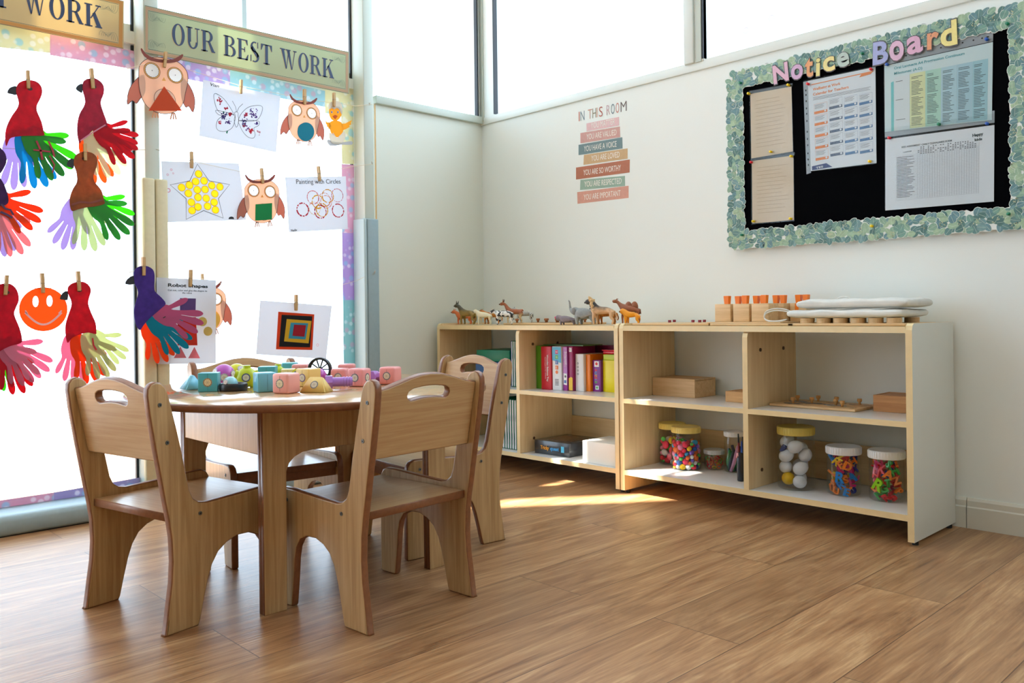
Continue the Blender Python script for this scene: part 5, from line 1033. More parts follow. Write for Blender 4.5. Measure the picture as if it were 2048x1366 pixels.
# bead tray (flat board with upright drums and thick discs)
def drum_tray():
    t = thing('stacking_tray', 'light wooden tray of round wooden drums under the white bags', 'wooden toy', TR(1.915, -0.17, Z_TOP) @ RZ(0.0))
    M().box((0, 0, 0.004), (0.355, 0.24, 0.008), m_pine, bev=0.002).obj('tray_board', t)
    for k in range(6):
        for j in range(2):
            M().cyl((-0.13+0.053*k, -0.085+0.13*j, 0.008), (-0.13+0.053*k, -0.085+0.13*j, 0.0235), 0.021, m_pine, n=24).obj('wooden_drum', t)
drum_tray()
t = thing('wooden_tray', 'stepped wooden tray board under the orange-pegged blocks', 'wooden toy', TR(1.606, -0.17, Z_TOP))
M().box((0.0, 0, 0.004), (0.30, 0.24, 0.008), m_pine, bev=0.002).obj('base_board', t); M().box((-0.03, -0.005, 0.010), (0.27, 0.22, 0.004), m_pine, bev=0.001).obj('raised_board', t)
m_op = mat('orange_peg', (250, 128, 10), 0.35)
blocks = [(1.478, -0.215, 0.066, 0), (1.548, -0.215, 0.066, 0), (1.618, -0.215, 0.068, 0), (1.478, -0.125, 0.066, 0), (1.548, -0.125, 0.066, 1), (1.622, -0.125, 0.07, 1), (1.690, -0.10, 0.064, 1)]
for k, (x, y, s_, sl) in enumerate(blocks):
    lb = ('pale wooden block with orange peg, front row left', 'pale wooden block with orange peg, front row middle', 'pale wooden block with orange peg, front row right', 'wooden block with orange peg, back row furthest left', 'wooden block with orange peg, back row second from left', 'wooden block with orange peg, back row third from left', 'wooden block with orange peg, back row beside the white bags')[k]
    t = thing('peg_block', lb, 'wooden block', TR(x, y, Z_TOP+0.0122) @ RZ(0.0), 'wooden blocks with orange pegs')
    M().box((0, 0, 0.030), (s_-0.006, s_-0.004, 0.060), m_pine, bev=0.0015).obj('block', t)
    for dx_ in ((0,) if k < 3 else (-0.012, 0.014)):
        M().lathe([(0, 0), (0.0105, 0), (0.013, 0.026), (0.012, 0.0275), (0, 0.0275)], m_op, n=4, T=TR(dx_, 0, 0.0602) @ RZ(PI/4), smooth=False).obj('peg', t)
    if sl: M().box((-0.004, -s_/2+0.0015, 0.046), (0.012, 0.002, 0.026), m_op).obj('peg_slot', t)
# white cloth bags
m_cloth = mat('white_cotton', (226, 226, 220), 0.85, 0.1, noise=0.05, nscale=30)
def bag(label, mw, L, W_, H_, seed):
    t = thing('cloth_bag', label, 'cloth bag', mw, 'white cotton bags on the right shelf'); b_ = bmesh.new(); bmesh.ops.create_cube(b_, size=1)
    bmesh.ops.subdivide_edges(b_, edges=b_.edges[:], cuts=14, use_grid_fill=True)
    for v in b_.verts:
        x, y, z = v.co*2
        e = max(abs(x), abs(y)); v.co.x = x*L/2*(1-0.02*abs(z)**2-0.02*y*y); v.co.y = y*W_/2*(1-0.04*x*x-0.06*abs(z)**3)
        th = (1-0.30*max(0, (abs(x)-0.86)/0.14)**2)*(1-0.25*max(0, (abs(y)-0.86)/0.14)**2)
        v.co.z = H_/2+z*H_/2*th+0.0016*math.sin(x*9+seed+y*3)*(z > 0)+0.0012*math.sin(y*17+x*5+seed)*(z > 0)
        v.co.z = max(0, v.co.z)
    m = M(); m.bm(b_, m_cloth, smooth=True); o = m.obj('bag_cloth', t); sb = o.modifiers.new('s', 'SUBSURF'); sb.levels = sb.render_levels = 1
    return t
B1 = bag('lower of the two folded white cotton bags, resting on wooden drums', TR(1.905, -0.18, Z_TOP+0.0238) @ RZ(0.0), 0.36, 0.22, 0.026, 1)
B2 = bag('upper of the two folded white cotton bags, topmost of the pile', TR(1.925, -0.175, Z_TOP+0.0525) @ RZ(-0.01), 0.345, 0.21, 0.029, 4)
def curve3(P, k=5):
    P = [Vector(p) for p in P]; out = []
    for i in range(len(P)-1):
        p0, p1, p2, p3 = P[max(i-1, 0)], P[i], P[i+1], P[min(i+2, len(P)-1)]
        for a in range(k):
            t = a/k; out.append(0.5*((2*p1)+(p2-p0)*t+(2*p0-5*p1+4*p2-p3)*t*t+(3*p1-p0-3*p2+p3)*t**3))
    return out+[P[-1]]
q = M()
for dz, r_ in ((0.0, 0.0022), (0.006, 0.002)):
    q.tube(curve3([(-0.17, -0.06, 0.012+dz*0.5), (-0.20, -0.065, 0.022+dz), (-0.235, -0.07, 0.024+dz), (-0.262, -0.075, 0.014+dz), (-0.266, -0.075, 0.0), (-0.25, -0.078, -0.008-dz*0.3), (-0.22, -0.075, -0.009-dz*0.5), (-0.19, -0.07, -0.004)]), r_, m_cloth, n=8)
q.obj('drawstring', B1)
M().tube([(-0.06+0.02*math.cos(a), 0.0, 0.029+0.007*math.sin(a)) for a in [PI*k/8 for k in range(9)]], 0.0022, m_cloth, n=8).obj('loop', B2)
# ================================================================== WALL STICKERS
W0 = Wall('R', 0.0006, 1200, 300)
def rwall(name, label, cat, px, py, off=0.0006, group=None):
    W = Wall('R', off, px, py); return W, thing(name, label, cat, W.mw, group)
KS = ((1140, 190), 5.94)
W, t = rwall('sticker_letters', 'multicoloured lettering IN THIS ROOM above the worded strips', 'wall sticker', 1205, 222)
cs = [(206, 130, 110), (112, 140, 156), None, (206, 150, 128), (140, 130, 96), (222, 190, 174), (180, 84, 66), None, (206, 168, 172), (96, 120, 130), (200, 116, 98), (104, 88, 84)]
xs = [(104, 118), (126, 172), None, (214, 262), (268, 310), (316, 332), (346, 388), None, (434, 476), (488, 530), (544, 584), (602, 672)]
for ch, c, x in zip('IN THIS ROOM', cs, xs):
    if c is None: continue
    yb = lambda q: 314-(q-104)*0.222; T_, L_ = W.line(cr(KS, [(x[0], yb(x[0]))])[0], cr(KS, [(x[1], yb(x[1]))])[0])
    M().text(ch, mat('st_'+str(c), c, 0.5), T_, width=max(L_, 0.004) if ch != 'I' else 0.0055, height=0.042, t=0.0004, bold=-0.01).obj('letter_shape', t)
strips = [('YOU MATTER', (226, 190, 192), [(196, 338), (582, 260), (584, 362), (198, 432)], (248, 532)), ('YOU ARE VALUED', (206, 160, 152), [(124, 452), (592, 374), (596, 500), (124, 574)], (196, 548)), ('YOU HAVE A VOICE', (112, 138, 142), [(102, 592), (620, 502), (624, 634), (102, 714)], (166, 550)),
          ('YOU ARE LOVED', (204, 172, 128), [(166, 712), (684, 634), (684, 756), (160, 830)], (258, 590)), ('YOU ARE SO WORTHY', (180, 112, 84), [(72, 862), (710, 766), (708, 920), (72, 1004)], (160, 606)), ('YOU ARE RESPECTED', (150, 178, 162), [(124, 1008), (652, 960), (654, 1080), (120, 1128)], (174, 610)),
          ('YOU ARE IMPORTANT', (214, 158, 140), [(86, 1154), (696, 1078), (696, 1222), (90, 1292)], (160, 600))]
for word, c, q, tx in strips:
    P4 = cr(KS, q); W, t = rwall('sticker_strip', 'wall sticker strip reading %s' % word, 'wall sticker', sum(p[0] for p in P4)/4, sum(p[1] for p in P4)/4, 0.0004, 'worded sticker strips')
    M().poly(W.tr(P4), 0.0006, mat('st_'+str(c), c, 0.6, noise=0.04, nscale=80)).obj('strip', t)
    f0, f1 = (tx[0]-q[0][0])/(q[1][0]-q[0][0]), (tx[1]-q[0][0])/(q[1][0]-q[0][0])
    def at(f, g): return (q[3][0]+(q[2][0]-q[3][0])*f, q[3][1]+(q[2][1]-q[3][1])*f-g)
    gh = (q[3][1]-q[0][1])*0.26; T_, L_ = W.line(cr(KS, [at(f0, gh)])[0], cr(KS, [at(f1, gh)])[0], 0.0003)
    M().text(word, mat('st_white', (240, 238, 230), 0.6), T_, width=L_, height=0.0235, t=0.0004, bold=0.0).obj('wording', t)

# ================================================================== NOTICE BOARD
BX0, BX1, BZ0, BZ1 = 1.385, 2.335, 0.905, 1.505
t = thing('notice_board', 'large black felt notice board with leafy border on the white wall', 'notice board', Matrix.Translation((1.86, 0, 1.2)))
M().box((0, -0.009, 0), (BX1-BX0, 0.018, BZ1-BZ0), mat('black_felt', (4, 4, 6), 0.95, 0.05)).obj('felt_panel', t)
fm_ = M(); fw = 0.012
for (x, z, w_, h_) in ((0, (BZ1-BZ0)/2, BX1-BX0+0.024, fw), (0, -(BZ1-BZ0)/2, BX1-BX0+0.024, fw), ((BX1-BX0)/2, 0, fw, BZ1-BZ0), (-(BX1-BX0)/2, 0, fw, BZ1-BZ0)): fm_.box((x, -0.011, z), (w_, 0.022, h_), m_alu)
fm_.obj('board_frame', t)
for px, py in ((1534, 134), (1846, 56)):
    p = on(px, py, 1, -0.01); q = M().tube([(0.012*math.cos(2*PI*k/20), 0, 0.012*math.sin(2*PI*k/20)) for k in range(20)], 0.0014, mat('wire_ring', (170, 176, 172), 0.4, metal=0.8), n=6, closed=True); q.obj('hanging_ring', t, Matrix.Translation((p.x-1.86, -0.012, p.z-1.2)))
# leafy scalloped border: one strip per side
def leafy(label, x0, z0, x1, z1, inward, seed):
    """strip of paper leaves from (x0, z0) to (x1, z1) on the board; inward = unit vector to the board's middle"""
    t = thing('leafy_border', label, 'border trim', RWm(x0, z0, 0.0225), 'leafy paper border strips round the notice board'); rn = random.Random(seed)
    dx_, dz_ = x1-x0, z1-z0; L = math.hypot(dx_, dz_); ux, uz = dx_/L, dz_/L; vx, vz = inward
    P = lambda s_, w_: (ux*s_+vx*w_, uz*s_+vz*w_)
    back = []; n = int(L/0.011)
    for k in range(n+1): back.append(P(L*k/n, -0.026-0.005*abs(math.sin(k*1.1+seed))+rn.uniform(-.002, .002)))
    for k in range(n, -1, -1): back.append(P(L*k/n, 0.030+0.007*abs(math.sin(k*0.8+seed*2))+rn.uniform(-.002, .002)))
    M().poly(back, 0.0006, mat('border_white', (232, 238, 234), 0.6)).obj('white_edge', t)
    cols = [(116, 158, 146), (138, 174, 152), (98, 138, 136), (154, 186, 158), (120, 158, 160), (164, 192, 160), (104, 144, 152), (84, 124, 120)]
    wh_ = mat('leaf_white_rim', (222, 232, 224), 0.6)
    lv = {}; rows = ((-0.021, 0.0), (-0.004, 0.006), (0.013, 0.0), (0.026, 0.006))
    step = 0.0155
    for r_, (w0, sh) in enumerate(rows):
        for k in range(int(L/step)+1):
            if rn.random() < 0.06: continue
            s_ = k*step+sh+rn.uniform(-.003, .003); w_ = w0+rn.uniform(-.004, .004)
            if not (0.001 < s_ < L-0.001): continue
            a = rn.uniform(0, 2*PI); rr = rn.uniform(0.0105, 0.0150); rw = rr*rn.uniform(0.72, 0.95)
            out = []
            for q in range(12):
                th = 2*PI*q/12; R0 = 1+0.22*max(0, math.cos(th))**6-0.12*max(0, -math.cos(th))**8
                X, Y = rr*R0*math.cos(th), rw*R0*math.sin(th); out.append((X*math.cos(a)-Y*math.sin(a), X*math.sin(a)+Y*math.cos(a)))
            c = P(s_, w_); col = rn.choice(cols); z_ = 0.0004+0.0008*rn.random()
            lv.setdefault(col, []).append(([(c[0]+x*0.93, c[1]+y*0.93) for x, y in out], z_, c, a, rr))
    g = M(); vein = mat('leaf_vein', (206, 222, 206), 0.6); ber = mat('berry_sprig', (190, 196, 160), 0.6)
    for col, Ls in lv.items():
        mm = mat('leaf_'+str(col), col, 0.6, noise=0.14, nscale=70)
        for out, z_, c, a, rr in Ls:
            g.slab([(c[0]+(x-c[0])*1.13, c[1]+(y-c[1])*1.13) for x, y in out], wh_, 0.0002, TR(0, 0, z_-0.0003)); g.slab(out, mm, 0.0003, TR(0, 0, z_)); g.stroke([(c[0]-rr*0.8*math.cos(a), c[1]-rr*0.8*math.sin(a)), (c[0]+rr*0.9*math.cos(a), c[1]+rr*0.9*math.sin(a))], 0.0006, vein, t=z_+0.0004)
    for k in range(int(L/0.05)):
        c = P((k+0.5)*0.05, rn.choice((-0.02, 0.025, 0.0)))
        for j in range(7): g.disc((c[0]+rn.uniform(-.01, .01), c[1]+rn.uniform(-.01, .01)), 0.0017, ber, t=0.0003, T=TR(0, 0, 0.0022), n=8)
    g.obj('leaves', t); return t
def RWm(x, z, y): return Matrix.Translation((x, -y, z)) @ RW
leafy('leafy paper border along the top edge of the notice board', 1.376, 1.497, 2.36, 1.497, (0, -1), 1)
leafy('leafy paper border along the bottom edge of the notice board', 1.376, 0.912, 2.36, 0.912, (0, 1), 2)
leafy('leafy paper border down the edge of the notice board nearest the corner', 1.398, 0.888, 1.398, 1.5, (1, 0), 3)
leafy('leafy paper border down the far right edge of the notice board', 2.325, 0.888, 2.325, 1.522, (-1, 0), 4)
# title letters
KN = ((1440, 0), 3.368)
NL = [('N', (226, 186, 208), (364, 566), 108, 118, -12), ('o', (214, 178, 212), (482, 538), 86, 100, -8), ('t', (232, 168, 120), (574, 518), 58, 128, 2), ('i', (236, 224, 150), (646, 510), 30, 118, 5), ('c', (240, 226, 156), (698, 486), 84, 98, -10), ('e', (188, 206, 198), (792, 456), 88, 98, -12),
      ('B', (168, 178, 224), (1030, 436), 110, 142, 4), ('o', (222, 186, 212), (1146, 412), 104, 134, -8), ('a', (222, 178, 206), (1262, 366), 114, 118, -6), ('r', (226, 160, 122), (1396, 332), 84, 112, 2), ('d', (240, 228, 150), (1488, 318), 120, 168, -4)]
for k, (ch, c, b_, w_, h_, rot) in enumerate(NL):
    px, py = KN[0][0]+b_[0]/KN[1], b_[1]/KN[1]
    W, t = rwall('title_letter', '%s paper letter %s of %s on the leafy border' % ({0: 'pink', 1: 'lilac', 2: 'orange', 3: 'pale yellow', 4: 'yellow', 5: 'grey-green', 6: 'blue', 7: 'rose', 8: 'mauve', 9: 'tan orange', 10: 'lemon'}[k], ch, 'NOTICE' if k < 6 else 'BOARD'), 'paper letter', px, py, 0.0265, 'cut-out letters spelling the notice board title')
    d = W(px+w_/KN[1], py-w_/KN[1]*0.27); wid = math.hypot(*d)*0.94; hh = abs(W(px, py-h_/KN[1])[1]); hs = hh*{'N': 1, 'B': 1, 'd': 0.94, 't': 1.05, 'i': 1.0}.get(ch, 1.32)
    R_ = RZ(math.radians(-rot*0.4))
    M().text(ch, mat('letter_outline', (96, 92, 96), 0.6), R_ @ TR(-0.0012, -0.0012, 0), width=wid+0.0024, height=hs+0.002, t=0.0008, bold=0.055).obj('outline', t)
    M().text(ch, mat('nl_'+str(c), c, 0.6, noise=0.05, nscale=90), R_ @ TR(0, 0, 0.0008), width=wid, height=hs, t=0.0008, bold=0.03).obj('letter_face', t)
# sheets on the board
BO = 0.0195
m_sleeve = clear('plastic_sleeve', (248, 250, 250), 0.035, rough=0.12)
m_beige = mat('beige_paper', (222, 200, 172), 0.65, noise=0.03, nscale=30); m_wp = mat('notice_paper', (226, 232, 240), 0.6); m_txt = mat('print_grey', (96, 102, 112), 0.6)
def quadf(q):
    (x0, y0), (x1, y1), (x2, y2), (x3, y3) = q   # tl tr br bl
    def f(u, v):
        return ((x0+(x1-x0)*u)*(1-v)+(x3+(x2-x3)*u)*v, (y0+(y1-y0)*u)*(1-v)+(y3+(y2-y3)*u)*v)
    return f
def notice(name, label, q, m, sleeve=None, strip_=None):
    cx_, cy_ = sum(p[0] for p in q)/4, sum(p[1] for p in q)/4; W, t = rwall(name, label, 'notice', cx_, cy_, BO); F = quadf(q)
    A = lambda *uv: [W(*F(u, v)) for u, v in uv]
    M().poly(A((0, 0), (1, 0), (1, 1), (0, 1)), 0.0008, m, T=TR(0, 0, 0.0006)).obj('sheet', t)
    if sleeve:
        u0, v0, u1, v1 = sleeve; s_ = M().poly(A((u0, v0), (u1, v0), (u1, v1), (u0, v1)), 0.0006, m_sleeve, T=TR(0, 0, 0.0026)); s_.obj('plastic_sleeve', t)
    return W, t, F, A
def lines(A, m, u0, u1, vs, h_=0.006, jag=0.1, seed=0, z=0.0011):
    d = M(); rn = random.Random(seed)
    for v in vs:
        e = u1-(u1-u0)*rn.uniform(0, jag); a = A((u0, v), (e, v), (e, v+h_), (u0, v+h_)); d.slab(a[::-1], m, 0.0003, TR(0, 0, z))
    return d
q1 = [(1501, 188), (1583, 173), (1586, 303), (1503, 317)]
for k, (q, lb) in enumerate(((q1, 'beige handwritten-style notice pinned at the upper left of the board'), ([(1504, 322), (1587, 311), (1588, 440), (1505, 447)], 'beige notice pinned below the other beige one'))):
    W, t, F, A = notice('paper_notice', lb, q, m_beige, (-0.02, -0.03, 1.02, 1.02)); lines(A, mat('faint_print', (196, 170, 140), 0.6), 0.12, 0.9, [0.12+0.06*j for j in range(13)], 0.008, 0.3, k).obj('faint_text', t)
    M().poly(A((-0.03, -0.05), (1.03, -0.05), (1.03, 0.0), (-0.03, 0.0)), 0.0006, mat('dark_sleeve_edge', (44, 46, 52), 0.2), T=TR(0, 0, -0.0002)).obj('sleeve_edge', t)
q3 = [(1616, 162), (1751, 134), (1753, 326), (1622, 342)]
W, t, F, A = notice('wellbeing_notice', 'portrait orange and blue wellbeing poster in a punched plastic sleeve', q3, m_wp, (-0.06, -0.01, 1.01, 1.01))
ora, blu, sla = mat('poster_orange', (236, 134, 62), 0.5), mat('poster_blue', (78, 120, 168), 0.5), mat('poster_slate', (84, 98, 124), 0.5)
M().slab(A((0.05, 0.055), (0.97, 0.045), (0.97, 0.035), (0.05, 0.045))[::-1], ora, 0.0003, TR(0, 0, 0.0011)).slab(A((0.76, 0.075), (0.93, 0.065), (0.97, 0.035), (0.80, 0.04))[::-1], ora, 0.0003, TR(0, 0, 0.0012)).obj('orange_rule', t)
for s_, v, u1 in (('Wellbeing at Work', 0.12, 0.48), ('Calendar for Teachers', 0.175, 0.6)):
    T_, L_ = W.line(F(0.07, v), F(u1, v-0.008), 0.0011); M().text(s_, ora, T_, width=L_, height=0.0088, t=0.0003, bold=0.02).obj('title', t)
lines(A, m_txt, 0.07, 0.95, [0.195+0.013*j for j in range(3)], 0.0035, 0.1, 3).obj('intro_text', t)
for c in range(4):
    for r_ in range(5 if c == 0 else 5):
        u0, v0 = 0.08+0.225*c, 0.28+0.128*r_-(0.03 if c else 0)+0.006*c; cc = ora if c == 0 else (sla if c == 1 else blu)
        b_ = M().slab(A((u0, v0+0.075), (u0+0.195, v0+0.068), (u0+0.195, v0+0.096), (u0, v0+0.103))[::-1], cc, 0.0003, TR(0, 0, 0.0011))
        b_.disc(A((u0+0.165, v0+0.08))[0], 0.0042, m_wp, t=0.0003, T=TR(0, 0, 0.0014), n=14); b_.ring(A((u0+0.165, v0+0.08))[0], 0.0036, 0.0044, cc, t=0.0019, n=14)
        for j in range(4): b_.slab(A((u0+0.01, v0+0.012*j+0.004), (u0+0.15-0.02*(j % 2), v0+0.012*j+0.001), (u0+0.15-0.02*(j % 2), v0+0.012*j+0.0045), (u0+0.01, v0+0.012*j+0.0075))[::-1], m_txt, 0.0002, TR(0, 0, 0.0011))
        b_.stroke(A((u0, v0-0.006), (u0+0.195, v0-0.012), (u0+0.195, v0+0.096), (u0, v0+0.103)), 0.0007, cc, t=0.0013, closed=True); b_.obj('calendar_box', t)
M().slab(A((0.02, 0.95), (0.24, 0.935), (0.33, 0.985), (0.02, 0.995))[::-1], mat('poster_navy', (58, 72, 128), 0.5), 0.0003, TR(0, 0, 0.0011)).obj('footer_shape', t)
T_, L_ = W.line(F(0.08, 0.985), F(0.19, 0.978), 0.0015); M().text('TES', m_wp, T_, width=L_, height=0.0065, t=0.0003, bold=0.02).obj('footer_mark', t)
d = M()
for v in (0.1, 0.15, 0.22, 0.30, 0.36, 0.44, 0.56, 0.64, 0.71, 0.8, 0.87, 0.93): d.disc(A((-0.035, v))[0], (0.0022, 0.0035), mat('punch_black', (8, 8, 10), 0.9), t=0.0004, T=TR(0, 0, 0.0005), n=12)
M().poly(A((-0.07, 0.0), (0, 0), (0, 1.02), (-0.07, 1.03)), 0.0004, mat('sleeve_margin', (150, 158, 166), 0.3), T=TR(0, 0, 0.0)).obj('punched_margin', t); d.obj('punch_holes', t)
q4 = [(1769, 132), (1986, 84), (1984, 240), (1770, 264)]
W, t, F, A = notice('language_chart', 'landscape pale blue and green language chart in a punched sleeve', q4, mat('chart_paper', (206, 226, 230), 0.6), (-0.005, -0.13, 1.0, 1.02))
for s_, v, u1 in (('Oral Language A4 Progression Continuum', 0.085, 0.74), ('Milestones: (A-D)', 0.165, 0.35)):
    T_, L_ = W.line(F(0.09, v), F(u1, v), 0.0011); M().text(s_, mat('teal_print', (76, 160, 172), 0.5), T_, width=L_, height=0.0078, t=0.0003, bold=0.02).obj('title', t)
d = M().slab(A((0.06, 0.27), (0.085, 0.26), (0.085, 1), (0.06, 1))[::-1], mat('teal_band', (110, 196, 198), 0.5), 0.0003, TR(0, 0, 0.0011))
d.obj('teal_band', t)
for k, c in enumerate(((214, 224, 228), (222, 228, 176), (178, 220, 204), (178, 212, 224), (170, 206, 220), (160, 204, 216))):
    u0 = 0.09+0.145*k; M().slab(A((u0, 0.2), (u0+0.143, 0.2), (u0+0.143, 0.99), (u0, 0.99))[::-1], mat('col_'+str(k), c, 0.6), 0.0003, TR(0, 0, 0.0011)).obj('chart_column', t)
    lines(A, mat('print_dark', (70, 84, 90), 0.6), u0+0.015, u0+0.125, [0.25+0.021*j for j in range(34) if (k or j in (1, 2, 14, 28)) and j not in (2, 13, 27)], 0.007, 0.5, k, 0.0015).obj('column_text', t)
def margin(A, t, v0, v1):
    M().poly(A((-0.005, v0), (1.0, v0), (1.0, v1), (-0.005, v1)), 0.0004, mat('sleeve_margin'), T=TR(0, 0, 0.0)).obj('punched_margin', t); d = M()
    for u in (0.14, 0.20, 0.27, 0.34, 0.41, 0.52, 0.65, 0.72, 0.82, 0.90, 0.95): d.disc(A((u, (v0+v1)/2))[0], (0.0042 if int(u*100) % 2 else 0.0025, 0.0022), mat('punch_black', (8, 8, 10), 0.9), t=0.0004, T=TR(0, 0, 0.0005), n=12)
    d.obj('punch_holes', t)
margin(A, t, -0.15, -0.01)
q5 = [(1771, 279), (1989, 250), (1988, 403), (1771, 421)]
W, t, F, A = notice('cleanliness_form', 'white form with a fine grid, titled risk assessment, lowest on the board', q5, m_wp, (-0.005, -0.15, 1.0, 1.0))
T_, L_ = W.line(F(0.15, 0.15), F(0.61, 0.145), 0.0011); M().text('RISK ASSESSMENT • DAILY CLEANLINESS FORM', mat('print_dark'), T_, width=L_, height=0.0052, t=0.0003, bold=0.02).obj('title', t)
T_, L_ = W.line(F(0.80, 0.12), F(0.90, 0.112), 0.0011); d = M().text('Happy', mat('print_dark'), T_, width=L_, height=0.008, t=0.0003, bold=0.05)
T_, L_ = W.line(F(0.82, 0.18), F(0.89, 0.176), 0.0011); d.text('kids', mat('print_dark'), T_, width=L_, height=0.007, t=0.0003, bold=0.05); d.obj('school_mark', t)
T_, L_ = W.line(F(0.165, 0.22), F(0.24, 0.215), 0.0011); M().text('CLASSROOM', mat('print_dark'), T_, width=L_, height=0.003, t=0.0003, bold=0.02).obj('heading', t)
lines(A, m_txt, 0.105, 0.275, [0.275+0.0205*j for j in range(28)], 0.008, 0.45, 8).obj('row_labels', t)
d = M(); gl = mat('grid_line', (168, 176, 188), 0.6)
for j in range(31): d.slab(A((0.10, 0.26+0.0205*j), (0.86, 0.25+0.0205*j), (0.86, 0.2525+0.0205*j), (0.10, 0.2625+0.0205*j))[::-1], gl, 0.0002, TR(0, 0, 0.0011))
for j in range(26): d.slab(A((0.295+0.0226*j, 0.20), (0.2965+0.0226*j, 0.20), (0.2965+0.0226*j, 0.87), (0.295+0.0226*j, 0.87))[::-1], gl, 0.0002, TR(0, 0, 0.0011))
d.obj('grid', t)
d = M(); rn = random.Random(2)
for j in range(24):
    for i in range(5):
        if rn.random() < 0.75: u, v = 0.30+0.0226*j, 0.165+0.022*i; d.slab(A((u, v), (u+0.012, v-0.001), (u+0.012, v+0.010), (u, v+0.011))[::-1], m_txt, 0.0002, TR(0, 0, 0.0012))
d.obj('column_heads', t)
margin(A, t, -0.19, -0.03)
# push pins
def pin(px, py, c, cname, where, off):
    W, t = rwall('push_pin', '%s push pin %s' % (cname, where), 'push pin', px, py, off, 'push pins in the notice board')
    M().lathe([(0, 0), (0.0042, 0), (0.0045, 0.001), (0.0030, 0.0022), (0.0026, 0.0075), (0.0042, 0.0092), (0.0046, 0.0105), (0.0040, 0.0115), (0, 0.0118)], mat('pin_'+cname, c, 0.25, coat=0.3), n=16).obj('pin_head', t)
PR, PY, PBL, PG_ = (226, 30, 50), (238, 206, 20), (24, 84, 180), (16, 128, 92)
KM = ((1440, 240), 3.368)
for (x, y, K, c, n_, w_, o) in ((597, 567, KN, PR, 'red', 'at the upper left of the orange and blue poster', BO+.003), (1022, 468, KN, PR, 'red', 'at the upper right of the orange and blue poster', BO+.003), (198, 632, KN, PY, 'yellow', 'at the outer top corner of the upper beige notice', BO+.003), (465, 574, KN, PY, 'yellow', 'above the inner top corner of the upper beige notice', BO+.003),
    (1130, 437, KN, PBL, 'blue', 'at the left end of the language chart', BO+.003), (1800, 267, KN, PBL, 'blue', 'at the top right of the language chart', BO+.003), (1803, 835, KN, PBL, 'blue', 'at the top right of the grid form', BO+.003), (142, 560, KN, PG_, 'green', 'in the leafy border corner, upper left', .0245), (963, 362, KN, PG_, 'green', 'in the leafy border between the two title words', .0245), (1940, 162, KN, PG_, 'green', 'in the leafy border, upper right corner', .0245), (1478, 838, KN, PG_, 'green', 'at the foot of the language chart', BO+.003),
    (215, 285, KM, PR, 'red', 'at the outer top corner of the lower beige notice', BO+.003), (1145, 122, KM, PR, 'red', 'at the top left of the grid form', BO+.003), (347, 215, KM, PY, 'yellow', 'at the foot of the upper beige notice', BO+.003), (485, 245, KM, PY, 'yellow', 'at the inner top corner of the lower beige notice', BO+.003), (230, 683, KM, PY, 'yellow', 'at the outer bottom corner of the lower beige notice', BO+.003), (480, 665, KM, PY, 'yellow', 'at the inner bottom corner of the lower beige notice', BO+.003), (1013, 280, KM, PY, 'yellow', 'at the bottom of the orange and blue poster', BO+.003), (1027, 715, KM, PY, 'yellow', 'in the middle of the bottom leafy border', .0245), (153, 775, KM, PG_, 'green', 'in the lower left corner of the leafy border', .0245), (1947, 633, KM, PG_, 'green', 'in the lower right corner of the leafy border', .0245)):
    pin(K[0][0]+x/K[1], K[0][1]+y/K[1], c, n_, w_, o)
# ================================================================== TOYS ON THE TABLE
TZ0 = TZ+0.0003
def tp(px, py, h=0.0): return on(px, py, 2, TZ0+h)
PINK, CYA, PYL, LIME, VIO, MAG, LBL = (240, 158, 158), (74, 172, 190), (240, 208, 124), (190, 208, 26), (168, 118, 206), (190, 84, 190), (120, 196, 222)
def emblem(par, T, r, ringc=(150, 150, 156), face=(232, 226, 208)):
    d = M().disc((0, 0), r, mat('emb_'+str(ringc), ringc, 0.35, metal=0.2), 0.0006, T).disc((0, 0), r*0.74, mat('emb_face'+str(face), face, 0.4), 0.0010, T)
    for k in range(12): d.disc((r*0.86*math.cos(k*PI/6), r*0.86*math.sin(k*PI/6)), r*0.07, mat('emb_dot', (90, 84, 90), 0.5), 0.0012, T, n=8)
    for k in range(6): d.stroke([(0, 0), (r*0.55*math.cos(k*PI/3), r*0.55*math.sin(k*PI/3))], r*0.07, mat('emb_line', (196, 176, 150), 0.5), t=0.0014, T=T)
    d.obj('round_emblem', par)
def toy(name, label, px, py, rz=0.0, cat='magnetic block', h=0.0, extra=I4):
    p = tp(px, py, h); return thing(name, label, cat, Matrix.Translation(p) @ RZ(rz) @ extra, 'toy building blocks on the table')
def face(side, s_, z=None, d=0.0):
    z = s_/2 if z is None else z
    return {'f': Matrix.Translation((0, -s_/2-d, z)) @ RX(PI/2), 'r': Matrix.Translation((s_/2+d, 0, z)) @ RZ(PI/2) @ RX(PI/2), 'l': Matrix.Translation((-s_/2-d, 0, z)) @ RZ(-PI/2) @ RX(PI/2), 't': Matrix.Translation((0, 0, s_+d))}[side]
def cube(label, px, py, c, s_=0.046, rz=0.0, fs='f', bev=0.005, ringc=(150, 150, 156), facec=(232, 226, 208), z=0.0, seam=True):
    t = toy('block', label, px, py, rz, h=z)
    m = mat('plastic_'+str(c), c, 0.32, coat=0.2); M().box((0, 0, s_/2), (s_, s_, s_), m, bev=bev, seg=3).obj('cube_body', t)
    if seam: M().box((0, -s_/2, s_/2), (0.0006, 0.0008, s_-2*bev), mat('seam_'+str(c), tuple(int(v*0.7) for v in c), 0.5)).obj('seam', t)
    for f_ in fs: emblem(t, face(f_, s_), s_*0.235, ringc, facec)
    return t
CAMR = TH   # facing the viewer
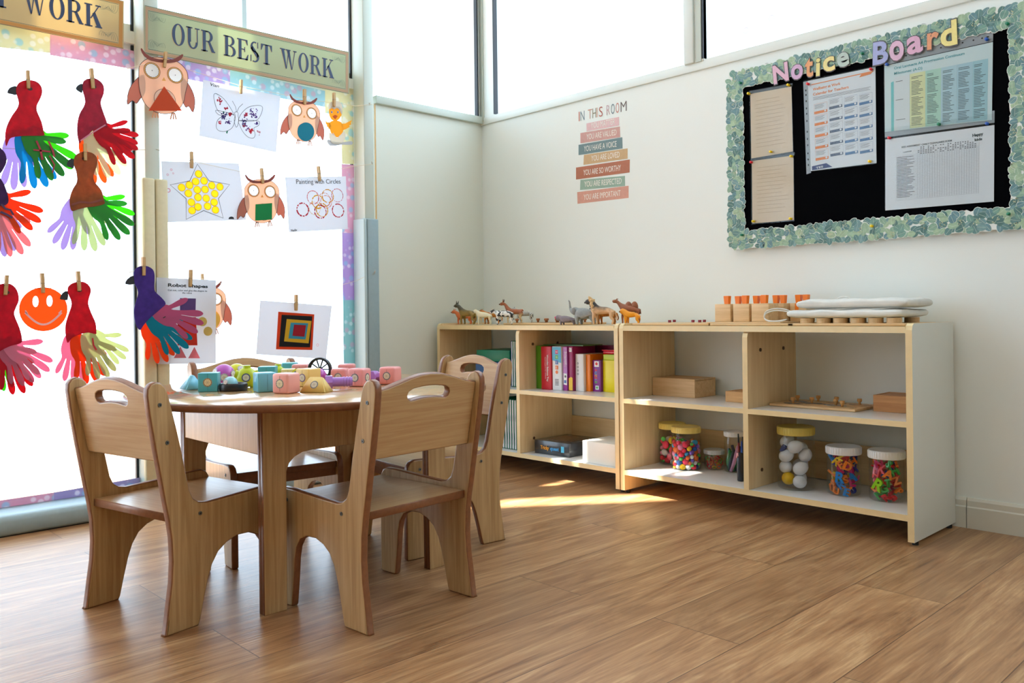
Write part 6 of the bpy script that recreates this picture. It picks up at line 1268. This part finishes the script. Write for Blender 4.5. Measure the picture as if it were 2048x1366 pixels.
def prism(label, px, py, c, w_, h_, d_, rz, top=0.35, emb=True, tilt=I4, z=0.0):
    t = toy('block', label, px, py, rz, h=z, extra=tilt); m = mat('plastic_'+str(c), c, 0.32, coat=0.2)
    V = [(-w_/2, -d_/2, 0), (w_/2, -d_/2, 0), (w_/2, d_/2, 0), (-w_/2, d_/2, 0), (-w_*top/2, -d_*0.06, h_), (w_*top/2, -d_*0.06, h_), (w_*top/2, d_*0.06, h_), (-w_*top/2, d_*0.06, h_)]
    b_ = bmesh.new(); vs = [b_.verts.new(v) for v in V]
    for f in ((3, 2, 1, 0), (4, 5, 6, 7), (0, 1, 5, 4), (1, 2, 6, 5), (2, 3, 7, 6), (3, 0, 4, 7)): b_.faces.new([vs[i] for i in f])
    bmesh.ops.bevel(b_, geom=b_.edges[:]+b_.verts[:], offset=0.002, segments=2, affect='EDGES'); M().bm(b_, m, smooth=True).obj('prism_body', t)
    if emb: emblem(t, Matrix.Translation((w_*0.02, -d_/4-d_*0.03, h_*0.5)) @ RX(math.atan2(h_, d_*0.44)) @ TR(0, 0, 0.0012), h_*0.28)
    return t
R0 = CAMR
cube('turquoise cube with a round gold emblem, front left of the table', 419, 782, CYA, 0.046, R0+0.16, 'f', 0.0015, (176, 150, 120), (232, 214, 170))
prism('pale blue wedge block at the left end of the toys', 384, 778, LBL, 0.055, 0.036, 0.05, R0-0.9, 0.3, False, RY(0.0))
cube('light blue cube with chamfered corner, beside the front pink cube', 530, 783, (110, 190, 214), 0.047, R0+0.55, '', 0.004)
cube('front pink cube with two round emblems, nearest the table edge', 573, 786, (244, 170, 162), 0.048, R0-0.42, 'fl', 0.006, (176, 170, 160), (238, 226, 190))
prism('yellow triangular prism lying in front with a silver emblem', 633, 784, (244, 212, 128), 0.070, 0.036, 0.046, R0-0.25, 0.5)
cube('pink cube with silver emblems near the chair back', 719, 772, PINK, 0.046, R0-0.35, 'fr', 0.006)
cube('pink cube behind the violet bolt, right end of the toys', 781, 768, PINK, 0.046, R0-0.3, 'f', 0.006)
cube('pink cube behind the black spoked wheel', 681, 768, PINK, 0.042, R0-0.1, 'f', 0.006)
cube('pink block furthest back beside the wheel', 694, 761, PINK, 0.047, R0+0.1, '', 0.006)
cube('pink block at the back, left of the wheel', 603, 760, PINK, 0.046, R0, '', 0.006)
cube('turquoise cube at the back of the pile', 536, 766, CYA, 0.046, R0+0.1, 'f', 0.002, (176, 150, 120))
cube('pale yellow block at the back beside the green connector', 577, 765, (236, 224, 160), 0.038, R0+0.2, 'f', 0.003)
cube('pale orange-yellow cube between the front pink cube and the wheel', 617, 772, (242, 206, 120), 0.046, R0-0.5, 'f', 0.003, (150, 120, 150))
cube('thin turquoise block edge at the back, left of the pink one', 580, 757, (90, 186, 204), 0.047, R0+0.3, '', 0.003)
# balls
def toyball(label, px, py, c, r, dots, name='toy_ball'):
    t = toy(name, label, px, py, R0, 'toy ball'); M().sph((0, 0, r), r, mat('plastic_'+str(c), c, 0.3, coat=0.3), n=24, rings=16).obj('ball', t)
    for (a, e) in dots: emblem(t, TR(0, 0, r) @ RZ(a) @ RX(PI/2-e) @ TR(0, 0, r*0.985), r*0.36, (206, 200, 214), (236, 230, 226))
toyball('magenta ball with pale round spots, left group', 448, 772, MAG, 0.029, [(-0.7, 0.35), (0.35, -0.15), (1.3, 0.1)])
toyball('magenta ball in front of the black wheel', 637, 768, (184, 86, 184), 0.0215, [(0.2, -0.6), (-0.9, 0.3)])
toyball('yellow-green ball behind the lime connector', 474, 766, (214, 216, 30), 0.027, [(0.8, 0.5)])
toyball('small pale blue ball behind the black ring', 461, 782, (150, 208, 222), 0.018, [(-0.4, 0.3)])
# lime connectors
def connector(label, px, py, c, r, rz):
    t = toy('connector', label, px, py, R0+rz, 'toy connector'); m = mat('plastic_'+str(c), c, 0.32, coat=0.2)
    M().sph((0, 0, r), (r, r*0.8, r), m, n=20, rings=14).obj('connector_body', t)
    for k in range(5):
        a = PI/2+k*2*PI/5; M().cyl((0.6*r*math.cos(a), 0, r+0.6*r*math.sin(a)), (1.18*r*math.cos(a), 0, max(0.002, r+1.18*r*math.sin(a))), r*0.42, m, r2=r*0.36, n=16).obj('stub', t)
    emblem(t, Matrix.Translation((0, -r*0.82, r)) @ RX(PI/2), r*0.42, (90, 96, 140), (226, 226, 200)); return t
connector('lime green connector with a dark ringed emblem, behind the black ring', 494, 774, LIME, 0.026, 0.2)
connector('lime green connector at the back, beside the turquoise cube', 556, 762, LIME, 0.022, -0.6)
t = toy('toy_disc', 'yellow-rimmed disc with silver face standing beside the wheel', 597, 768, R0-0.3, 'toy disc'); M().cyl((0, 0.006, 0.021), (0, -0.004, 0.021), 0.021, mat('plastic_'+str((214, 214, 60)), (214, 214, 60), 0.3), n=28).obj('rim', t); emblem(t, Matrix.Translation((0, -0.0042, 0.021)) @ RX(PI/2), 0.016)
# rings and wheel
m_rub = mat('black_rubber', (20, 20, 24), 0.35, coat=0.15)
def ring(label, px, py, r, h_, nm='rubber_ring'):
    t = toy(nm, label, px, py, 0, 'rubber ring'); M().lathe([(r-0.006, 0.001), (r-0.002, 0), (r, 0.003), (r, h_-0.003), (r-0.002, h_), (r-0.006, h_-0.001), (r-0.007, h_/2), (r-0.006, 0.001)], m_rub, n=40).obj('ring_band', t)
ring('flat black rubber ring lying in front beside the turquoise cube', 467, 781, 0.034, 0.019)
ring('black rubber ring lying at the back, behind the pink cubes', 750, 762, 0.028, 0.012)
t = toy('spoked_wheel_toy', 'black spoked toy wheel standing upright in the middle of the toys', 640, 763, R0-0.1, 'toy wheel'); rr = 0.0335
T_ = Matrix.Translation((0, 0, rr+0.0002)) @ RX(PI/2)
M().lathe([(rr-0.006, -0.008), (rr-0.002, -0.009), (rr, -0.006), (rr, 0.006), (rr-0.002, 0.009), (rr-0.006, 0.008), (rr-0.007, 0), (rr-0.006, -0.008)], m_rub, n=40, T=T_).obj('tyre', t)
M().cyl((0, 0, -0.006), (0, 0, 0.006), 0.007, m_rub, T=T_).obj('hub', t)
for k in range(10): a = 2*PI*k/10; M().box((0.0165*math.cos(a), 0.0165*math.sin(a), 0), (0.021, 0.003, 0.004), m_rub, T=T_ @ Matrix.Translation((0.0165*math.cos(a), 0.0165*math.sin(a), 0)) @ RZ(a) @ Matrix.Translation((-0.0165*math.cos(a), -0.0165*math.sin(a), 0))).obj('spoke', t)
# violet bolts
def bolt(label, px, py, rz, L, flip=1, pitch=0.0, h=0.0):
    t = toy('toy_bolt', label, px, py, R0+rz, 'toy bolt', h); m = mat('plastic_'+str(VIO), VIO, 0.3, coat=0.25); r = 0.0115; T = TR(0, 0, 0.0185) @ RY(pitch)
    M().cyl((0, 0, 0), (L, 0, 0), r, m, n=20, T=T).obj('shaft', t)
    M().cyl((-0.016, 0, 0), (0.001, 0, 0), 0.018, m, n=6, T=T, smooth=False).obj('head', t)
    d = M()
    for k in range(3): d.lathe([(r, -0.002), (r+0.0018, 0), (r, 0.002)], m, n=20, T=T @ TR(L-0.006-0.007*k, 0, 0) @ RY(PI/2))
    d.obj('thread', t)
bolt('violet toy bolt lying between the yellow prism and the pink cube', 664, 779, 0.25, 0.05)
bolt('violet toy bolt at the right, leaning on the far pink cube', 752, 767, 0.9, 0.055, pitch=-0.05)

# ================================================================== TOY ANIMALS
def skin_mesh(name, nodes, edges, m, parent, lv=2):
    names = list(nodes); me = bpy.data.meshes.new(name); me.from_pydata([nodes[k][:3] for k in names], [(names.index(a), names.index(b_)) for a, b_ in edges], [])
    o = bpy.data.objects.new(name, me); COL.objects.link(o)
    md = o.modifiers.new('k', 'SKIN'); md.use_smooth_shade = True; me.skin_vertices[0].data
    for k, nme in enumerate(names):
        sv = me.skin_vertices[0].data[k]; r = nodes[nme][3]; r = r if isinstance(r, tuple) else (r, r); sv.radius = r; sv.use_root = (k == 0)
    sb = o.modifiers.new('s', 'SUBSURF'); sb.levels = sb.render_levels = lv
    dg = bpy.context.evaluated_depsgraph_get(); dg.update(); ev = o.evaluated_get(dg); m2 = bpy.data.meshes.new_from_object(ev); bpy.data.objects.remove(o)
    m2.materials.clear(); m2.materials.append(m); m2.name = name
    for p in m2.polygons: p.use_smooth = True; p.material_index = 0
    o = bpy.data.objects.new(name, m2); COL.objects.link(o)
    if parent is not None: o.parent = parent
    return o
def quad_animal(name, label, px, py, rz, S_, m, P, y=None, grp='plastic toy animals on the shelf'):
    """four-legged toy, nose along +x before turning; P overrides proportions (unit: shoulder height 1)"""
    p = on(px, py, 1, y) if y is not None else on(px, py, 2, Z_TOP)
    t = thing(name, label, 'toy animal', TR(p.x, p.y, Z_TOP+0.0004) @ RZ(rz) @ SC(S_), grp)
    D = dict(L=1.15, H=0.80, br=0.19, cr=0.23, leg=0.062, neck=(0.32, 0.42), nr=0.12, head=(0.16, 0.05), hr=0.12, muz=(0.20, -0.06), mr=0.07, tail=[(-0.12, -0.05), (-0.2, -0.35)], tr=0.03, lw=0.13, foot=0.06, ears=0.1, ear_r=0.035, hump=None, belly=0.0, hind=0.06)
    D.update(P); D['mr'] *= 1.45; D['hr'] *= 1.18; L, H = D['L'], D['H']; xf, xr = L/2, -L/2
    N = {'pel': (xr+0.08, 0, H, D['br']), 'mid': (0, 0, H-0.03-D['belly'], D['br']*1.04+D['belly']), 'che': (xf-0.12, 0, H-0.02, D['cr'])}
    nb = (xf-0.12+D['neck'][0]*0.45, H+D['neck'][1]*0.45); nt_ = (xf-0.12+D['neck'][0], H+D['neck'][1]); hd = (nt_[0]+D['head'][0], nt_[1]+D['head'][1]); mz = (hd[0]+D['muz'][0], hd[1]+D['muz'][1])
    N['nb'] = (nb[0], 0, nb[1], (D['cr']+D['nr'])/2*0.95); N['nt'] = (nt_[0], 0, nt_[1], D['nr']); N['hd'] = (hd[0], 0, hd[1], D['hr']); N['mz'] = (mz[0], 0, mz[1], D['mr'])
    E_ = [('pel', 'mid'), ('mid', 'che'), ('che', 'nb'), ('nb', 'nt'), ('nt', 'hd'), ('hd', 'mz')]
    if 'muz2' in D:
        prev = 'mz'
        for k, (dx_, dz_, r_) in enumerate(D['muz2']): N['m%d' % k] = (mz[0]+dx_, 0, mz[1]+dz_, r_); E_.append((prev, 'm%d' % k)); prev = 'm%d' % k
    lg = D['leg']
    for sd in (1, -1):
        s_ = 'L' if sd > 0 else 'R'; st = 0.05*sd
        N['fs'+s_] = (xf-0.14, D['lw']*sd, H-0.16, lg*1.9); N['fk'+s_] = (xf-0.13+st, (D['lw']+0.01)*sd, H*0.46, lg*1.08); N['fa'+s_] = (xf-0.15+st, (D['lw']+0.01)*sd, 0.12, lg*0.8); N['ff'+s_] = (xf-0.13+st, (D['lw']+0.01)*sd, 0.035, lg*0.95)
        N['hh'+s_] = (xr+0.10, D['lw']*sd, H-0.14, lg*2.1); N['hk'+s_] = (xr+0.18-st, (D['lw']+0.01)*sd, H*0.52, lg*1.4); N['ho'+s_] = (xr+0.18-st-D['hind']*2.2, (D['lw']+0.01)*sd, H*0.32, lg*0.85); N['hf'+s_] = (xr+0.12-st, (D['lw']+0.01)*sd, 0.035, lg*0.95)
        E_ += [('che', 'fs'+s_), ('fs'+s_, 'fk'+s_), ('fk'+s_, 'fa'+s_), ('fa'+s_, 'ff'+s_), ('pel', 'hh'+s_), ('hh'+s_, 'hk'+s_), ('hk'+s_, 'ho'+s_), ('ho'+s_, 'hf'+s_)]
    prev = 'pel'
    for k, (dx_, dz_) in enumerate(D['tail']): N['t%d' % k] = (xr+0.08+dx_, 0, H+0.05+dz_, D['tr']); E_.append((prev, 't%d' % k)); prev = 't%d' % k
    skin_mesh('body', N, E_, m, t)
    for sd in (1, -1):
        er = D['ears']
        if er: M().cyl((hd[0]-0.04, 0.07*sd, hd[1]+D['hr']*0.7), (hd[0]-0.07, (0.07+er*0.3)*sd, hd[1]+D['hr']*0.7+er), D['ear_r'], D.get('earm', m), r2=0.006, n=10).obj('ear', t)
        M().sph((hd[0]+0.04, (D['hr']*0.66)*sd, hd[1]+0.03), 0.022, m_ink, n=8, rings=6).obj('eye', t)
    M().sph((mz[0]+D['mr']*0.12, 0, mz[1]+0.01), D['mr']*0.42, D.get('nosem', m_ink), n=8, rings=6).obj('nose', t)
    if D['hump']:
        for (hx_, hz, hr_) in D['hump']: M().sph((hx_, 0, H+hz), (hr_, hr_*0.8, hr_*1.5), m, n=14, rings=10).obj('hump', t)
    return t, dict(hd=hd, mz=mz, H=H, xf=xf, xr=xr, nt=nt_)
LEFT = PI+math.radians(46-8)-0.55    # heading of the animals that face the picture's left
HL = PI+0.32
def zmat(name, c1, c2, z, soft=0.08, noise=0.12):
    if name in MATS: return MATS[name]
    m, n, l, b = nt(name); tc = n.new('ShaderNodeTexCoord'); sp = n.new('ShaderNodeSeparateXYZ'); l.new(tc.outputs['Object'], sp.inputs[0]); ns = n.new('ShaderNodeTexNoise'); ns.inputs['Scale'].default_value = 5; l.new(tc.outputs['Object'], ns.inputs['Vector'])
    ad = n.new('ShaderNodeMath'); ad.operation = 'MULTIPLY_ADD'; ad.inputs[1].default_value = noise*2; l.new(ns.outputs['Fac'], ad.inputs[0]); l.new(sp.outputs['Z'], ad.inputs[2])
    rp = n.new('ShaderNodeMapRange'); rp.inputs[1].default_value = z+noise-soft; rp.inputs[2].default_value = z+noise+soft; l.new(ad.outputs[0], rp.inputs[0]); mx = n.new('ShaderNodeMix'); mx.data_type = 'RGBA'; l.new(rp.outputs[0], mx.inputs[0]); mx.inputs[6].default_value = lin(c1)+(1,); mx.inputs[7].default_value = lin(c2)+(1,)
    l.new(mx.outputs[2], b.inputs['Base Color']); b.inputs['Roughness'].default_value = 0.4; MATS[name] = m; return m
YA = -0.285
quad_animal('toy_dog', 'olive brown toy dog with pricked ears, nearest the corner', 936, 648, HL, 0.072, zmat('dog_olive', (150, 122, 52), (70, 66, 44), 0.86, 0.1), dict(L=1.0, H=0.74, neck=(0.26, 0.42), muz=(0.17, -0.05), ears=0.2, ear_r=0.05, tail=[(-0.10, -0.1), (-0.16, -0.35), (-0.14, -0.55)], tr=0.05, hind=0.08), YA)
quad_animal('toy_fox', 'orange toy fox partly hidden behind the olive dog', 930, 647, HL, 0.066, mat('fox_orange', (214, 112, 56), 0.4), dict(L=1.1, H=0.62, neck=(0.3, 0.24), ears=0.12, tail=[(-0.16, -0.02), (-0.3, -0.2), (-0.36, -0.42)], tr=0.07), -0.215)
quad_animal('toy_lamb', 'cream white toy lamb between the dog and the cow', 970, 648, HL+0.1, 0.052, mat('lamb_cream', (236, 226, 192), 0.6, noise=0.06, nscale=14), dict(L=1.2, H=0.86, br=0.26, cr=0.28, neck=(0.24, 0.26), nr=0.16, hr=0.15, muz=(0.16, -0.08), mr=0.1, leg=0.07, ears=0.08, tail=[(-0.08, -0.1)], tr=0.05), YA)
quad_animal('toy_tiger', 'orange toy tiger glimpsed behind the lamb and cow', 984, 647, HL, 0.062, spots('tiger_stripes', (232, 142, 40), (24, 20, 18), 5.0, 0.30, 'wave', stretch=(1, 0.3, 0.3)), dict(L=1.15, H=0.72, neck=(0.26, 0.2), ears=0.07, tail=[(-0.2, -0.05), (-0.34, -0.3), (-0.3, -0.5)], tr=0.04), -0.225)
t_, g_ = quad_animal('toy_cow', 'black and white toy cow beside the cream lamb', 1010, 648, HL+0.08, 0.060, spots('cow_patches', (236, 234, 228), (24, 24, 26), 4.2, 0.47, 'noise'), dict(L=1.25, H=0.82, br=0.24, cr=0.26, neck=(0.28, 0.10), muz=(0.20, -0.12), mr=0.1, leg=0.07, ears=0.09, tail=[(-0.10, -0.06), (-0.14, -0.4), (-0.14, -0.55)], tr=0.028, nosem=mat('cow_nose', (226, 160, 150), 0.5)), YA)
for sd in (1, -1): M().cyl((g_['hd'][0]-0.04, 0.06*sd, g_['hd'][1]+0.1), (g_['hd'][0]-0.02, 0.14*sd, g_['hd'][1]+0.2), 0.022, mat('horn', (210, 196, 160), 0.4), r2=0.005, n=8).obj('horn', t_)
t_, g_ = quad_animal('toy_deer', 'reddish brown toy deer with small horns behind the cow', 1030, 640, HL+0.1, 0.072, zmat('deer_brown', (222, 196, 150), (164, 92, 54), 0.62, 0.1), dict(L=1.0, H=0.80, br=0.17, cr=0.19, neck=(0.26, 0.44), nr=0.085, hr=0.1, leg=0.05, ears=0.16, tail=[(-0.08, 0.05), (-0.14, -0.05)], tr=0.035), -0.165)
for sd in (1, -1): M().tube([(g_['hd'][0]-0.05, 0.04*sd, g_['hd'][1]+0.08), (g_['hd'][0]-0.09, 0.07*sd, g_['hd'][1]+0.2), (g_['hd'][0]-0.05, 0.09*sd, g_['hd'][1]+0.28)], [0.022, 0.016, 0.006], mat('horn_dark', (64, 42, 30), 0.5), n=7).obj('horn', t_)
quad_animal('toy_zebra', 'black and white striped toy zebra at the back, behind the deer', 1050, 640, HL, 0.062, spots('zebra_stripes', (238, 238, 232), (30, 30, 32), 4.6, 0.33, 'wave', stretch=(1, 0.25, 0.25)), dict(L=1.25, H=0.80, br=0.2, neck=(0.2, 0.25), leg=0.05, ears=0.07, tail=[(-0.1, -0.1), (-0.14, -0.4)], tr=0.026), -0.09)
quad_animal('toy_hippo', 'small grey-purple toy hippo with a pink open mouth', 1136, 649, HL, 0.040, mat('hippo_grey', (132, 118, 124), 0.45, noise=0.08, nscale=12), dict(L=1.5, H=0.62, br=0.36, cr=0.36, belly=0.03, neck=(0.24, 0.08), nr=0.3, hr=0.25, head=(0.18, 0.03), muz=(0.24, 0.02), mr=0.2, leg=0.12, lw=0.2, ears=0.07, tail=[(-0.1, -0.12)], tr=0.03, nosem=mat('hippo_mouth', (220, 80, 120), 0.4)), YA)
t_, g_ = quad_animal('toy_elephant', 'grey toy elephant with its trunk raised high', 1172, 648, HL+0.02, 0.072, mat('elephant_grey', (150, 154, 152), 0.5, noise=0.08, nscale=10), dict(L=1.05, H=0.66, br=0.32, cr=0.32, belly=0.02, neck=(0.16, 0.08), nr=0.24, hr=0.2, head=(0.12, 0.04), muz=(0.14, 0.02), mr=0.10, leg=0.11, lw=0.17, foot=0.1, ears=0, tail=[(-0.12, -0.08), (-0.16, -0.38)], tr=0.025, muz2=[(0.07, 0.10, 0.07), (0.09, 0.28, 0.055), (0.11, 0.46, 0.045), (0.17, 0.56, 0.035)]), YA)
for sd in (1, -1):
    M().sph((g_['hd'][0]-0.08, 0.24*sd, g_['hd'][1]-0.02), (0.14, 0.03, 0.19), mat('elephant_ear', (138, 142, 142), 0.5), n=14, rings=8).obj('ear_flap', t_)
    M().cyl((g_['mz'][0]-0.04, 0.07*sd, g_['mz'][1]-0.05), (g_['mz'][0]+0.12, 0.09*sd, g_['mz'][1]-0.02), 0.02, mat('tusk', (240, 234, 216), 0.3), r2=0.006, n=8).obj('tusk', t_)
t_, g_ = quad_animal('toy_lion', 'black-backed toy lion with a pale shaggy mane, beside the elephant', 1207, 648, HL+0.05, 0.074, zmat('lion_tan', (226, 184, 140), (44, 38, 34), 0.86, 0.12), dict(L=1.15, H=0.78, br=0.19, cr=0.24, neck=(0.18, 0.40), nr=0.17, hr=0.14, muz=(0.17, -0.07), mr=0.085, ears=0.08, tail=[(-0.12, -0.12), (-0.2, -0.4), (-0.16, -0.58)], tr=0.035, leg=0.065), YA)
mn = M(); rn = random.Random(6); mm_ = mat('mane_cream', (226, 192, 140), 0.7, noise=0.12, nscale=8)
for k in range(90):
    a = rn.uniform(0, 2*PI); h_ = rn.uniform(-0.55, 0.12); cx_ = g_['nt'][0]-0.02+0.25*h_; cz_ = g_['nt'][1]-0.02+h_*0.9; r_ = 0.17
    p0 = (cx_+0.05*math.cos(a), r_*0.8*math.sin(a), cz_+0.06*math.cos(a)); p1 = (cx_-0.04+0.16*math.cos(a), r_*1.45*math.sin(a), cz_+0.10+0.12*math.cos(a)+rn.uniform(-.12, .06))
    mn.tube([p0, ((p0[0]+p1[0])/2, (p0[1]+p1[1])/2, (p0[2]+p1[2])/2+0.03), p1], [0.085, 0.07, 0.012], mm_, n=6)
mn.obj('mane', t_)
quad_animal('toy_tiger', 'orange and black toy tiger behind the maned lion', 1214, 647, HL+0.1, 0.066, MATS['tiger_stripes'], dict(L=1.1, H=0.70, neck=(0.22, 0.26), ears=0.07, tail=[(-0.14, -0.08), (-0.22, -0.34), (-0.16, -0.5)], tr=0.04), -0.22)
quad_animal('toy_camel', 'reddish brown two-humped toy camel on the right shelf end', 1262, 640, HL+0.06, 0.074, mat('camel_brown', (156, 92, 58), 0.45, noise=0.08, nscale=10), dict(L=1.0, H=0.84, br=0.22, cr=0.22, neck=(0.30, 0.32), nr=0.085, hr=0.095, head=(0.10, 0.08), muz=(0.17, -0.02), mr=0.065, leg=0.055, ears=0.06, hump=[(0.12, 0.08, 0.19), (-0.2, 0.08, 0.19)], tail=[(-0.08, -0.1), (-0.1, -0.35)], tr=0.025, muz2=[(0.03, -0.01, 0.055)]), -0.17)
quad_animal('toy_lion', 'small plain orange-yellow plastic lion in front of the camel', 1264, 642, HL, 0.054, mat('lion_yellow', (250, 162, 20), 0.35), dict(L=1.05, H=0.74, br=0.2, cr=0.26, neck=(0.16, 0.18), nr=0.24, hr=0.19, muz=(0.15, -0.05), mr=0.1, leg=0.085, ears=0.05, tail=[(-0.12, -0.15), (-0.16, -0.45)], tr=0.03), -0.225)
